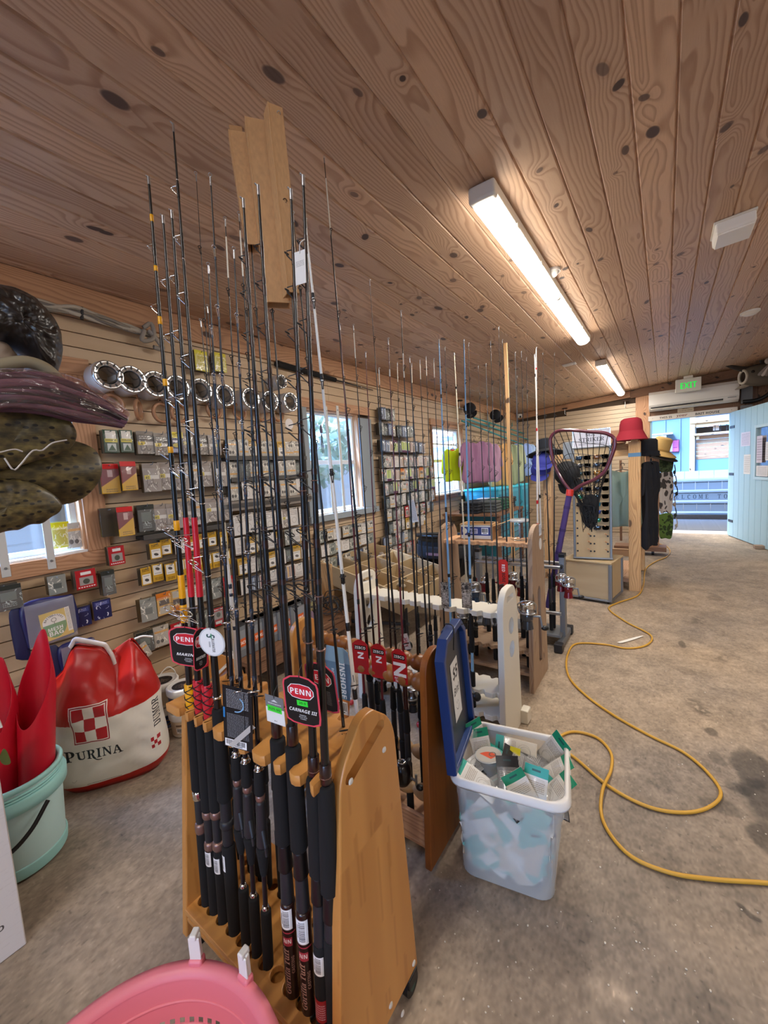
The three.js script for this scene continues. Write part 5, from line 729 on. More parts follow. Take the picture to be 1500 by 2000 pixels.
// ---------- yellow cord on the floor ----------
{ const px = [[1600, 1738], [1500, 1725], [1389, 1717], [1303, 1703], [1232, 1672], [1189, 1625], [1174, 1587], [1177, 1549], [1194, 1501], [1192, 1468], [1165, 1440], [1123, 1429], [1099, 1435], [1085, 1452], [1123, 1480], [1194, 1539], [1270, 1577], [1336, 1587], [1384, 1577], [1408, 1549], [1384, 1511], [1336, 1470], [1270, 1437], [1199, 1397], [1142, 1356], [1111, 1321], [1109, 1278], [1127, 1257], [1184, 1259], [1222, 1266], [1260, 1261], [1272, 1242], [1222, 1214], [1189, 1188], [1205, 1178], [1244, 1164], [1256, 1145], [1263, 1109], [1282, 1096], [1301, 1088], [1309, 1076], [1300, 1066], [1287, 1062]];
  const pts = px.map(([a, b], i) => { const p = onY(a, b, 0.008); p.y = i === 7 ? 0.022 : 0.008; return p; });
  solo('extension_cord', 'yellow cord looping across the concrete floor from the bin to the door', 'cord', tube(pts, 0.0062, 420, 8), std('#cf9c34', 0.5));
  const s = [[1205, 1256], [1240, 1246], [1258, 1243], [1240, 1250], [1215, 1257]].map(([a, b]) => onY(a, b)); 
  solo('paper_scrap', 'white torn paper strip lying across the yellow cord', 'paper', inflate(s.map((p) => [p.x, -p.z]), 0.004, { n: 30, rings: 4 }).rotateX(-Math.PI / 2).translate(0, 0.006, 0), std('#e2ddd2', 0.8));
}
{ // floor debris
  const gs = []; for (let i = 0; i < 260; i++) { const p = onY(rnd(700, 1500), rnd(1150, 2000)); const r = rnd(0.001, 0.0032) * (i < 8 ? 1.6 : 1); gs.push(ball(r, p.x, r * 0.5, p.z, 1, 0.6, rnd(0.6, 1.4), 5)); }
  const o = tag(mesh('grit', gs, std('#cfc4b2', 0.9)), 'pale grit and shell crumbs scattered on the concrete floor', 'grit'); o.userData.kind = 'stuff';
}
// ---------- goods on the slat wall ----------
const flat = (bg, draw, rough = 0.4) => print(96, 144, (g, w, h) => { g.fillStyle = bg; g.fillRect(0, 0, w, h); draw(g, w, h); }, rough);
const hookShapes = (g, y, c) => { g.strokeStyle = c; g.lineWidth = 3; for (const x of [30, 62]) { g.beginPath(); g.arc(x, y, 11, -0.4, 3.4); g.lineTo(x - 11, y - 22); g.stroke(); } };
const paintGlints = (g, n, c = '255,250,235') => { for (let i = 0; i < n; i++) { g.strokeStyle = `rgba(${c},${rnd(0.5, 1)})`; g.lineWidth = rnd(2, 7); g.beginPath(); const x = rnd(4, 92), y = rnd(10, 140); g.moveTo(x, y); g.quadraticCurveTo(x + rnd(-14, 14), y + rnd(4, 16), x + rnd(-16, 16), y + rnd(10, 30)); g.stroke(); } };  // strokes of highlight painted into the packet print
const PK = {
  green: flat('#0f3d24', (g, w) => { g.fillStyle = '#e8e4da'; g.fillRect(14, 6, 68, 50); g.fillStyle = '#d9c92a'; g.fillRect(8, 56, 80, 22); scribble(g, 12, 62, 70, 1, 12, '#3a3a1c', 1.5); g.fillStyle = '#cfd6cf'; g.fillRect(20, 86, 56, 46); g.fillStyle = '#14502e'; g.beginPath(); g.moveTo(24, 130); g.lineTo(50, 92); g.lineTo(74, 130); g.fill(); }),
  hookA: flat('#938a80', (g, w, h) => { g.fillStyle = '#55504a'; g.fillRect(0, 24, w, 40); scribble(g, 14, 30, 68, 2, 12, '#dedad2', 1.6); g.fillStyle = '#e2c52a'; g.fillRect(6, 66, 38, 22); text(g, '4', 25, 78, 20, '#222'); g.fillStyle = '#c9c2b8'; g.fillRect(46, 66, 44, 22); hookShapes(g, 112, '#3b3631'); paintGlints(g, 7); }),
  hookB: flat('#9a8f86', (g, w, h) => { paintGlints(g, 11); g.fillStyle = '#dcd6cc'; g.fillRect(8, 60, 80, 20); g.fillStyle = '#dcc736'; g.fillRect(8, 60, 30, 20); text(g, '#2', 23, 71, 16, '#222'); hookShapes(g, 100, '#5a4e4a'); g.strokeStyle = '#6d5f5a'; g.lineWidth = 4; g.beginPath(); g.arc(46, 128, 28, 3.3, 6.1); g.stroke(); }),
  blueYellow: flat('#262c52', (g, w) => { g.fillStyle = '#e3cf1e'; g.fillRect(0, 0, w, 40); scribble(g, 16, 14, 60, 2, 10, '#8a7a10'); g.fillStyle = '#e4e2ee'; g.fillRect(22, 56, 48, 14); g.fillStyle = '#c8b83a'; g.beginPath(); g.ellipse(46, 90, 26, 14, 0, 0, 7); g.fill(); g.fillStyle = '#9aa0be'; g.fillRect(12, 112, 70, 24); }),
  redYellow: flat('#d9a813', (g, w, h) => { g.fillStyle = '#7a161c'; g.beginPath(); g.moveTo(0, 22); g.lineTo(w, 22); g.lineTo(w, 56); g.lineTo(0, 110); g.fill(); g.fillStyle = '#d21a1e'; g.fillRect(0, 0, w, 24); g.fillStyle = '#caa8a2'; g.fillRect(36, 30, 26, 34); scribble(g, 22, 122, 60, 2, 10, '#8a6a0c'); }),
  gold: flat('#c79a2c', (g, w) => { scribble(g, 14, 14, 66, 2, 12, '#5a3f10', 1.5); g.fillStyle = '#e6e1d8'; g.fillRect(10, 56, 76, 80); g.fillStyle = '#4a4642'; g.beginPath(); g.ellipse(48, 104, 20, 12, 0.3, 0, 7); g.fill(); scribble(g, 18, 66, 58, 1, 12, '#8c867c'); }),
  silver: flat('#b9b2a6', (g) => { paintGlints(g, 16); g.fillStyle = '#d9a24a'; g.fillRect(6, 34, 84, 14); g.fillStyle = '#3a3834'; for (let i = 0; i < 3; i++) { g.beginPath(); g.ellipse(rnd(20, 76), rnd(88, 126), 10, 13, 0, 0, 7); g.fill(); } }),
  white: flat('#dad4cc', (g) => { g.strokeStyle = '#9a9288'; g.lineWidth = 3; g.beginPath(); g.arc(48, 100, 22, 0, 7); g.stroke(); scribble(g, 14, 24, 66, 3, 13, '#9c938a'); g.fillStyle = '#b4aaa0'; g.fillRect(0, 0, 96, 14); }),
  navy: flat('#1d2050', (g) => { g.fillStyle = '#39407c'; g.fillRect(8, 10, 80, 30); scribble(g, 16, 18, 60, 2, 10, '#aab0d8'); paintGlints(g, 9, '225,228,240'); }),
  red: flat('#b01822', (g) => { g.fillStyle = '#e8e4e0'; g.fillRect(24, 16, 50, 22); g.fillStyle = '#a09a94'; g.fillRect(16, 54, 66, 62); g.fillStyle = '#4c5248'; g.beginPath(); g.ellipse(48, 88, 16, 20, 0, 0, 7); g.fill(); g.fillStyle = '#f0e8e4'; for (let i = 0; i < 7; i++) g.fillRect(8 + i * 12, 126, 8, 8); }),
  dark: flat('#2b302c', (g) => { paintGlints(g, 8, '200,210,205'); g.fillStyle = '#59645c'; g.fillRect(20, 40, 56, 50); scribble(g, 24, 100, 50, 3, 10, '#8f9a94'); }),
  grey: flat('#8d9088', (g) => { paintGlints(g, 12); g.fillStyle = '#5c625e'; g.fillRect(26, 60, 44, 40); }),
  orange: flat('#cfa24a', (g) => { g.fillStyle = '#d2761e'; g.fillRect(0, 0, 96, 40); g.fillStyle = '#3f2a1a'; g.fillRect(14, 46, 68, 34); paintGlints(g, 5); g.fillStyle = '#b8b2a2'; g.fillRect(14, 90, 68, 44); }),
  lureGreen: flat('#b8b4a6', (g) => { g.fillStyle = '#5a2a48'; g.fillRect(0, 0, 96, 26); for (let i = 0; i < 5; i++) { g.fillStyle = ['#a8c81e', '#c8dc3a', '#7a9a1a'][i % 3]; g.fillRect(10 + i * 16, 34, 12, 96); } }),
  lureMulti: flat('#a8a09a', (g) => { for (let i = 0; i < 14; i++) { g.fillStyle = pick(['#d8462a', '#e8e0d4', '#5a7a3a', '#c8a03a', '#3f6a8c', '#33302e', '#d8d23a', '#a05a7a']); g.beginPath(); g.ellipse(rnd(12, 84), rnd(24, 132), rnd(5, 9), rnd(10, 20), rnd(-0.5, 0.5), 0, 7); g.fill(); } paintGlints(g, 5); }),
  lureBlue: flat('#3d4862', (g) => { for (let i = 0; i < 6; i++) { g.fillStyle = ['#26304c', '#7f93b4', '#b8c8d8'][i % 3]; g.fillRect(6 + i * 15, 16, 11, 116); } paintGlints(g, 4); }),
  pinkRow: flat('#d4c8be', (g) => { for (let i = 0; i < 5; i++) { g.fillStyle = ['#8c4a4a', '#cfc2b4', '#a8826a', '#6a5048', '#d8a02a'][i]; g.fillRect(8 + i * 17, 26, 11, 104); } g.fillStyle = '#6b5f58'; g.fillRect(0, 0, 96, 16); }),
  yellowBag: flat('#d9cc12', (g) => { g.fillStyle = '#e8e08a'; g.fillRect(10, 34, 76, 100); g.fillStyle = '#c8b818'; g.fillRect(16, 40, 64, 88); paintGlints(g, 26); }),
};
const pkProto = {};
function crinkle(w, h) { const g = new THREE.PlaneGeometry(w, h, 7, 9), p = g.attributes.position; for (let i = 0; i < p.count; i++) { const u = p.getX(i) / w * 2, v = p.getY(i) / h * 2; p.setZ(i, 0.008 * (1 - u * u) * (1 - v * v * 0.6) + rnd(-0.0022, 0.0022)); } g.computeVertexNormals(); return g; }
function packet(type, w, h, label, group) {
  const key = type + w + h;
  if (!pkProto[key]) { const t = thing('tackle_packet', label, 'packet', [0, 0, 0], Math.PI / 2, group); mesh('card', card(w, h, 0.001, 0.003), PK[type], t); if (h > 0.1) mesh('pouch', crinkle(w * 0.98, h * 0.8).translate(0, -h * 0.08, 0.006), M.film, t); pkProto[key] = t; return t; }
  return copyOf(pkProto[key], [0, 0, 0], Math.PI / 2, label, group);
}
const WNAME = { green: 'dark green', hookA: 'hook', hookB: 'clear hook', blueYellow: 'blue and yellow', redYellow: 'red and yellow', gold: 'gold-headed', silver: 'glinting', white: 'white', navy: 'navy', red: 'red', dark: 'dark', grey: 'grey', orange: 'orange-headed', lureGreen: 'lime lure', lureMulti: 'mixed-colour lure', lureBlue: 'blue lure', pinkRow: 'pinkish lure', yellowBag: 'yellow' };
const behind = [], wallRoot = scene.children.find((o) => o.name === 'wall_left'), pegM = M.dull;
let pegs = [];
function hang(type, z, yTop, w, h, where, group, out = 0.085, yaw = 0) {
  const t = packet(type, w, h, `${WNAME[type]} packet ${where}`, group);
  t.position.set(WX + out, yTop - h / 2, z); t.rotation.y = Math.PI / 2 + yaw; t.rotation.x = 0;
  for (let k = 1; k < 4; k++) behind.push([WX + out - k * 0.014, yTop - h / 2 - rnd(0, 0.004), z + rnd(-0.006, 0.006), w, h, yaw + rnd(-0.08, 0.08)]);
  pegs.push(bar([WX, yTop - 0.012, z], [WX + out + 0.025, yTop - 0.008, z], 0.0022, 0.0022, 6), bar([WX + out + 0.025, yTop - 0.008, z], [WX + out + 0.033, yTop + 0.006, z], 0.0022, 0.0022, 6));
  struct('peg', pegs, pegM, wallRoot); pegs = [];
  return t;
}
const row = (types, z0, pitch, n, y, w, h, where, group, e = {}) => { for (let i = 0; i < n; i++) { const ty = typeof types === 'function' ? types(i) : types[i % types.length]; hang(ty, z0 - i * pitch + rnd(-0.004, 0.004), y + rnd(-0.006, 0.006), w * 1.2, h, `${ORD[i]} ${where}`, group, e.out ?? rnd(0.07, 0.1), rnd(-0.12, 0.14)); } };
const one = (type, px, py, h, w, label, e = {}) => { const p = onX(px, py, WX + 0.08), t = packet(type, w, h, label, e.group ?? 'single packets on the slat wall'); t.position.set(WX + (e.out ?? 0.08), p.y, p.z); t.rotation.y = Math.PI / 2 + (e.yaw ?? 0); t.rotation.z = e.roll ?? 0; for (let k = 1; k < 4; k++) behind.push([WX + 0.08 - k * 0.014, p.y, p.z, w, h, 0]); struct('peg', bar([WX, p.y + h / 2 - 0.012, p.z], [WX + 0.1, p.y + h / 2 - 0.008, p.z], 0.0022, 0.0022, 6), pegM, wallRoot); return t; };
one('green', 217, 862, 0.12, 0.07, 'dark green packet with a yellow band, beside the window trim'); one('green', 247, 862, 0.12, 0.065, 'dark green packet with a yellow band, second from the window trim');
row((i) => ['hookA', 'hookA', 'blueYellow', 'hookB', 'hookA', 'hookB', 'hookB'][i % 7], -1.075, 0.083, 6, 1.622, 0.072, 0.125, 'along the top row under the coil spools', 'packets in the top hook row');
one('redYellow', 215, 935, 0.155, 0.085, 'red and yellow packet in the second row, next to the window trim', { yaw: -0.1 }); one('redYellow', 247, 930, 0.155, 0.085, 'red and yellow packet in the second row, in front of the clear ones', { yaw: 0.2, out: 0.11 });
row(['hookB', 'hookB', 'hookB', 'silver', 'hookB', 'hookB'], -1.08, 0.085, 6, 1.45, 0.075, 0.16, 'along the second row beside the red and yellow ones', 'packets in the second hook row');
one('redYellow', 216, 1020, 0.15, 0.075, 'red and yellow packet in the third row, half behind another', { out: 0.05 }); one('redYellow', 240, 1018, 0.155, 0.08, 'red and yellow packet in the third row, in front', { yaw: 0.1, out: 0.115 });
row(['dark', 'hookB', 'hookB', 'hookB', 'silver', 'hookB', 'hookB'], -1.03, 0.08, 7, 1.215, 0.075, 0.15, 'along the third row beside the red and yellow ones', 'packets in the third hook row');
one('red', 228, 1085, 0.1, 0.075, 'red pink-footed packet below the window trim, fourth row');
row(['gold', 'gold', 'white', 'gold', 'gold'], -1.06, 0.072, 7, 1.0, 0.05, 0.09, 'along the fourth row of small packets', 'small packets in the fourth row');
row(['gold'], -1.0, 0.062, 9, 0.868, 0.048, 0.1, 'along the fifth row of small packets', 'small packets in the fifth row');
row(['grey', 'orange', 'orange', 'white', 'grey', 'grey', 'red'], -0.99, 0.083, 7, 0.70, 0.068, 0.13, 'along the sixth row behind the rods', 'packets in the sixth row');
row(['dark', 'silver', 'red', 'grey', 'grey', 'red', 'dark'], -0.95, 0.09, 7, 0.51, 0.07, 0.12, 'along the lowest row behind the feed bag and rods', 'packets in the lowest row');
const RB = 'glinting packets by the middle window';
[[1.60, 0.115, ['silver', 'silver', 'gold']], [1.455, 0.115, ['silver', 'dark', 'silver']], [1.31, 0.12, ['silver', 'white', 'silver']], [1.09, 0.14, ['white', 'white', 'hookB']], [0.93, 0.12, ['white', 'gold', 'grey']], [0.79, 0.115, ['gold', 'white', 'dark']], [0.65, 0.11, ['white', 'lureBlue', 'pinkRow']]].forEach(([y, h, ty], k) => row(ty, -1.62, 0.082, 8, y, 0.07, h, `along row ${['one', 'two', 'three', 'four', 'five', 'six', 'seven'][k]} beside the middle window`, RB + ', row ' + (k + 1)));
for (const [y, z0, z1, wh] of [[1.475, -1.58, -2.28, 'highest of four'], [1.33, -1.58, -2.28, 'second from the top'], [1.155, -1.5, -2.3, 'the widest brown-grey one'], [1.035, -1.0, -1.55, 'the one nearest the first window']]) { const t = thing('shelf_strip', `price-channel strip on the slat wall below hanging packets, ${wh}`, 'shelf strip', [WX, y, (z0 + z1) / 2], 0, 'price-channel strips on the slat wall'); mesh('channel', [span([0.002, y > 1.1 && y < 1.2 ? -0.035 : -0.014, -(z0 - z1) / 2], [0.1, y > 1.1 && y < 1.2 ? 0.03 : 0.006, (z0 - z1) / 2], 0.003)], std(y > 1.1 && y < 1.2 ? '#857b70' : '#2a2725', 0.6), t); mesh('lip', span([0.098, -0.016, -(z0 - z1) / 2], [0.104, 0.014, (z0 - z1) / 2], 0.002), std('#4a4642', 0.5), t); }
// the lure wall between the middle and third window
const LW = 'lure packets between the second and third windows';
[[1.99, ['lureBlue', 'dark', 'grey'], 3, -3.42], [1.83, ['grey', 'dark', 'lureBlue', 'silver', 'dark', 'lureBlue', 'grey'], 8, -3.36], [1.66, ['lureBlue', 'lureBlue', 'pinkRow', 'lureGreen', 'dark', 'lureGreen', 'lureGreen', 'pinkRow'], 11, -3.36], [1.50, ['grey', 'lureMulti', 'pinkRow', 'white', 'pinkRow', 'lureMulti'], 13, -3.36], [1.36, ['lureMulti', 'lureGreen', 'lureMulti', 'pinkRow', 'orange'], 13, -3.36], [1.215, ['lureMulti', 'dark', 'lureGreen', 'lureMulti', 'silver'], 13, -3.4], [1.075, ['dark', 'silver', 'lureMulti', 'grey', 'white'], 13, -3.4], [0.935, ['silver', 'dark', 'lureMulti', 'silver', 'red'], 12, -3.42], [0.80, ['dark', 'silver', 'lureMulti', 'white', 'gold'], 10, -3.42], [0.665, ['lureBlue', 'silver', 'dark', 'lureMulti'], 7, -3.3], [0.53, ['silver', 'lureMulti', 'red'], 6, -3.4]].forEach(([y, ty, n, z0], k) => row(ty, z0, 0.085, n, y, 0.07, 0.125, `along row ${['one', 'two', 'three', 'four', 'five', 'six', 'seven', 'eight', 'nine', 'ten', 'eleven'][k]} of the lure wall`, LW + ', row ' + (k + 1)));
const UW = 'packets under the middle window';
[[0.86, ['grey', 'silver', 'white', 'silver'], 8], [0.74, ['white', 'grey', 'silver'], 8], [0.62, ['silver', 'grey', 'lureBlue'], 7]].forEach(([y, ty, n], k) => row(ty, -2.42, 0.092, n, y, 0.078, 0.1, `along ${['the upper', 'the middle', 'the lower'][k]} row under the middle window`, UW + ', row ' + (k + 1)));
// singles left of the hook rows
one('grey', 112, 1142, 0.09, 0.07, 'grey foil packet under the first window'); one('red', 165, 1130, 0.095, 0.085, 'bright red packet under the first window', { out: 0.1 }); one('dark', 212, 1138, 0.13, 0.062, 'dark green clear-topped packet under the window trim'); one('navy', 158, 1205, 0.1, 0.085, 'navy packet of foil beside the mesh bag'); one('navy', 200, 1190, 0.1, 0.08, 'navy blue-labelled packet above the feed bag'); one('dark', 12, 1165, 0.11, 0.09, 'dark packet at the photo edge under the window', { out: 0.12 }); one('silver', 272, 1268, 0.09, 0.06, 'white-labelled clear packet hanging over the feed bag seam', { out: 0.13, roll: 0.35 });
{ const m = print(192, 224, (g, w, h) => { g.fillStyle = '#d6b51e'; g.fillRect(0, 0, w, h); g.fillStyle = '#e8e2d2'; g.fillRect(w * 0.84, 0, w * 0.16, h * 0.88); scribble(g, w * 0.87, 10, 20, 16, 11, '#8a8474'); g.fillStyle = '#3f8a2a'; g.beginPath(); g.ellipse(84, 120, 74, 92, 0, 0, 7); g.fill(); g.fillStyle = '#ece8dc'; g.beginPath(); g.ellipse(84, 82, 72, 56, 0, Math.PI, 0); g.lineTo(156, 100); g.lineTo(12, 100); g.fill(); g.save(); g.translate(84, 96); for (let i = 0; i < 11; i++) { g.save(); g.rotate(-1.1 + i * 0.22); text(g, 'BAITMASTERS'[i], 0, -62, 20, '#1c2018'); g.restore(); } g.restore(); g.strokeStyle = '#555a4c'; g.lineWidth = 4; g.beginPath(); g.arc(84, 70, 15, 0, 7); g.moveTo(84, 86); g.lineTo(84, 108); g.stroke(); text(g, 'MESH', 84, 142, 40, '#f4f2e6', 'bold', 'sans-serif', 'center', 100); text(g, 'BAG', 84, 178, 48, '#f4f2e6', 'bold', 'sans-serif', 'center', 110); }, 0.35);
  const bag = (label, px, py, w, h, out) => { const p = onX(px, py, WX + out), t = thing('mesh_bag', label, 'packet', [WX + out, p.y, p.z], Math.PI / 2 + 0.1); mesh('net_fabric', inflate([[-w / 2, -h / 2], [w / 2, -h / 2 + 0.01], [w / 2 + 0.01, h / 2 - 0.02], [w / 2 - 0.02, h / 2], [-w / 2, h / 2]], 0.02, { n: 40, rings: 6, bump: 40, amp: 0.5, pow: 0.6 }), std('#20225a', 0.35), t); mesh('label', card(w * 0.62, w * 0.7, 0.001).rotateZ(0.06).translate(0.015, -0.02, 0.0215), m, t); mesh('plastic_sleeve', card(w * 0.98, h * 0.98, 0.001, 0.004).translate(0, 0, 0.021), M.film, t); mesh('loose_net', inflate([[-0.02, -0.12], [0.03, -0.13], [0.03, 0.08], [-0.02, 0.09]], 0.018, { n: 24, rings: 4 }).translate(-w / 2 - 0.02, -0.01, -0.012), std('#1a1c48', 0.6), t); return t; };
  bag('navy mesh bag with a yellow and green printed label, under the first window', 98, 1212, 0.19, 0.2, 0.11); bag('navy mesh bag with a yellow and green label, half behind the feed bag', 152, 1285, 0.14, 0.16, 0.13); }
one('yellowBag', 394, 705, 0.125, 0.09, 'yellow foil packet high on the slat wall, nearer the ceiling net'); one('yellowBag', 430, 708, 0.12, 0.085, 'yellow foil packet high on the slat wall, farther one');
for (const [px, ty, l] of [[117, 'yellowBag', 'yellow packet hanging in the first window'], [148, 'silver', 'clear crinkled packet hanging in the first window']]) { const p = onX(px, 1045, WX - 0.03), t = packet(ty, 0.085, 0.13, l); t.position.set(WX - 0.03, p.y, p.z); t.rotation.y = Math.PI / 2; }
{ // packets behind the front ones on each peg
  const im = new THREE.InstancedMesh(new THREE.BoxGeometry(1, 1, 0.0012), std('#a89c8c', 0.45), behind.length), q = new THREE.Object3D(), c = new THREE.Color();
  behind.forEach(([x, y, z, w, h, yaw], i) => { q.position.set(x, y, z); q.rotation.set(0, Math.PI / 2 + yaw, 0); q.scale.set(w, h, 1); q.updateMatrix(); im.setMatrixAt(i, q.matrix); im.setColorAt(i, c.set(pick(['#c8beb0', '#8c8478', '#b4a894', '#6f6a62', '#a08c6a']))); });
  im.name = 'packets_behind'; im.castShadow = im.receiveShadow = true; scene.add(im); tag(im, 'more packets of the same stock hanging behind the front ones', 'packets'); im.userData.kind = 'stuff';
}
// coil spools
{ const plate = phys('#cfd0d2', 0.12, { metalness: 0.75 });
  const spool = (px, py, r, label) => { const p = onX(px, py, WX + 0.13), t = thing('coil_spool', label, 'spool', [WX, p.y, p.z], 0, 'white coil spools on the slat wall'); mesh('shell', lathe([[r * 0.9, 0.004], [r, 0.01], [r, 0.1], [r * 0.96, 0.118], [r * 0.9, 0.122]], 32).rotateZ(-Math.PI / 2), phys('#d8dade', 0.25, { transmission: 0.25, thickness: 0 }), t); mesh('face_ring', lathe([[r * 0.97, 0.118], [r * 0.97, 0.132], [r * 0.9, 0.136], [r * 0.64, 0.133], [r * 0.6, 0.12], [r * 0.62, 0.03], [r * 0.55, 0.03], [r * 0.55, 0.12]], 32).rotateZ(-Math.PI / 2), plate, t); mesh('ribs', [0, 1, 2, 3, 4, 5, 6, 7, 8, 9, 10, 11].map((k) => box(0.004, r * 0.22, r * 0.09, 0.1355, 0, 0).translate(0, r * 0.78, 0).rotateX(k * Math.PI / 6)), M.graphite, t); return t; };
  [[212, 732], [258, 741], [305, 750], [347, 757], [393, 762], [440, 772], [490, 778], [528, 783], [550, 745], [568, 785]].forEach(([x, y], i) => spool(x, y, i === 8 ? 0.052 : 0.074, i === 0 ? 'white coil spool nearest the first window trim' : i === 8 ? 'small coil spool set higher than its row' : `white coil spool, ${ORD[i]} from the first window trim`));
  const amber = phys('#e0b48c', 0.2, { transmission: 0.55, thickness: 0 });
  [[222, 790], [272, 800], [318, 806], [352, 806], [420, 800], [470, 803], [512, 806], [545, 808]].forEach(([x, y], i) => { const p = onX(x, y, WX + 0.06), t = thing('line_coil', i === 0 ? 'amber line coil in its clear ring case nearest the window' : `clear line coil below the spools, ${ORD[i]} from the first window`, 'coil', [WX + 0.05, p.y, p.z], 0, 'clear line coils below the spools'); t.rotation.y = (i === 1 ? 0.9 : 0.15); const r = 0.06; mesh('ring_case', lathe([[r * 0.75, -0.01], [r, -0.008], [r, 0.008], [r * 0.75, 0.01], [r * 0.75, -0.01]], 28).rotateZ(-Math.PI / 2), amber, t); mesh('line', [0.82, 0.9].map((k) => torus(r * k, 0.0032, 0, 0, 0, 0, Math.PI / 2, 0, 28, 6)), std('#c98a52', 0.4), t); mesh('hang_tab', torus(0.012, 0.003, 0, r + 0.01, 0, 0, Math.PI / 2, 0, 14, 5), amber, t); });
  solo('round_sticker', 'round white sticker with a red fish emblem on the grey price strip', 'sticker', cyl(0.04, 0.04, 0.002, 0, 0, 0, 0, 0, Math.PI / 2, 28).translate(WX + 0.09, onX(565, 828, WX + 0.09).y, onX(565, 828, WX + 0.09).z), std('#e0d8d6', 0.4));
}
{ // things over the slat wall
  const P = (x, y, o = 0.05) => onX(x, y, WX + o);
  const n = thing('cast_net', 'grey bundled net rolled along a bracket under the ceiling trim', 'net', P(170, 630)); const sub = (a) => a.map((p) => p.clone().sub(n.position));
  for (let k = 0; k < 9; k++) mesh('strand_bundle', tube(sub([P(20, 575), P(80, 596), P(150, 610), P(215, 628), P(262, 645), P(292, 655)]).map((p, i) => p.add(V(rnd(-0.012, 0.012), rnd(-0.022, 0.022), rnd(-0.01, 0.01)))), rnd(0.006, 0.011), 40, 6), std(pick(['#a39a8c', '#8c8478', '#b5ac9c', '#77706a']), 0.95), n);
  mesh('knot', [tube(sub([P(280, 640, 0.07), P(295, 632, 0.08), P(300, 660, 0.08), P(278, 665, 0.07), P(282, 645, 0.07)]), 0.012, 30, 7), tube(sub([P(290, 645, 0.07), P(310, 668, 0.08), P(318, 682, 0.06), P(300, 678, 0.06)]), 0.013, 24, 7)], std('#9a9288', 0.9), n);
  mesh('bracket', [bar(sub([P(158, 602, 0.0)])[0], sub([P(160, 622, 0.06)])[0], 0.008, 0.008), bar(sub([P(160, 600, 0.06)])[0], sub([P(160, 624, 0.06)])[0], 0.008, 0.008)], M.graphite, n);
  const g = thing('telescoping_pole', 'long black telescoping pole lying on the top slat above the middle window', 'pole', P(545, 712, 0.03)), s2 = (p) => p.clone().sub(g.position); mesh('sleeve', bar(s2(P(540, 710, 0.03)), s2(P(655, 742, 0.03)), 0.026, 0.019, 14), M.foam, g); mesh('shaft', bar(s2(P(650, 741, 0.03)), s2(P(728, 762, 0.03)), 0.007, 0.005, 8), M.black, g); mesh('tip', ball(0.009, ...s2(P(705, 756, 0.03)).toArray()), M.steel, g);
  const sq = thing('squid_lure', 'grey trailing squid lure hanging in the middle window', 'lure', P(628, 850, 0.06)); mesh('head', lathe([[0.0005, 0.09], [0.008, 0.08], [0.013, 0.05], [0.012, 0.02], [0.0005, 0.015]], 14), std('#6a6478', 0.35), sq); for (let k = 0; k < 7; k++) mesh('tentacle', tube([[0, 0.03, 0], [0.006 * Math.cos(k), -0.03, 0.006 * Math.sin(k)], [0.009 * Math.cos(k * 1.4), -0.11 - rnd(0, 0.05), 0.009 * Math.sin(k)]], 0.0022, 10, 4), std('#4c485c', 0.5), sq);
  const cap = (label, px, py, X, m, turn) => { const p = onX(px, py, X), t = thing('cap', label, 'cap', p, turn); mesh('crown', lathe([[0.0005, 0.1], [0.04, 0.096], [0.075, 0.07], [0.09, 0.03], [0.092, 0], [0.088, 0], [0.0005, 0.02]], 20), m, t); mesh('visor', inflate([[-0.08, 0], [-0.07, 0.07], [0, 0.1], [0.07, 0.07], [0.08, 0], [0, 0.02]], 0.004, { n: 30, rings: 3 }).rotateX(-Math.PI / 2 + Math.PI + 0.25).translate(0, -0.005, 0.06), m, t); mesh('button', ball(0.008, 0, 0.1, 0), m, t); return t; };
  const ck = std('#1b1d26', 0.85);
  const c1 = cap('dark cap hooked on the far slat wall, with a hanging flap, nearer one', 918, 800, WX + 0.12, ck, 0.4); c1.rotation.x = 0.9; const c2 = cap('dark cap hooked on the far slat wall above the t-shirts, farther one', 968, 812, WX + 0.14, ck, 0.7); c2.rotation.x = 0.9;
}
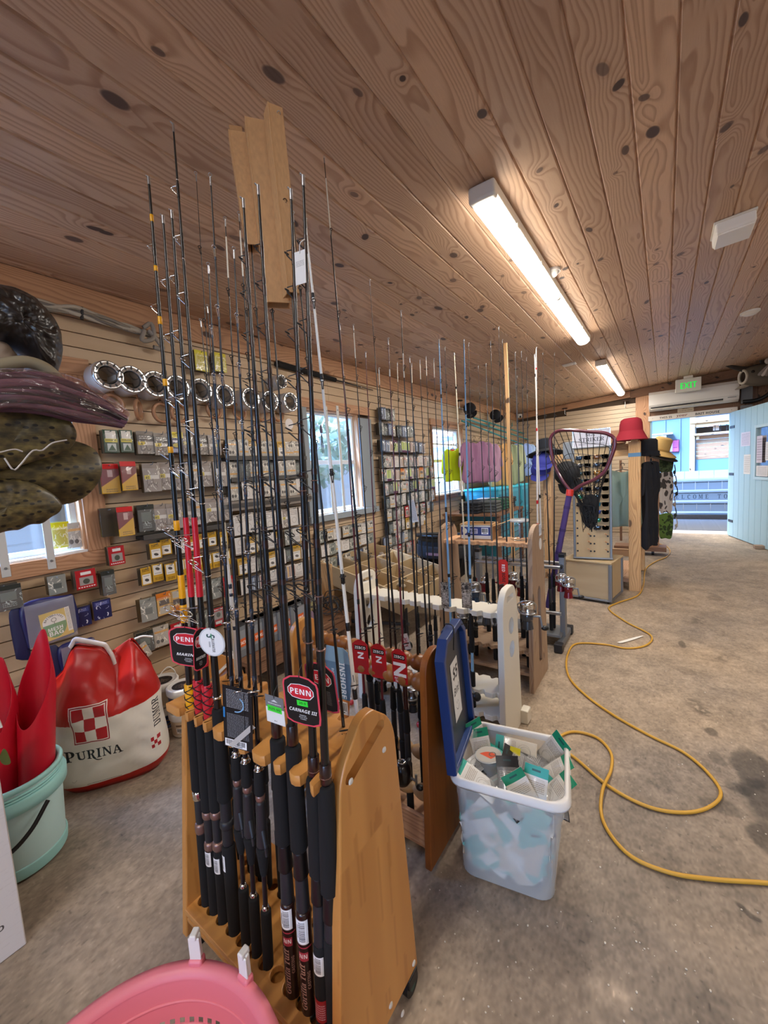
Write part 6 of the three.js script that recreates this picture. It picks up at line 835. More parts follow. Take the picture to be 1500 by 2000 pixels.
// ---------- low goods along the left wall ----------
{ const t = thing('storage_bench', 'low dark wooden bench along the slat wall holding tackle trays', 'bench', [-2.24, 0, -2.0]); wm('top', wood(span([-2.45, 0.2, -2.32], [-2.03, 0.23, -1.35]), 2), M.darktrim, t); wm('front_rail', wood(span([-2.06, 0.12, -2.32], [-2.04, 0.2, -1.35]), 2), M.darktrim, t); for (const [x, z] of [[-2.42, -1.4], [-2.07, -1.4], [-2.42, -2.27], [-2.07, -2.27]]) wm('leg', span([x - 0.025, 0, z - 0.025], [x + 0.025, 0.2, z + 0.025]), M.darktrim, t);
  const box1 = std('#75797c', 0.35), lab = print(160, 80, (g, w, h) => { g.fillStyle = '#8e9296'; g.fillRect(0, 0, w, h); g.fillStyle = '#e0662c'; g.fillRect(8, 34, 70, 34); text(g, 'TACKLE', 44, 52, 17, '#fff'); g.fillStyle = '#3d4144'; g.fillRect(90, 10, 60, 18); scribble(g, 92, 40, 56, 3, 9, '#d6dadc'); }, 0.3);
  for (let i = 0; i < 5; i++) { const b = thing('tackle_box', i === 4 ? 'grey tackle tray with an orange label, last of the row on the bench' : `grey tackle tray with an orange label, ${ORD[i]} on the low bench`, 'tackle box', [-2.17, 0.23, -1.45 - i * 0.115], Math.PI / 2 + 0.12, 'grey tackle trays on the low bench'); mesh('case', rbox(0.07, 0.2, 0.26, 0.006, 0, 0.1, 0).rotateY(Math.PI / 2), box1, b); mesh('lid_edge', rbox(0.262, 0.008, 0.074, 0.003, 0, 0.2, 0), M.graphite, b); mesh('label', card(0.2, 0.12, 0.001).translate(0, 0.11, 0.0358), lab, b); mesh('latch', rbox(0.03, 0.02, 0.008, 0.002, 0, 0.19, 0.037), M.graphite, b); }
  const bt = thing('bottle', 'pale yellow bottle with a white cap on the low bench', 'bottle', [-2.12, 0.23, -2.01]); mesh('body', lathe([[0.0005, 0], [0.034, 0.002], [0.036, 0.02], [0.036, 0.13], [0.026, 0.16], [0.012, 0.175], [0.012, 0.19], [0.0005, 0.19]], 24), phys('#d9c98a', 0.15, { transmission: 0.4, thickness: 0 }), bt); mesh('cap', cyl(0.014, 0.014, 0.03, 0, 0.2, 0), M.white, bt); mesh('label', cyl(0.0365, 0.0365, 0.06, 0, 0.08, 0, 0, 0, 0, 24, true), std('#a88a94', 0.5), bt);
  const w = thing('wire_coils', 'tangle of dark leader wire coils on the low bench', 'coils', [-2.15, 0.23, -2.18]); for (let k = 0; k < 14; k++) mesh('coil', torus(rnd(0.04, 0.085), 0.0032, rnd(-0.09, 0.09), rnd(0.05, 0.14), rnd(-0.06, 0.06), rnd(0, 3), rnd(0, 3), 0, 30, 5), M.graphite, w);
  const pl = thing('gear_pouches', 'clear pouches of silver tackle piled on the floor before the low bench', 'pouches', [-1.8, 0.0, -1.75]); for (let k = 0; k < 8; k++) mesh('pouch', inflate([[-0.06, -0.05], [0.06, -0.05], [0.06, 0.05], [-0.06, 0.05]], 0.018, { n: 24, rings: 4, pow: 0.6 }).rotateX(-1.3).rotateY(rnd(0, 6)).translate(rnd(-0.08, 0.08), 0.03 + k * 0.01, rnd(-0.25, 0.25)), [M.film, std('#9a9690', 0.3, 0.4)][k % 2], pl);
}
{ // divided wooden bin on a cart
  const t = thing('divided_bin', 'plywood bin divided into square compartments on a wheeled cart', 'bin', [-1.95, 0, -2.75]); t.rotation.y = 0.0;
  const q = new THREE.Group(), add = (nm, gs, m) => { gs = [gs].flat().map((g) => g.rotateZ(-0.22).translate(0, 0.52, 0)); return mesh(nm, gs, m, t); };
  const W0 = 0.86, D0 = 0.8, H0 = 0.16;
  add('bottom', wood(rbox(W0, 0.012, D0, 0.002, 0, -H0, 0), 0), M.ply); for (const s of [-1, 1]) { add('side', wood(rbox(W0, H0, 0.014, 0.002, 0, -H0 / 2, s * D0 / 2), 0), M.ply); add('side', wood(rbox(0.014, H0, D0, 0.002, s * W0 / 2, -H0 / 2, 0), 2), M.ply); }
  for (let i = 1; i < 4; i++) add('divider', wood(rbox(0.01, H0 * 0.9, D0 - 0.01, 0.002, -W0 / 2 + i * W0 / 4, -H0 / 2 - 0.005, 0), 2), M.ply); for (let i = 1; i < 3; i++) add('divider', wood(rbox(W0 - 0.01, H0 * 0.9, 0.01, 0.002, 0, -H0 / 2 - 0.008, -D0 / 2 + i * D0 / 3), 0), M.ply);
  mesh('end_panel', wood(span([-0.45, 0.06, 0.4], [-0.28, 0.6, 0.42]), 1), M.post, t); mesh('end_panel', wood(span([-0.45, 0.06, -0.42], [-0.28, 0.6, -0.4]), 1), M.post, t); mesh('frame_rail', [bar([-0.4, 0.1, 0.38], [0.42, 0.2, 0.38], 0.014), bar([-0.4, 0.1, -0.38], [0.42, 0.2, -0.38], 0.014), bar([0.4, 0.06, 0.38], [0.4, 0.32, 0.38], 0.014), bar([0.4, 0.06, -0.38], [0.4, 0.32, -0.38], 0.014)], M.graphite, t);
  for (const x of [-0.36, 0.4]) for (const z of [-0.38, 0.38]) mesh('caster', cyl(0.035, 0.035, 0.025, x, 0.035, z, Math.PI / 2, 0, 0, 18), M.black, t);
  const bb = [[-1.72, 0.5, -2.62, '#9a8a74'], [-2.2, 0.62, -3.0, '#8a7c6c']]; bb.forEach(([x, y, z, c], i) => { const o = thing('lead_sinkers', i ? 'handful of dull sinkers in a far compartment of the plywood bin' : 'handful of dull sinkers in a near compartment of the plywood bin', 'sinkers', [x, y - 0.1, z]); mesh('sinker', [0, 1, 2, 3, 4].map((k) => ball(0.022, rnd(-0.05, 0.05), 0.01 + k * 0.004, rnd(-0.06, 0.06), 1, 0.8, 1.3, 10)), std(c, 0.6), o); });
}
{ // black net baskets
  const t = thing('net_basket', 'round black netting basket folded beside the divided bin', 'basket', [-1.78, 0, -3.55]); mesh('hoop', torus(0.3, 0.018, 0, 0.66, 0, Math.PI / 2 - 0.12, 0, 0, 48, 8), M.black, t); mesh('net_wall', lathe([[0.29, 0.64], [0.29, 0.5], [0.26, 0.4], [0.2, 0.3], [0.1, 0.22], [0.0005, 0.2]], 40), std('#121316', 0.95), t); mesh('band', lathe([[0.3, 0.6], [0.31, 0.58], [0.31, 0.5], [0.3, 0.48]], 40), std('#1b1d22', 0.8), t); for (let k = 0; k < 20; k++) mesh('cord', tube([[0.3 * Math.cos(k * 0.314), 0.63, 0.3 * Math.sin(k * 0.314)], [0.305 * Math.cos(k * 0.314), 0.5, 0.305 * Math.sin(k * 0.314)], [0.21 * Math.cos(k * 0.314), 0.3, 0.21 * Math.sin(k * 0.314)]], 0.003, 10, 4), M.graphite, t); for (let k = 0; k < 3; k++) mesh('foot', bar([0.2 * Math.cos(k * 2.1), 0.32, 0.2 * Math.sin(k * 2.1)], [0.28 * Math.cos(k * 2.1), 0, 0.28 * Math.sin(k * 2.1)], 0.012), M.black, t); mesh('label', box(0.14, 0.025, 0.002, 0, 0.53, 0.312), std('#8a6a72', 0.5), t);
}
// ---------- mounted fish and wrapped bundle at the photo edge ----------
{ const X = -1.25, o = onX(60, 800, X), L = (x, y) => { const p = onX(x, y, X); return [-(p.z - o.z), p.y - o.y]; };
  const t = thing('fish_mount', 'large dark fish mount with knobbly glossy head and black-spotted fins, hanging at the photo edge', 'fish mount', o, Math.PI / 2);
  const skin = dataTex(256, 256, (x, y) => { const v = fbm(x * 0.05, y * 0.05, 4) * 1.5; let r = 78 * v + 18, g = 68 * v + 14, b = 38 * v + 8; const ray = vnoise(x * 0.04, y * 0.5) * 18; r += ray; g += ray; b += ray * 0.6; for (let k = 0; k < 46; k++) { const cx = (k * 57.3 + 13) % 256, cy = (k * 91.7 + (k % 5) * 11) % 256, d = Math.hypot((x - cx) / 1.25, y - cy); if (d < 6) { const q = sstep(6, 4, d); r = lerp(r, 16, q); g = lerp(g, 13, q); b = lerp(b, 10, q); } } return [r, g, b].map((c) => clamp(c, 0, 255)); });
  const finM = new THREE.MeshPhysicalMaterial({ map: skin, roughness: 0.45, clearcoat: 0.3, clearcoatRoughness: 0.3 }), headM = phys('#1a120f', 0.5, { clearcoat: 0.35, clearcoatRoughness: 0.12 });
  const fin = (nm, pts, T, dz, m, opt = {}) => mesh(nm, inflate(pts.map(([a, b]) => L(a, b)), T, opt).translate(0, 0, dz), m, t);
  fin('head', [[-90, 545], [0, 556], [50, 572], [92, 606], [117, 648], [123, 690], [116, 722], [108, 744], [90, 738], [70, 712], [40, 690], [0, 668], [-90, 650]], 0.09, -0.02, headM, { n: 150, rings: 34, bump: 64, amp: 0.4, pow: 0.8 });
  fin('dorsal_fin', [[-90, 815], [0, 806], [60, 808], [110, 820], [130, 842], [132, 862], [118, 882], [90, 894], [0, 920], [-90, 940]], 0.018, 0.05, finM, { n: 90, rings: 10, bump: 60, amp: 0.3, bend: (x, y) => 0.01 * Math.sin(x * 24) });
  fin('tail_fin', [[-60, 905], [10, 893], [80, 868], [130, 858], [172, 868], [192, 886], [196, 914], [188, 945], [165, 972], [130, 985], [80, 985], [20, 970], [-60, 960]], 0.014, 0.0, finM, { n: 100, rings: 10, bump: 60, amp: 0.3, bend: (x, y) => 0.014 * Math.sin(y * 30) });
  fin('lower_fin', [[-90, 940], [0, 936], [50, 942], [95, 965], [113, 985], [108, 1000], [92, 1010], [74, 1022], [52, 1024], [30, 1034], [10, 1036], [-90, 1052]], 0.022, 0.03, finM, { n: 100, rings: 8, bump: 50, amp: 0.6 });
  fin('body', [[-120, 640], [-20, 660], [20, 700], [24, 800], [30, 900], [10, 960], [-120, 1000]], 0.07, -0.06, headM, { n: 70, rings: 14, bump: 30, amp: 0.6 });
  fin('pale_throat', [[-60, 665], [0, 672], [22, 690], [42, 720], [30, 735], [0, 735], [-60, 725]], 0.03, 0.02, std('#8d7c6c', 0.6), { n: 50, rings: 8, bump: 40, amp: 0.4 });
  mesh('lip', tube([L(-60, 740), L(0, 722), L(40, 718), L(75, 730), L(104, 758)].map(([a, b]) => [a, b, 0.06]), 0.014, 24, 8), std('#8b8068', 0.5), t);
  mesh('line_scrap', [tube([[-20, 890], [10, 884], [24, 888]].map(([a, b]) => [...L(a, b), 0.085]), 0.0016, 12, 4), tube([[-10, 900], [8, 922], [20, 912], [46, 885], [60, 886], [80, 872], [108, 866]].map(([a, b]) => [...L(a, b), 0.083]), 0.0018, 26, 4)], std('#c9c2bc', 0.3), t);
  const bag = thing('wrapped_bundle', 'bundle of purple-brown strips wrapped in crinkled clear plastic, lying on the fish mount', 'bundle', onX(60, 790, X).add(V(0.08, 0, 0)), Math.PI / 2), o2 = bag.position, K = (x, y) => { const p = onX(x, y, X); return [-(p.z - o2.z), p.y - o2.y]; };
  for (let k = 0; k < 13; k++) { const f = k / 12, c = [[-70, 755 + f * 60], [0, 745 + f * 66], [60, 746 + f * 70], [120, 762 + f * 66], [175, 790 + f * 44], [214, 822 + f * 18]]; mesh('strip', tube(c.map(([a, b], i) => [...K(a, b), 0.022 * Math.sin(f * Math.PI) + rnd(-0.006, 0.006)]), rnd(0.0055, 0.0085), 26, 6), std(pick(['#2a1522', '#6a4654', '#1e1019', '#7c5a64', '#4a2c3a']), 0.35), bag); }
  mesh('plastic_wrap', inflate([[-80, 742], [0, 734], [70, 738], [130, 752], [190, 786], [226, 815], [220, 836], [190, 838], [120, 828], [60, 818], [0, 812], [-80, 812]].map(([a, b]) => K(a, b)), 0.04, { n: 130, rings: 22, bump: 30, amp: 0.4, bend: (x, y) => 0.016 * (fbm(x * 16 + 5, y * 120 + x * 40, 3) - 0.45) + 0.006 * (fbm(x * 90, y * 260, 2) - 0.4) }), new THREE.MeshPhysicalMaterial({ color: col('#f2e6ea'), roughness: 0.04, transmission: 0.97, thickness: 0, ior: 1.9 }), bag);
}
// ---------- ceiling fittings ----------
const ceilAt = (px, py) => { const d = rayOf(px, py), t = (2.353 - 0.0665 * WX - EYE) / (d.y - 0.0665 * d.x); return d.multiplyScalar(t).add(V(0, EYE, 0)); };
{ const a = ceilAt(1431, 437), e = thing('emergency_light', 'white rectangular emergency light box on the ceiling planks', 'emergency light', a, 0); mesh('housing', rbox(0.165, 0.06, 0.2, 0.012, 0, -0.033, 0).rotateZ(CA), M.white, e); mesh('lens', rbox(0.15, 0.01, 0.18, 0.004, 0, -0.066, 0).rotateZ(CA), std('#f0ece6', 0.3), e); mesh('back_plate', rbox(0.175, 0.012, 0.21, 0.004, 0, -0.007, 0).rotateZ(CA), M.offwhite, e);
  const dome = (label, px, py, r) => { const t = thing('smoke_detector', label, 'detector', ceilAt(px, py)); mesh('base', cyl(r, r, 0.014, 0, -0.008, 0, 0, 0, CA, 28), M.white, t); mesh('cover', lathe([[0.0005, -0.036], [r * 0.6, -0.032], [r * 0.9, -0.015], [r * 0.9, -0.012]], 28), M.white, t); };
  dome('small round white detector on the ceiling beside the larger lamp', 1077, 529, 0.05); dome('round white detector on the ceiling planks at the right edge', 1465, 608, 0.07);
  const v = thing('ceiling_plate', 'small white plate on the ceiling left of the far lamp', 'plate', ceilAt(1112, 711)); mesh('plate', rbox(0.14, 0.012, 0.1, 0.004, 0, -0.006, 0).rotateZ(CA), M.white, v); mesh('screw', cyl(0.006, 0.006, 0.004, 0.05, -0.012, 0), M.dull, v);
  const s = thing('motion_sensor', 'small white motion sensor in the far ceiling corner', 'sensor', [WX + 0.09, 2.3, EZ + 0.09], 0.8); mesh('body', rbox(0.09, 0.08, 0.06, 0.015, 0, 0, 0), M.white, s); mesh('eye', ball(0.022, 0, -0.022, 0.028, 1, 1, 0.7), M.black, s);
  const f = thing('hook_disc', 'flat dark disc on a white stem over the end wall slats', 'hook', onZ(1221, 784, EZ + 0.08)); mesh('disc', cyl(0.045, 0.05, 0.012, 0, 0.01, 0), std('#3a2620', 0.6), f); mesh('stem', bar([0, 0, 0], [0, -0.09, 0], 0.005), M.white, f); mesh('arm', bar([0, -0.09, 0], [0, -0.09, -0.08], 0.004), M.white, f);
  copyOf(f, onZ(1103, 799, EZ + 0.08), 0, 'flat dark disc on a white stem beside the dark wide hat'); copyOf(f, onX(897, 784, WX + 0.09), 1.2, 'flat dark disc on a stem beside the far cap on the slat wall');
}
// ---------- end wall fittings ----------
{ const z = -8.05, a = onZ(1268, 767, z), b = onZ(1443, 783, z), w = b.x - a.x, h = 0.29, t = thing('air_conditioner', 'white wall air conditioner above the doorway', 'air conditioner', [(a.x + b.x) / 2, 2.08, EZ + 0.02]);
  const s = shapeOf([[0, 0.02], [0.06, 0], [0.14, 0.03], [0.175, 0.08], [0.18, h - 0.04], [0.15, h], [0, h]]); mesh('casing', extrude(s, w, 0.006).rotateY(-Math.PI / 2).translate(w / 2, 0, 0), std('#dcd6ce', 0.4), t);
  mesh('air_slot', rbox(w * 0.82, 0.02, 0.03, 0.004, -w * 0.07, 0.045, 0.155), std('#2c2a2a', 0.6), t); mesh('flap', rbox(w * 0.82, 0.006, 0.045, 0.002, -w * 0.07, 0.026, 0.145, 0.5), M.offwhite, t); mesh('display', rbox(0.1, 0.012, 0.004, 0.001, w * 0.43, 0.06, 0.178), std('#8a8784', 0.4), t); mesh('panel_line', box(w * 0.98, 0.003, 0.004, 0, 0.085, 0.182), std('#b5afa8', 0.5), t);
  const e = onZ(1344, 752, -7.92), x = thing('exit_sign', 'white exit sign with green letters hanging before the air conditioner', 'exit sign', e, 0.0); const g = print(256, 150, (c, W, H) => { c.fillStyle = '#d8d2c8'; c.fillRect(0, 0, W, H); text(c, 'EXIT', W / 2, H / 2 + 4, 104, '#16b83c', 'bold', 'sans-serif', 'center', 180); }, 0.4); g.emissiveMap = canvasTex(256, 150, (c, W, H) => { c.fillStyle = '#000'; c.fillRect(0, 0, W, H); text(c, 'EXIT', W / 2, H / 2 + 4, 104, '#1ee04c', 'bold', 'sans-serif', 'center', 180); }); g.emissive = col('#ffffff'); g.emissiveIntensity = 0.7;
  mesh('housing', rbox(0.32, 0.2, 0.05, 0.008, 0, 0, 0), M.offwhite, x); mesh('face', card(0.3, 0.18, 0.001).translate(0, 0, 0.0258), g, x); mesh('mount', span([-0.06, 0.1, -0.02], [0.06, ceilY(e.x) - e.y, 0.02], 0.006), M.offwhite, x);
  const q0 = onZ(1266, 818, EZ + 0.04), q1 = onZ(1441, 800, EZ + 0.04), sw = q1.x - q0.x, sign = thing('door_sign', 'long pale wooden sign over the doorway with black lettering', 'sign', [(q0.x + q1.x) / 2, 1.962, EZ + 0.035]);
  mesh('board', rbox(sw, 0.085, 0.018, 0.006, 0, 0, 0), std('#d9cfc4', 0.6), sign); mesh('lettering', card(sw * 0.99, 0.08, 0.001).translate(0, 0, 0.0097), print(1024, 80, (c, W, H) => { c.fillStyle = '#d9cfc4'; c.fillRect(0, 0, W, H); text(c, 'THIS IS', 215, 44, 46, '#33302e', 'bold'); c.save(); c.translate(405, 36); text(c, 'your', 0, 0, 54, '#6b2c22', 'italic bold', 'serif'); c.restore(); text(c, 'BAIT HOUSE', 700, 42, 48, '#33302e', 'bold'); c.fillStyle = '#6b655f'; c.fillRect(46, 34, 8, 8); c.fillRect(960, 34, 8, 8); }, 0.6), sign);
  const sm = thing('door_sign', 'small pale sign with fine lettering between the air conditioner and long sign', 'sign', [onZ(1339, 797, EZ + 0.05).x, 2.055, EZ + 0.04]); mesh('board', rbox(0.21, 0.09, 0.012, 0.003, 0, 0, 0), std('#b9a58c', 0.6), sm); mesh('lettering', card(0.2, 0.085, 0.001).translate(0, 0, 0.0066), print(256, 110, (c, W, H) => { c.fillStyle = '#bda98f'; c.fillRect(0, 0, W, H); text(c, 'SMILE...', W / 2, 34, 32, '#3c332a', 'bold'); text(c, "YOU'RE ON CAMERA", W / 2, 80, 24, '#3c332a', 'bold', 'sans-serif', 'center', 230); }, 0.6), sm);
  const du = thing('duct_box', 'grey duct cover with a black hose beside the air conditioner', 'duct', [1.0, 2.06, EZ + 0.03]); mesh('cover', [span([-0.07, -0.02, 0], [0.06, 0.28, 0.06]), span([-0.07, -0.16, 0], [0.06, -0.05, 0.06])], std('#6f7072', 0.5), du); mesh('hose', tube([[-0.05, 0.0, 0.07], [0.1, 0.0, 0.09], [0.22, 0.06, 0.1], [0.3, 0.2, 0.1], [0.38, 0.26, 0.08]], 0.028, 24, 8), M.black, du);
}
{ // blue plank door, open into the room
  const A = onY(1424, 1046), B0 = onY(1480, 1067), ang = Math.atan2(-(B0.z - A.z), B0.x - A.x), W = 1.5, t = thing('plank_door', 'pale blue plank door standing open, with papers pinned to it', 'door', [0.838, 0, EZ + 0.005], ang), paint = std('#a9cbd8', 0.55), H = 1.93;
  for (let i = 0; i < 9; i++) { const x0 = i * W / 9; if (i > 4 && i < 8) { mesh('plank', [span([x0 + 0.001, 0.01, -0.02], [x0 + W / 9 - 0.003, 0.95, 0.02], 0.003)], paint, t); mesh('plank', [span([x0 + 0.001, 1.62, -0.02], [x0 + W / 9 - 0.003, H, 0.02], 0.003)], paint, t); } else mesh('plank', span([x0 + 0.001, 0.01, -0.02], [x0 + W / 9 - 0.003, H, 0.02], 0.003), paint, t); }
  mesh('window_frame', [span([0.79, 0.92, -0.03], [0.83, 1.66, 0.03]), span([1.31, 0.92, -0.03], [1.35, 1.66, 0.03]), span([0.83, 0.92, -0.03], [1.31, 0.96, 0.03]), span([0.83, 1.62, -0.03], [1.31, 1.66, 0.03])], std('#b9d4de', 0.5), t); mesh('pane', slab([0.83, 0.96, -0.003], [1.31, 1.62, 0.003]), M.glass, t);
  const pap = (c1, c2) => print(96, 128, (g, w, h) => { g.fillStyle = c1; g.fillRect(0, 0, w, h); scribble(g, 10, 14, 76, 9, 12, c2); });
  const papers = [[0.52, 1.49, 0.28, 0.2, '#ddd6e2', '#a49cb0'], [0.58, 1.13, 0.2, 0.28, '#e2ddd2', '#b8ae9c'], [0.92, 1.33, 0.15, 0.36, '#cbbfc4', '#9c8c94'], [1.0, 1.04, 0.3, 0.14, '#ded8d0', '#a8a094'], [1.14, 1.3, 0.12, 0.24, '#e0dcd8', '#b0a8a4']];
  papers.forEach(([x, y, w, h, a, b], i) => { mesh('pinned_paper', card(w, h, 0.001).rotateY(0).translate(x, y, -0.022).scale(1, 1, 1), pap(a, b), t); mesh('pinned_paper', card(w, h, 0.001).translate(x, y, 0.022), pap(a, b), t); });
  mesh('handle', [cyl(0.012, 0.012, 0.06, W - 0.06, 1.0, 0, Math.PI / 2), ball(0.028, W - 0.06, 1.0, -0.05), ball(0.028, W - 0.06, 1.0, 0.05)], M.dull, t);
  for (const y of [0.25, 0.98, 1.7]) mesh('hinge', [cyl(0.012, 0.012, 0.1, 0, y, 0), span([0, y - 0.02, 0.02], [0.16, y + 0.02, 0.026], 0.002)], M.graphite, t);
  const k = onY(1494, 1072), bl = solo('door_block', 'rough wooden block on the floor propping the blue door', 'block', wood(rbox(0.34, 0.05, 0.09, 0.006, 0, 0.025, 0), 0), M.grey); bl.position.set(k.x + 0.06, 0, k.z); bl.rotation.y = 0.1;
}
{ // second fish mount, by the door
  const c = onZ(1484, 733, -7.9), t = thing('fish_mount', 'silver and brown fish mount with open round mouth above the blue door', 'fish mount', c, 0.35), b = phys('#6f675a', 0.35, { clearcoat: 0.4 }), dk = phys('#2f2824', 0.4, { clearcoat: 0.3 });
  const R = []; for (const [x, r, k] of [[-0.2, 0.1, 1], [-0.12, 0.125, 1.05], [0, 0.14, 1.1], [0.15, 0.13, 1.1], [0.3, 0.09, 1], [0.42, 0.05, 0.9]]) { const q = []; for (let i = 0; i < 28; i++) { const a = i / 28 * Math.PI * 2; q.push([x, Math.sin(a) * r * k, Math.cos(a) * r * 0.62]); } R.push(q); }
  mesh('body', loft(R, true, false), b, t); mesh('mouth', [torus(0.085, 0.018, -0.2, 0, 0, 0, Math.PI / 2 + 0.2, 0, 28, 8).scale(1, 1.05, 0.75)], std('#bdb3a4', 0.35), t); mesh('throat', lathe([[0.08, 0], [0.06, 0.08], [0.02, 0.14], [0.0005, 0.15]], 24).rotateZ(-Math.PI / 2).translate(-0.19, 0, 0).scale(1, 1, 0.7), std('#4a3a30', 0.5), t);
  mesh('upper_fin', inflate([[-0.45, 0.2], [-0.36, 0.19], [-0.2, 0.14], [0.1, 0.17], [0.12, 0.1], [-0.15, 0.07], [-0.28, 0.1]], 0.014, { n: 50, rings: 6 }), dk, t); mesh('back_fin', inflate([[0.0, 0.16], [-0.02, 0.3], [0.06, 0.26], [0.22, 0.2], [0.34, 0.08], [0.1, 0.1]], 0.014, { n: 50, rings: 6 }), dk, t); mesh('side_fin', inflate([[0, -0.02], [0.12, -0.1], [0.2, -0.17], [0.1, -0.06]], 0.01, { n: 30, rings: 4 }).translate(0.06, -0.03, 0.09), std('#c9b9a4', 0.4), t); mesh('belly_fin', inflate([[-0.2, -0.1], [-0.3, -0.17], [-0.2, -0.16], [-0.1, -0.12]], 0.01, { n: 30, rings: 4 }), std('#a89c8c', 0.4), t); mesh('eye', ball(0.02, -0.12, 0.05, 0.075), M.black, t);
  const d = thing('fish_tail', 'pale striped fish tail mounted at the right edge above the fish mount', 'fish mount', onZ(1500, 708, -7.7), 0.3); for (let k = 0; k < 6; k++) mesh('ray', inflate([[0, -0.03], [-0.08 + k * 0.02, -0.16], [-0.04 + k * 0.02, -0.17], [0.03, -0.02]], 0.008, { n: 24, rings: 3 }).rotateZ(k * 0.12 - 0.2), std(k % 2 ? '#d9d2cc' : '#8f8780', 0.4), d); mesh('stem', ball(0.05, 0.03, 0.02, 0, 1.4, 1, 0.6), std('#a49a90', 0.4), d);
}
// ---------- sunglasses stand ----------
const SGC = V(-0.57, 0, -4.22);
{ const t = thing('sunglasses_stand', 'pale wooden revolving sunglasses stand with a printed header card', 'display stand', SGC, -0.16), wd = M.ply, alu = M.dull;
  mesh('base', wood(rbox(0.4, 0.33, 0.36, 0.004, 0, 0.205, 0), 0), wd, t); mesh('base_top', wood(rbox(0.43, 0.018, 0.39, 0.006, 0, 0.38, 0), 0), wd, t); for (const x of [-0.2, 0.2]) for (const z of [-0.18, 0.18]) mesh('corner_strip', rbox(0.03, 0.34, 0.03, 0.006, x, 0.2, z), alu, t); mesh('bottom_rim', rbox(0.42, 0.02, 0.38, 0.006, 0, 0.03, 0), alu, t); for (const x of [-0.17, 0.17]) for (const z of [-0.15, 0.15]) mesh('caster', ball(0.016, x, 0.016, z), M.black, t);
  const cg = (gs) => [gs].flat().map((g) => g.rotateY(0.3)); mesh('column', cg(wood(rbox(0.3, 1.02, 0.26, 0.004, 0, 0.92, 0), 1)), wd, t); for (const x of [-0.15, 0.15]) for (const z of [-0.13, 0.13]) mesh('column_strip', cg(rbox(0.022, 1.03, 0.022, 0.005, x, 0.92, z)), alu, t); mesh('column_rim', cg([rbox(0.33, 0.016, 0.29, 0.004, 0, 0.405, 0), rbox(0.33, 0.014, 0.29, 0.004, 0, 1.435, 0)]), alu, t);
  const hd = print(256, 128, (g, w, h) => { g.fillStyle = '#b9b9c4'; g.fillRect(0, 0, w, h); g.fillStyle = '#a6a6b4'; for (let i = 0; i < 20; i++) g.fillRect(rnd(0, w), rnd(0, h), rnd(20, 80), 3); text(g, 'SEA', 120, 34, 34, '#3a3c48', 'bold', 'serif'); text(g, 'STRIKER', 128, 72, 40, '#3a3c48', 'bold', 'serif'); scribble(g, 40, 98, 180, 2, 9, '#6a6c78'); g.fillStyle = '#4a4c58'; g.beginPath(); g.moveTo(170, 26); g.lineTo(200, 10); g.lineTo(192, 30); g.fill(); }, 0.4);
  mesh('header_card', cg([card(0.3, 0.155, 0.006).translate(0, 1.515, 0.1)]), hd, t); mesh('header_frame', cg([rbox(0.31, 0.008, 0.012, 0.002, 0, 1.595, 0.1), rbox(0.008, 0.16, 0.012, 0.002, -0.152, 1.515, 0.1), rbox(0.008, 0.16, 0.012, 0.002, 0.152, 1.515, 0.1)]), M.chrome, t);
  const mir = cg([rbox(0.1, 0.16, 0.01, 0.002, -0.19, 1.42, 0.06)]); mesh('side_bracket', mir, alu, t);
  const holes = [], pegsG = []; for (let r = 0; r < 13; r++) for (const x of [-0.12, 0.02]) { const y = 0.47 + r * 0.072; holes.push(cyl(0.008, 0.008, 0.003, x - 0.005, y, 0.1315, Math.PI / 2, 0, 0, 12), cyl(0.008, 0.008, 0.003, x + 0.105, y, 0.1315, Math.PI / 2, 0, 0, 12)); if (r < 6) pegsG.push(bar([x + 0.098, y + 0.012, 0.13], [x + 0.08, y + 0.03, 0.165], 0.005, 0.004, 8)); }
  mesh('peg_holes', cg(holes), M.black, t); pegsG.forEach((g) => mesh('peg', cg(g), M.pale, t));
  const sg = (label, u, v, y, lens, frame) => { const o = thing('sunglasses', label, 'sunglasses', SGC.clone(), -0.16 + 0.3, 'sunglasses on the revolving stand'); const p = V(u, y, v).applyAxisAngle(V(0, 1, 0), 0.14); o.position.set(SGC.x + p.x, p.y, SGC.z + p.z); o.rotation.y = 0.14;
    const L = inflate([[-0.026, -0.012], [-0.022, 0.015], [0.022, 0.017], [0.028, 0.006], [0.02, -0.018], [-0.014, -0.02]], 0.004, { n: 30, rings: 4 }); const lm = phys(lens, 0.06, { metalness: 0.55, clearcoat: 1 }); mesh('lens', L.clone().translate(-0.032, 0, 0), lm, o); mesh('lens', L.clone().scale(-1, 1, 1).translate(0.032, 0, 0), lm, o); mesh('frame', [bar([-0.062, 0.014, -0.004], [0.062, 0.014, -0.004], 0.0038), bar([-0.008, 0.006, 0.004], [0.008, 0.006, 0.004], 0.004), bar([-0.062, 0.013, -0.004], [-0.066, 0.006, -0.07], 0.003), bar([0.062, 0.013, -0.004], [0.066, 0.006, -0.07], 0.003)], std(frame, 0.35), o); };
  const lc = ['#2a3a4c', '#1a1c22', '#3a4a44', '#1b6f8a', '#2b3f8c', '#1f7a5c', '#20242c', '#7a4a22', '#3a3d46', '#9a6a2a']; const ln = ['grey mirrored', 'black', 'smoke green', 'teal mirrored', 'deep blue mirrored', 'green mirrored', 'dark grey', 'brown', 'slate', 'amber'];
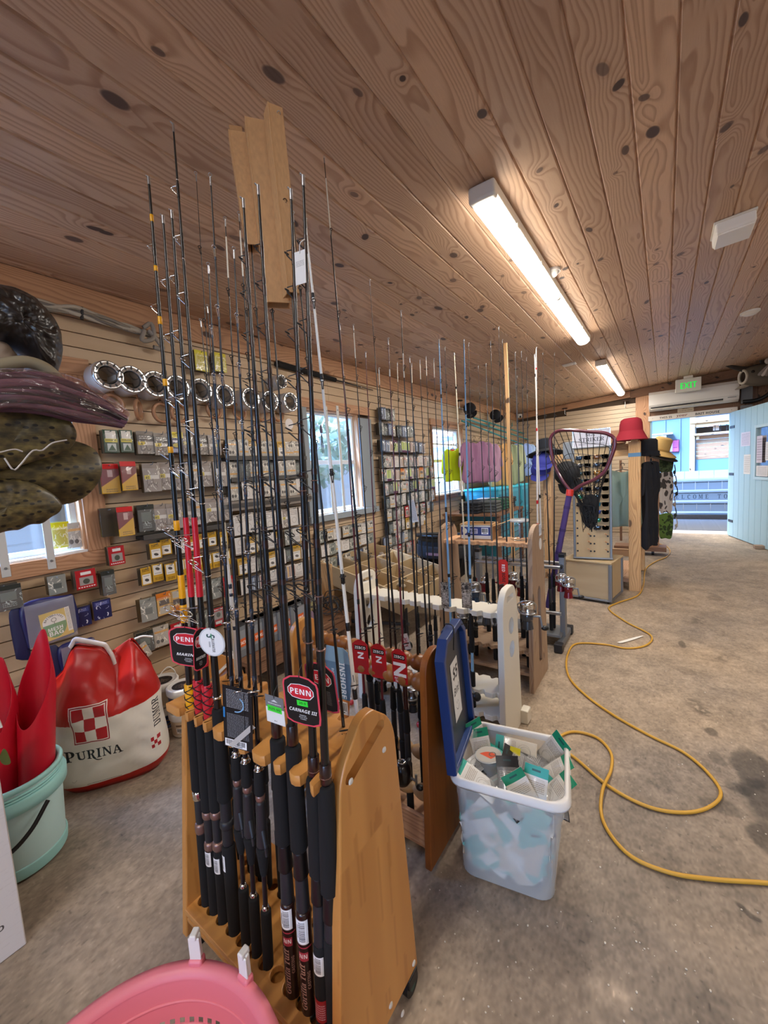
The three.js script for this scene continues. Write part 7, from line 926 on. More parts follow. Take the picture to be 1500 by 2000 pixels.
  let k = 0; for (const [u, r0, r1, cn] of [[-0.068, 6, 12, 'left-hand column'], [0.075, 3, 12, 'right-hand column']]) for (let r = r1; r >= r0; r--) { sg(`${ln[k % 10]} sunglasses in the ${cn} of the stand, ${['first', 'second', 'third', 'fourth', 'fifth', 'sixth', 'seventh', 'eighth', 'ninth', 'tenth'][r1 - r]} from the top`, u, 0.155, 0.48 + r * 0.072, lc[k % 10], '#141418'); k++; }
}
// ---------- landing net ----------
{ const z = -3.12, N = (x, y) => onZ(x, y, z), t = thing('landing_net', 'landing net with a maroon hoop and purple wrapped handle, leaning in the metal rack', 'net', N(1070, 1186)), s = (p) => p.clone().sub(t.position);
  const hp = [[1113, 958], [1098, 938], [1082, 905], [1075, 870], [1077, 852], [1090, 842], [1110, 840], [1150, 843], [1185, 847], [1199, 856], [1201, 868], [1193, 895], [1180, 922], [1160, 937], [1135, 948], [1121, 957]].map(([a, b]) => s(N(a, b)));
  mesh('hoop', tube(hp, 0.012, 120, 8), phys('#5a2030', 0.3, { clearcoat: 0.6 }), t); const C = s(N(1113, 962)); mesh('collar', bar(s(N(1114, 956)), s(N(1112, 968)), 0.026, 0.026, 14), phys('#d8362c', 0.3, { clearcoat: 0.5 }), t); mesh('handle', bar(s(N(1112, 966)), s(N(1070, 1186)), 0.02, 0.022, 14), std('#4a3674', 0.6), t); mesh('handle_tape', [0.1, 0.3, 0.5, 0.7, 0.85].map((f) => { const a = s(N(lerp(1112, 1070, f), lerp(966, 1186, f))), b = s(N(lerp(1112, 1070, f + 0.025), lerp(966, 1186, f + 0.025))); return bar(a, b, 0.0218, 0.0224, 14); }), std('#3d2c62', 0.7), t);
  const cv = new THREE.CatmullRomCurve3(hp, true), lines = [], bot = s(N(1150, 1030)).add(V(0, 0, 0.02)); for (let i = 0; i < 30; i++) { const p = cv.getPointAt(i / 30), mid = p.clone().lerp(bot, 0.5).add(V(0, 0.03, -0.1)); lines.push(tube([p, mid, bot.clone().add(V(rnd(-0.05, 0.05), rnd(-0.05, 0.05), -0.05))], 0.0024, 12, 4)); } for (let k = 1; k < 7; k++) { const q = []; for (let i = 0; i < 24; i++) { const p = cv.getPointAt(i / 24), f = k / 7.5; q.push(p.clone().lerp(bot, f).add(V(0, 0.09 * f * (1 - f), -0.4 * f * (1 - f)))); } lines.push(tube(q, 0.0022, 60, 4, true)); }
  mesh('netting', lines, M.black, t); mesh('net_bunch', inflate([[-0.04, 0.1], [0.02, 0.12], [0.06, 0.06], [0.05, -0.08], [0.0, -0.13], [-0.05, -0.06]], 0.03, { n: 60, rings: 10, bump: 50, amp: 1.4 }).translate(...s(N(1148, 1000)).add(V(0, 0, -0.08)).toArray()), std('#0f0f12', 0.95), t);
}
// ---------- clothes rack with hats ----------
const capOf = (label, p, m, turn, tilt = 0, sc = 1) => { const t = thing('cap', label, 'cap', p, turn); mesh('crown', lathe([[0.0005, 0.1], [0.04, 0.096], [0.075, 0.07], [0.09, 0.03], [0.092, 0], [0.088, 0], [0.0005, 0.02]], 20), m, t); mesh('visor', inflate([[-0.08, 0], [-0.07, 0.07], [0, 0.1], [0.07, 0.07], [0.08, 0], [0, 0.02]], 0.004, { n: 30, rings: 3 }).rotateX(Math.PI / 2 + 0.25).translate(0, -0.005, 0.06), m, t); mesh('button', ball(0.008, 0, 0.1, 0), m, t); t.rotation.x = tilt; t.scale.setScalar(sc); return t; };
const brimHat = (label, p, m, band, crown, brim, h, tilt = [0, 0]) => { const t = thing('hat', label, 'hat', p); mesh('crown', lathe([[0.0005, h], [crown * 0.7, h - 0.004], [crown * 0.88, h - 0.02], [crown, 0.02], [crown * 1.02, 0]], 28), m, t); mesh('brim', lathe([[crown, 0.006], [crown * 1.2, 0.0], [brim * 0.92, -0.03], [brim, -0.04], [brim * 0.98, -0.046], [crown * 1.15, -0.008], [crown * 0.96, 0]], 28), m, t); if (band) mesh('band', lathe([[crown * 1.01, 0.004], [crown * 1.03, 0.004], [crown * 1.015, 0.028], [crown, 0.028]], 28), band, t); t.rotation.set(tilt[0], 0, tilt[1]); return t; };
const bucketHat = (label, p, m, band) => { const t = thing('hat', label, 'hat', p); mesh('crown', lathe([[0.0005, 0.225], [0.06, 0.222], [0.085, 0.205], [0.095, 0.17], [0.1, 0.1]], 28), m, t); mesh('brim', lathe([[0.1, 0.1], [0.118, 0.06], [0.14, 0.015], [0.142, 0.01], [0.138, 0.012], [0.11, 0.07], [0.098, 0.1]], 28), m, t); mesh('brim_edge', torus(0.141, 0.0035, 0, 0.012, 0, Math.PI / 2, 0, 0, 36, 6), band, t); return t; };
{ const Q = onY(1240, 1154), t = thing('clothes_rack', 'heavy timber clothes rack with square posts and a top board', 'clothes rack', [Q.x, 0, Q.z]);
  const px = Q.x, pz = Q.z - 0.03, lx = onZ(1072, 1000, -4.75).x;
  wm('post', wood(span([px - 0.05, 0, pz - 0.045], [px + 0.05, 1.47, pz + 0.045], 0.004), 1), M.post, t); wm('post', wood(span([lx - 0.045, 0, -4.8], [lx + 0.045, 1.42, -4.7], 0.004), 1), M.post, t); wm('post', wood(span([px - 0.05, 0, pz - 0.95], [px + 0.05, 1.47, pz - 0.85], 0.004), 1), M.post, t);
  wm('tape', [slab([px - 0.0512, 1.325, pz - 0.0462], [px + 0.0512, 1.362, pz + 0.0462])], std('#5a86ad', 0.6), t);
  wm('rail', wood(span([lx, 1.34, pz - 0.07], [px - 0.05, 1.40, pz - 0.045], 0.003), 0), M.post, t); wm('rail', wood(span([px - 0.35, 0.24, pz - 0.5], [px - 0.05, 0.32, pz - 0.46], 0.003), 0), M.post, t); wm('base_board', wood(span([px - 0.3, 0.06, pz - 0.9], [px - 0.05, 0.1, pz - 0.05], 0.003), 2), M.pale, t); wm('top_board', wood(span([px - 0.03, 1.47, pz - 0.95], [px + 0.03, 1.56, pz + 0.04], 0.003), 2), M.post, t); wm('cross_bar', [bar([px, 1.3, pz], [px, 1.3, pz - 0.9], 0.014, 0.014, 10)], M.dull, t);
  const sb = thing('shelf_box', 'orange plywood box on top of the clothes rack behind the sunglasses header', 'box', [-0.53, 1.47, -4.86]); mesh('front', wood(rbox(0.36, 0.13, 0.014, 0.002, 0, 0.07, 0.14), 0), M.trim, sb); mesh('side', [wood(rbox(0.014, 0.13, 0.28, 0.002, -0.18, 0.07, 0), 2), wood(rbox(0.014, 0.13, 0.28, 0.002, 0.18, 0.07, 0), 2)], M.trim, sb); mesh('bottom', wood(rbox(0.36, 0.014, 0.28, 0.002, 0, 0.007, 0), 0), M.trim, sb);
  wm('box_bearer', wood(span([-0.72, 1.40, -4.98], [px, 1.468, -4.92], 0.003), 0), M.post, t);
  bucketHat('red bucket hat on top of the timber post', [px - 0.03, 1.475, pz + 0.0], std('#9c1f30', 0.85), std('#741624', 0.8));
  brimHat('beige crumpled hat behind the red bucket hat', [px - 0.06, 1.61, pz - 0.4], std('#b9a486', 0.9), null, 0.085, 0.115, 0.1, [0.1, 0.1]);
  brimHat('dark wide-brimmed hat hanging at the far timber post', [lx - 0.02, 1.46, -4.72], std('#20232b', 0.9), std('#14161c', 0.8), 0.095, 0.2, 0.13, [-0.15, 0.1]);
  const bc = capOf('blue cap stacked under the dark wide-brimmed hat', [lx - 0.04, 1.33, -4.66], std('#3f45a0', 0.85), 0.3, 0.3, 1.15); const bc2 = capOf('second blue cap lower under the dark wide-brimmed hat', [lx - 0.05, 1.24, -4.65], std('#353b92', 0.85), 0.0, 0.5, 1.15);
  capOf('black cap on the sunglasses stand inside the landing net hoop', onZ(1108, 925, -4.06), std('#17181c', 0.9), 0.2, 1.3, 1.25);
  brimHat('woven pale hat hanging behind the plywood box', [-0.68, 1.58, -5.1], std('#b8a27c', 0.9), null, 0.09, 0.13, 0.1, [0.2, 0]);
  const garment = (name, label, x, y1, z, w, h, c, turn, group, nm) => { const g = thing(name, label, name === 't_shirt' ? 't-shirt' : 'jacket', [x, y1, z], turn, group), m = std(c, 0.9); const bd = (a, b) => 0.014 * Math.sin(a * 46 + b * 5) + 0.008 * Math.sin(a * 95); mesh('body', inflate([[-w * 0.32, 0], [-w * 0.12, -0.02], [0, -0.035], [w * 0.12, -0.02], [w * 0.32, 0], [w * 0.5, -0.07], [w * 0.46, -h * 0.5], [w * 0.48, -h], [0, -h - 0.01], [-w * 0.48, -h], [-w * 0.46, -h * 0.5], [-w * 0.5, -0.07]], 0.028, { n: 80, rings: 8, pow: 0.5, bend: bd }), m, g); for (const s of [-1, 1]) mesh('sleeve', inflate([[s * w * 0.3, -0.005], [s * w * 0.5, -0.06], [s * w * 0.62, -0.3], [s * w * 0.52, -0.32], [s * w * 0.42, -0.12]], 0.024, { n: 30, rings: 5, pow: 0.6 }), m, g); mesh('hanger', [torus(0.018, 0.003, 0, 0.05, 0, 0, 0, -0.6, 14, 5, 4.2), bar([0, 0.03, 0], [0, 0.0, 0], 0.003), bar([0, 0.0, 0], [w * 0.34, -0.03, 0], 0.004), bar([0, 0.0, 0], [-w * 0.34, -0.03, 0], 0.004)], M.black, g); return g; };
  const jx = px + 0.12; [['#15171f', 'black', 1], ['#1b2030', 'navy', 2], ['#22242a', 'charcoal', 3], ['#171a22', 'blue-black', 4]].forEach(([c, n, k]) => garment('jacket', `${n} jacket hanging on the timber rack, ${['nearest', 'second', 'third', 'farthest'][k - 1]} in the row`, jx, 1.27, pz - 0.14 - k * 0.13, 0.42, 0.85, c, 1.25 + 0.06 * k, 'dark jackets on the timber rack'));
  const gm = garment('t_shirt', 'pale sage shirt hanging behind the timber post', px - 0.14, 1.2, pz - 0.5, 0.4, 0.62, '#a8bfae', 0.3, undefined);
  // second post nearer the door, with towels and hats
  const P2 = onY(1284, 1083), u = thing('display_post', 'dark timber post hung with towels and charms, nearer the doorway', 'post', [P2.x, 0, P2.z]); wm('post', wood(span([P2.x - 0.13, 0.1, P2.z - 0.05], [P2.x + 0.02, 1.33, P2.z + 0.02], 0.004), 1), M.trim, u); wm('base', wood(span([P2.x - 0.5, 0.06, P2.z - 0.12], [P2.x + 0.1, 0.12, P2.z + 0.12], 0.004), 0), M.darktrim, u); wm('caster', [cyl(0.035, 0.035, 0.03, P2.x - 0.05, 0.035, P2.z + 0.05, 0, 0, Math.PI / 2, 16), cyl(0.035, 0.035, 0.03, P2.x - 0.4, 0.035, P2.z - 0.05, 0, 0, Math.PI / 2, 16)], M.black, u); wm('rear_frame', [span([P2.x - 0.46, 0.12, P2.z - 0.3], [P2.x - 0.43, 1.3, P2.z - 0.27]), span([P2.x - 0.2, 0.12, P2.z - 0.3], [P2.x - 0.17, 1.3, P2.z - 0.27])], M.darktrim, u);
  const tow = (label, y0, y1, c, c2) => { const o = thing('towel', label, 'towel', [P2.x + 0.09, y0, P2.z + 0.03]), m = print(96, 192, (g, w, h) => { g.fillStyle = c; g.fillRect(0, 0, w, h); for (let i = 0; i < 40; i++) { g.fillStyle = c2; g.beginPath(); g.ellipse(rnd(0, w), rnd(0, h), rnd(3, 12), rnd(4, 16), rnd(0, 3), 0, 7); g.fill(); } }, 0.95); mesh('cloth', inflate([[-0.07, 0], [0.07, 0], [0.065, y1 - y0], [0, y1 - y0 - 0.015], [-0.065, y1 - y0]], 0.02, { n: 50, rings: 6, pow: 0.5, bend: (a, b) => 0.01 * Math.sin(a * 90) }), m, o); mesh('hook', bar([0, 0.0, 0], [0, 0.03, -0.03], 0.004), M.dull, o); };
  tow('camouflage green towel top on the display post', 1.28, 1.12, '#4d5a38', '#2f3a22'); tow('pale towel with dark lettering-like swirls on the display post', 1.1, 0.6, '#c9beb0', '#4a4440'); tow('green camouflage towel low on the display post', 0.55, 0.25, '#5f7a34', '#33421e');
  const ch = thing('charm_strings', 'strings of hanging charms and tassels on the side of the display post', 'charms', [P2.x + 0.18, 1.2, P2.z + 0.0]); for (let k = 0; k < 6; k++) mesh('tassel', [tube([[0.012 * (k % 3), -k * 0.14, 0], [0.012 * (k % 3) + 0.01, -k * 0.14 - 0.08, 0.01], [0.012 * (k % 2), -k * 0.14 - 0.15, 0]], 0.006, 10, 5), ball(0.016, 0.012 * (k % 3), -k * 0.14 - 0.1, 0.01, 1, 1.6, 0.8, 8)], std(['#2c3a3c', '#5a5048', '#20282c', '#a89a8c', '#263430', '#c8bcae'][k], 0.7), ch);
  brimHat('straw hat with a dark brim edge on the display post', [P2.x + 0.02, 1.40, P2.z + 0.06], std('#cda866', 0.85), std('#b08c4c', 0.8), 0.11, 0.21, 0.17, [0.15, -0.36]); brimHat('dark-edged straw hat stacked under the tan one', [P2.x + 0.03, 1.355, P2.z + 0.06], std('#2a241e', 0.85), null, 0.1, 0.215, 0.06, [0.15, -0.36]); brimHat('black hat beside the red bucket hat on the rack end', [px + 0.09, 1.38, pz - 0.4], std('#1a1c22', 0.9), null, 0.09, 0.12, 0.13, [0.1, -0.1]);
  // far corner: turquoise hanger rail, t-shirts and blue bins
  const z0 = -6.3, r = thing('hanger_rail', 'turquoise sloping wall rails holding clothes hangers in the far corner', 'hanger rail', onX(905, 822, WX + 0.15)); const rs = (x, y, o) => { const p = onX(x, y, WX + o); return p.sub(r.position); };
  const tq = std('#2a8f94', 0.5); for (const [a, b, o1] of [[[902, 822], [1030, 872], 0.3], [[910, 818], [1036, 860], 0.22], [[925, 816], [1034, 850], 0.14]]) mesh('rail', bar(rs(...a, o1), rs(...b, o1), 0.012, 0.012, 8), tq, r); for (const x of [915, 955, 1000]) mesh('arm', bar(rs(x, 826, 0.02), rs(x, 832, 0.34), 0.01, 0.01, 8), tq, r);
  const SH = [[926, 868, '#a87a9a', 'dusty mauve', 0.52], [938, 870, '#b488a6', 'mauve', 0.52], [952, 873, '#c09ab2', 'light mauve', 0.52], [974, 872, '#d8a868', 'tan', 0.62], [990, 874, '#8f9a78', 'olive', 0.62], [1003, 874, '#a9b08c', 'sage', 0.6], [1018, 872, '#8fa8dc', 'periwinkle blue', 0.55], [1028, 874, '#a8c4e8', 'pale blue', 0.5], [1040, 876, '#15171d', 'black', 0.55]];
  SH.forEach(([x, y, c, n, h], i) => { const p = onX(x, y - 6, WX + 0.42); garment('t_shirt', `${n} t-shirt on the turquoise rail in the far corner`, p.x, p.y, p.z, 0.42, h, c, 1.05, 't-shirts on the turquoise rail'); });
  const bins = [[978, 1000, 0], [1008, 985, 1]]; const bw = onX(985, 1000, WX + 0.5); for (let k = 0; k < 3; k++) { const b = thing('turquoise_bin', ['turquoise panelled bin under the tan t-shirt', 'turquoise panelled bin, middle of three under the t-shirts', 'turquoise panelled bin nearest the end wall'][k], 'bin', [WX + 0.32, 0, onX(975 + k * 22, 1000, WX + 0.5).z], 0, 'turquoise bins in the far corner'); mesh('front', [rbox(0.5, 1.0, 0.42, 0.012, 0, 0.5, 0)], std('#3aa2b8', 0.45), b); mesh('top_edge', rbox(0.52, 0.03, 0.44, 0.008, 0, 1.0, 0), std('#3fd0e8', 0.4), b); for (let q = 0; q < 3; q++) mesh('panel', [rbox(0.012, 0.26, 0.34, 0.004, 0.252, 0.2 + q * 0.3, 0), rbox(0.4, 0.26, 0.012, 0.004, 0, 0.2 + q * 0.3, 0.212)], std('#3590a8', 0.5), b); }
  const V1 = onX(885, 880, WX + 0.12); for (const [px2, c, n, h] of [[884, '#d4ea1a', 'lime yellow', 0.42], [893, '#e0582a', 'orange', 0.3], [904, '#d8c834', 'yellow', 0.34]]) { const p = onX(px2, 876, WX + 0.14); garment('swim_vest', `${n} bright vest hanging at the third window`, p.x, p.y, p.z, 0.3, h, c, 1.0, 'bright vests at the third window'); }
  const ck = thing('work_table', 'dark cluttered table under the third window', 'table', [WX + 0.5, 0, -5.3]); wm('top', wood(span([WX + 0.1, 0.72, -5.6], [WX + 0.85, 0.75, -4.6], 0.004), 2), M.darktrim, ck); wm('mesh_front', Array.from({ length: 9 }, (_, i) => bar([WX + 0.86, 0.08 + i * 0.075, -5.6], [WX + 0.86, 0.08 + i * 0.075, -4.6], 0.004)), M.graphite, ck); for (const [x, z] of [[WX + 0.14, -5.55], [WX + 0.82, -5.55], [WX + 0.14, -4.65], [WX + 0.82, -4.65]]) wm('leg', span([x - 0.025, 0, z - 0.025], [x + 0.025, 0.72, z + 0.025]), M.darktrim, ck);
  for (let i = 0; i < 6; i++) { const f = thing('folded_shirt', ['dark', 'grey-patterned', 'black', 'green-printed', 'white', 'charcoal'][i] + ' folded shirts piled on the table under the third window', 'shirts', [WX + 0.45 + (i % 2) * 0.18, 0.75, -4.72 - i * 0.15]); for (let k = 0; k < 4; k++) mesh('fold', rbox(0.26, 0.035, 0.2, 0.014, rnd(-0.01, 0.01), 0.018 + k * 0.036, rnd(-0.01, 0.01)), std(['#23262c', '#5a5f5c', '#17191d', '#2f6a52', '#c8c6c2', '#33363c'][i], 0.9), f); }
}
{ // things on the tall wooden rack
  const p = onZ(935, 1046, -2.4), b = thing('carton', 'brown carton with a blue printed label on the tall wooden rack', 'box', [p.x, 0.857, -2.41], 0.05), L = print(192, 64, (g, w, h) => { g.fillStyle = '#d8d4ca'; g.fillRect(0, 0, w, h); g.fillStyle = '#2c3a78'; g.fillRect(0, 8, w, 40); g.fillStyle = '#c9c4d8'; g.fillRect(50, 16, 60, 24); text(g, 'BAIT', 80, 29, 22, '#2a2f5c'); barcode(g, 134, 12, 44, 30); g.fillStyle = '#e0d8c8'; g.beginPath(); g.ellipse(24, 28, 16, 14, 0, 0, 7); g.fill(); }, 0.5);
  mesh('carton', [rbox(0.2, 0.1, 0.012, 0.002, 0, 0.05, 0.06), rbox(0.2, 0.1, 0.012, 0.002, 0, 0.05, -0.06), rbox(0.012, 0.1, 0.12, 0.002, -0.1, 0.05, 0), rbox(0.012, 0.1, 0.12, 0.002, 0.1, 0.05, 0), rbox(0.2, 0.006, 0.12, 0.002, 0, 0.004, 0)], std('#b08a5c', 0.85), b); mesh('label', card(0.19, 0.085, 0.001).translate(0, 0.05, 0.0668), L, b); mesh('flap', rbox(0.1, 0.003, 0.11, 0.001, 0.15, 0.1, 0, 0, 0, 0.35), std('#b9966a', 0.85), b);
  const q = onZ(1014, 1046, -2.4), j = thing('plastic_jar', 'empty clear plastic jar on the tall wooden rack', 'jar', [q.x, 0.857, -2.41]); mesh('jar', lathe([[0.0005, 0.002], [0.05, 0.002], [0.055, 0.01], [0.055, 0.1], [0.05, 0.112], [0.05, 0.118], [0.0515, 0.112], [0.0565, 0.1], [0.0565, 0.01], [0.05, 0], [0.0005, 0]], 28), M.glass, j); mesh('lid', lathe([[0.05, 0.112], [0.055, 0.113], [0.055, 0.127], [0.0005, 0.128]], 28), phys('#e8ecee', 0.2, { transmission: 0.6, thickness: 0 }), j);
}
// ---------- reels ----------
function reel(label, px, py, z, c, spool, turn, sc = 1) {
  const p = onZ(px, py, z), t = thing('fishing_reel', label, 'reel', p, turn, 'spinning reels on the racks'), m = phys(c, 0.25, { clearcoat: 0.5, metalness: 0.2 });
  mesh('body', [ball(0.022, 0, 0, 0, 1, 1.2, 0.9, 16), cyl(0.018, 0.022, 0.03, 0, -0.03, 0)], m, t); mesh('foot', [bar([0, 0, 0], [0.0, 0.01, -0.045], 0.007, 0.005, 8), rbox(0.014, 0.07, 0.006, 0.002, 0, 0.01, -0.046)], m, t);
  mesh('spool', lathe([[0.0005, 0], [0.024, 0], [0.026, 0.004], [0.021, 0.008], [0.021, 0.026], [0.026, 0.03], [0.024, 0.036], [0.012, 0.04], [0.0005, 0.04]], 22).translate(0, 0.022, 0.006), spool, t); mesh('rotor', [torus(0.029, 0.004, 0, 0.02, 0.006, Math.PI / 2, 0, 0, 22, 6), tube([[-0.03, 0.02, 0.006], [-0.038, 0.05, 0.012], [-0.01, 0.07, 0.03], [0.025, 0.055, 0.02], [0.03, 0.02, 0.006]], 0.0025, 22, 5)], M.steel, t);
  mesh('crank', [bar([0.02, 0, 0], [0.045, 0, 0.004], 0.004), bar([0.045, 0.002, 0.004], [0.05, -0.04, 0.01], 0.004)], M.dull, t); mesh('knob', ball(0.012, 0.06, -0.042, 0.01, 1.2, 0.8, 0.8, 12), M.black, t); t.scale.setScalar(sc); return t;
}
reel('red spinning reel sticking out past the metal rack post', 1110, 1150, -2.86, '#7c1420', M.chrome, 0.6, 1.35);
[[945, 1142, 'far end of the metal rack'], [978, 1140, 'metal rack behind the red tag'], [1001, 1136, 'middle of the metal rack'], [1016, 1150, 'metal rack, left of the slotted panel'], [1034, 1140, 'metal rack close to the slotted panel'], [1095, 1140, 'metal rack beside the purple handle']].forEach(([x, y, w]) => reel('red spinning reel on the ' + w, x, y, -2.87, '#6b1420', M.chrome, rnd(0, 2), 1.15));
reel('silver spinning reel hanging on the tall wooden rack, larger one by the slotted panel', 1030, 1204, -2.2, '#3a3c40', M.chrome, 0.5, 1.5); reel('silver spinning reel on the tall wooden rack below the white rail', 950, 1200, -2.2, '#3a3c40', M.chrome, 0.2, 1.25); reel('dark spinning reel on the tall wooden rack near its far post', 905, 1210, -2.2, '#26282c', M.steel, 0.4, 1.2); reel('blue-black spinning reel behind the white rail', 928, 1160, -2.2, '#22384c', M.steel, 0.4, 1.2);
reel('dark spinning reel low in the knobbed rack', 806, 1368, -1.22, '#2c2e32', M.steel, 0.5, 0.9); reel('small black reel in the knobbed rack behind the red tags', 747, 1330, -1.15, '#1c1d20', M.black, 0.5, 0.8);
{ const p = onZ(786, 1510, -1.02), t = thing('fishing_reel', 'black closed-face reel on the maroon rod with the large-lettered tag', 'reel', p, 0.2); mesh('body', lathe([[0.0005, -0.036], [0.022, -0.034], [0.03, -0.02], [0.031, 0.012], [0.024, 0.034], [0.012, 0.042], [0.0005, 0.042]], 24), M.gloss, t); mesh('nose_ring', torus(0.011, 0.003, 0, 0.041, 0, Math.PI / 2, 0, 0, 18, 6), M.chrome, t); mesh('crank', [bar([0.03, -0.01, 0], [0.05, -0.012, 0.004], 0.004), bar([0.05, -0.03, 0.004], [0.05, 0.01, 0.004], 0.004)], M.dull, t); mesh('knob', ball(0.011, 0.062, -0.03, 0.006, 1.2, 0.9, 0.9, 12), M.black, t); mesh('foot', rbox(0.012, 0.06, 0.02, 0.003, 0.012, 0, -0.032), M.graphite, t); }
{ const p = onZ(931, 1361, -1.7), t = thing('reel_knob', 'black round crank knob beside the white rack panel', 'knob', p); mesh('knob', ball(0.021, 0, 0, 0), M.black, t); mesh('arm', bar([0, 0, 0], [-0.05, 0.015, -0.05], 0.004), M.dull, t); }
for (const [x, y, l] of [[819, 1415, 'red ball float lying under the knobbed rack'], [686, 1372, 'small red ball float by the white rod foot']]) { const p = onY(x, y, 0.02), t = thing('float', l, 'float', p); mesh('ball', ball(0.016, 0, 0, 0), phys('#b8242c', 0.3, { clearcoat: 0.5 }), t); mesh('stem', cyl(0.003, 0.003, 0.012, 0, 0.02, 0), M.white, t); }
// ---------- outside ----------
{ const g = new THREE.MeshStandardMaterial({ map: dataTex(256, 256, (x, y) => { const v = 0.8 + (vnoise(x * 0.5, y * 0.5) - 0.5) * 0.5 + (fbm(x * 0.06, y * 0.06, 3) - 0.45) * 0.4; return [118 * v, 117 * v, 116 * v].map((c) => clamp(c, 0, 255)); }), roughness: 0.95 }); g.map.repeat.set(60, 60);
  struct('ground', slab([-40, -0.25, -50], [40, -0.13, 30]), g);
  struct('gravel_yard', slab([-6, -0.13, -12.5], [8, -0.02, EZ - 0.17]), g); struct('threshold', slab([-0.22, -0.1, EZ - 0.5], [0.86, -0.006, EZ - 0.1]), std('#b9b4aa', 0.85)); }
{ // steps and shop front across the yard
  const FZ = -12.3, Fp = (x, y, d = 0) => onZ(x, y, FZ + d), st = sgroup('steps'), gw = std('#66696c', 0.9), tread = std('#7c8284', 0.85);
  const Y = [0.0, 0.235, 0.45, 0.66]; const zs = [-10.4, -10.68, -10.96, -11.24];
  const let1 = print(1024, 96, (g, w, h) => { g.fillStyle = '#63676a'; g.fillRect(0, 0, w, h); for (let i = 0; i < 12; i++) { g.fillStyle = `rgba(90,90,90,${rnd(0.1, 0.3)})`; g.fillRect(i * 86, 0, 3, h); } const s = 'WELCOME TO'; for (let i = 0; i < s.length; i++) text(g, s[i], 40 + i * 94, 52, 76, '#26292c', 'bold', 'serif'); }, 0.85);
  for (let i = 0; i < 4; i++) { const yt = [0.12, 0.33, 0.54, 0.76][i], z = zs[i], yb = i ? [0, 0.12, 0.33, 0.54][i] : -0.02; struct('tread', wood(span([-0.35, yt - 0.04, z - 0.3], [2.4, yt, z + 0.02], 0.005), 0), tread, st); if (i) { const rz = z + 0.005; for (let k = 0; k < 12; k++) { if (i === 1 && k > 6 && k < 9) continue; struct('riser_shingle', box(0.222, yt - yb - 0.045, 0.012, -0.25 + k * 0.228, (yb + yt - 0.04) / 2, rz - 0.008), i === 2 ? std('#63676a', 0.9) : gw, st); } if (i === 2) struct('lettering', card(1.12, yt - yb - 0.05, 0.001).translate(0.63, (yb + yt - 0.04) / 2, rz + 0.0), let1, st); } }
  struct('deck', wood(span([-3, 0.72, FZ - 0.2], [4, 0.76, -11.26]), 0), tread, st); for (let k = 0; k < 10; k++) struct('deck_edge', box(0.26, 0.2, 0.02, -0.3 + k * 0.27, 0.84, -11.9), std('#b0a8a6', 0.9), st);
  const h = thing('shop_front', 'pale blue boarded shop front across the yard with an orange wood serving window', 'building', [0.5, 0.76, FZ]); const blue = std('#7d919c', 0.85), og = M.post, P = (nm, a, b, m, g) => wm(nm, g === undefined ? span(a, b, 0.004) : wood(span(a, b, 0.004), g), m, h);
  const bx0 = -3, bx1 = 0.5; for (let x = bx0; x < bx1; x += 0.3) { P('siding_board', [x, 0.76, FZ - 0.05], [x + 0.29, 3.6, FZ], blue, 1); P('batten', [x + 0.275, 0.76, FZ], [x + 0.305, 3.6, FZ + 0.02], blue, 1); }
  P('post', [0.48, 0.86, FZ], [0.58, 2.3, FZ + 0.08], og, 1); P('head_beam', [0.48, 2.06, FZ], [2.4, 2.2, FZ + 0.09], og, 0); P('mid_beam', [0.58, 1.98, FZ], [2.4, 2.06, FZ + 0.06], og, 0); P('dark_window', [0.58, 2.2, FZ - 0.06], [2.4, 2.5, FZ - 0.03], std('#5a6470', 0.3)); P('window_opening', [0.58, 1.8, FZ - 0.3], [2.4, 1.98, FZ - 0.28], std('#2c2a26', 0.7)); for (const x of [0.95, 1.05, 1.16, 1.28]) P('grille_bar', [x, 1.8, FZ - 0.02], [x + 0.012, 1.98, FZ], M.graphite); P('notice', [0.92, 1.86, FZ - 0.04], [1.03, 1.98, FZ - 0.035], std('#c9c2b8', 0.6));
  P('counter', [0.55, 1.77, FZ - 0.05], [2.4, 1.82, FZ + 0.12], og, 0); for (let k = 0; k < 6; k++) P('wood_plank', [0.58, 1.2 + k * 0.095, FZ - 0.03], [2.4, 1.2 + k * 0.095 + 0.091, FZ + 0.01], M.trim, 0); P('blue_panel', [0.58, 0.86, FZ - 0.03], [2.4, 1.2, FZ + 0.005], std('#7a97a8', 0.8)); P('sill', [0.48, 0.82, FZ - 0.03], [2.4, 0.88, FZ + 0.05], blue); P('corner_bracket', [0.6, 1.68, FZ + 0.02], [0.66, 1.77, FZ + 0.08], og, 1);
  for (let x = 2.4; x < 4.4; x += 0.3) P('siding_board', [x, 0.76, FZ - 0.05], [x + 0.29, 3.6, FZ], blue, 1); P('shop_shade_eave', [-3.3, 3.55, FZ - 1.0], [4.6, 3.65, FZ + 0.75], M.grey, 0); P('side_return', [-3, 0.76, FZ - 1], [-2.9, 3.6, FZ], blue);  // the overhang is out of view, put in to shade the shop front
  const p = Fp(1317, 871, 0.03), po = thing('poster', 'pink framed notice on the blue boards across the yard', 'poster', p); mesh('frame', rbox(0.2, 0.3, 0.014, 0.003, 0, 0, 0), std('#6b2c4c', 0.5), po); mesh('sheet', card(0.17, 0.27, 0.001).translate(0, 0, 0.0078), print(64, 96, (g, w, hh) => { g.fillStyle = '#e86a9a'; g.fillRect(0, 0, w, hh); g.fillStyle = '#f6dfe6'; g.fillRect(0, 0, 18, hh); g.fillStyle = '#a8386a'; g.fillRect(24, 60, 30, 5); }, 0.5), po);
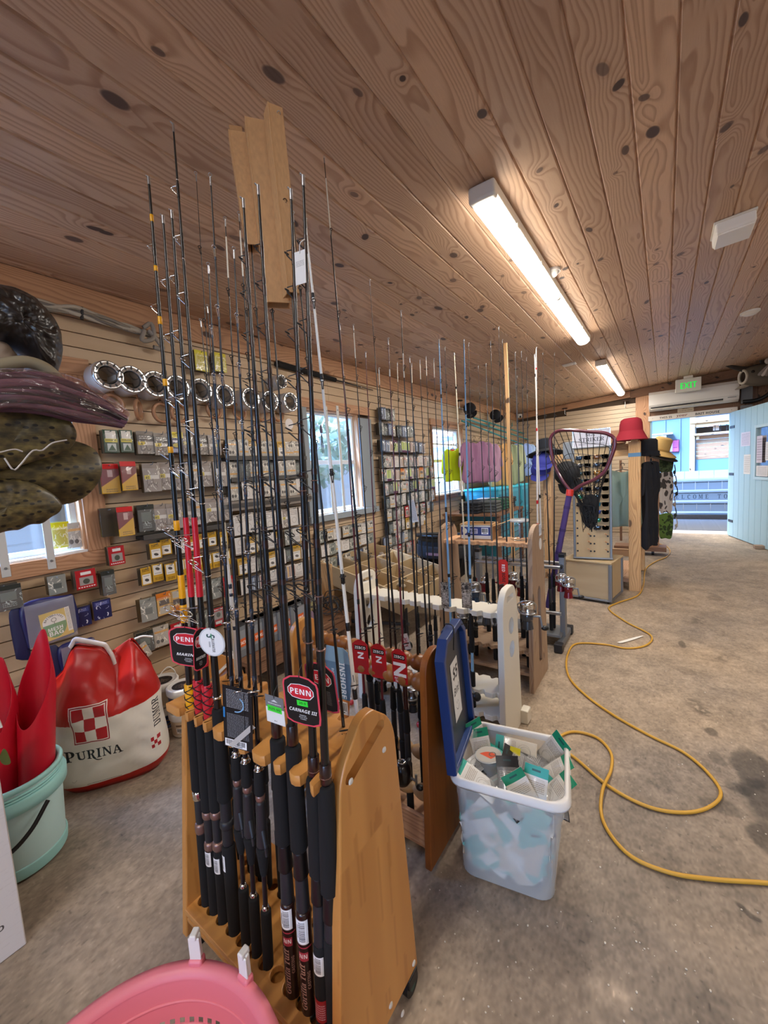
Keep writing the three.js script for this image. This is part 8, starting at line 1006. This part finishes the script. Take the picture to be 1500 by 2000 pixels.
  const sh = thing('wall_shelf', 'white shelf box on the blue boards beyond the straw hat', 'shelf', Fp(1290, 855, 0.12)); mesh('board', rbox(0.5, 0.04, 0.22, 0.006, 0, 0.08, 0), M.white, sh); mesh('case', rbox(0.3, 0.26, 0.2, 0.006, -0.03, -0.08, 0), std('#c9dbe2', 0.5), sh);
}
{ // neighbour house and trees beyond the left windows
  const h = thing('neighbour_house', 'pale blue clapboard house outside the left windows', 'building', [-6.6, 0, -3.5]); const m1 = std('#f2f5f6', 0.8), m2 = std('#dfe6e6', 0.7);
  for (let k = 0; k < 16; k++) wm('clapboard', put(new THREE.BoxGeometry(0.03, 0.19, 9), 0, 0, 0, 0, 0, 0.06).translate(-6.6, 0.1 + k * 0.18, -3.8), m1, h);
  for (const z of [-0.8, -3.4, -5.8]) { wm('window_frame', [span([-6.59, 1.0, z - 0.5], [-6.54, 1.06, z + 0.5]), span([-6.59, 2.1, z - 0.5], [-6.54, 2.18, z + 0.5]), span([-6.59, 1.0, z - 0.56], [-6.54, 2.18, z - 0.5]), span([-6.59, 1.0, z + 0.5], [-6.54, 2.18, z + 0.56])], m2, h); wm('window_glass', slab([-6.6, 1.06, z - 0.5], [-6.565, 2.1, z + 0.5]), std('#7d94a2', 0.15, 0.2), h); }
  wm('house_roof', put(new THREE.BoxGeometry(2.4, 0.12, 9.6), 0, 0, 0, 0, 0, 0.45).translate(-7.3, 3.05, -3.8), std('#8d9296', 0.9), h); wm('trellis', [span([-6.4, 0, 0.9], [-6.3, 2.4, 1.0]), span([-6.4, 2.3, -8], [-6.3, 2.4, 1.0])], m2, h);
  const tree = (label, x, z, hh, r) => { const t = thing('tree', label, 'tree', [x, -0.13, z]); mesh('trunk', tube([[0, 0, 0], [0.05, hh * 0.4, 0.03], [-0.02, hh * 0.7, 0], [0.03, hh, 0.05]], 0.09, 20, 8), std('#a39a90', 0.9), t); const leaf = new THREE.MeshPhysicalMaterial({ color: col('#c2cfbe'), roughness: 0.9, transmission: 0.35, thickness: 0 }), gs = []; for (let i = 0; i < 700; i++) { const a = rnd(0, 6.28), e = Math.acos(rnd(-1, 1)), q = r * Math.cbrt(rnd(0.15, 1)); gs.push(put(new THREE.PlaneGeometry(0.09, 0.15), 0, 0, 0, rnd(0, 3), rnd(0, 3), rnd(0, 3)).translate(q * Math.sin(e) * Math.cos(a), hh + q * 0.8 * Math.cos(e), q * Math.sin(e) * Math.sin(a))); } const c = mesh('foliage', gs, leaf, t); c.userData.kind = 'stuff'; };
  tree('leafy grey-trunked tree outside the middle window', -4.6, -4.6, 1.9, 0.75); tree('leafy tree outside the first window', -4.9, -1.3, 2.0, 0.8); tree('small leafy tree outside the third window', -4.8, -7.4, 1.8, 0.7);
}
renderer.render(scene, camera);
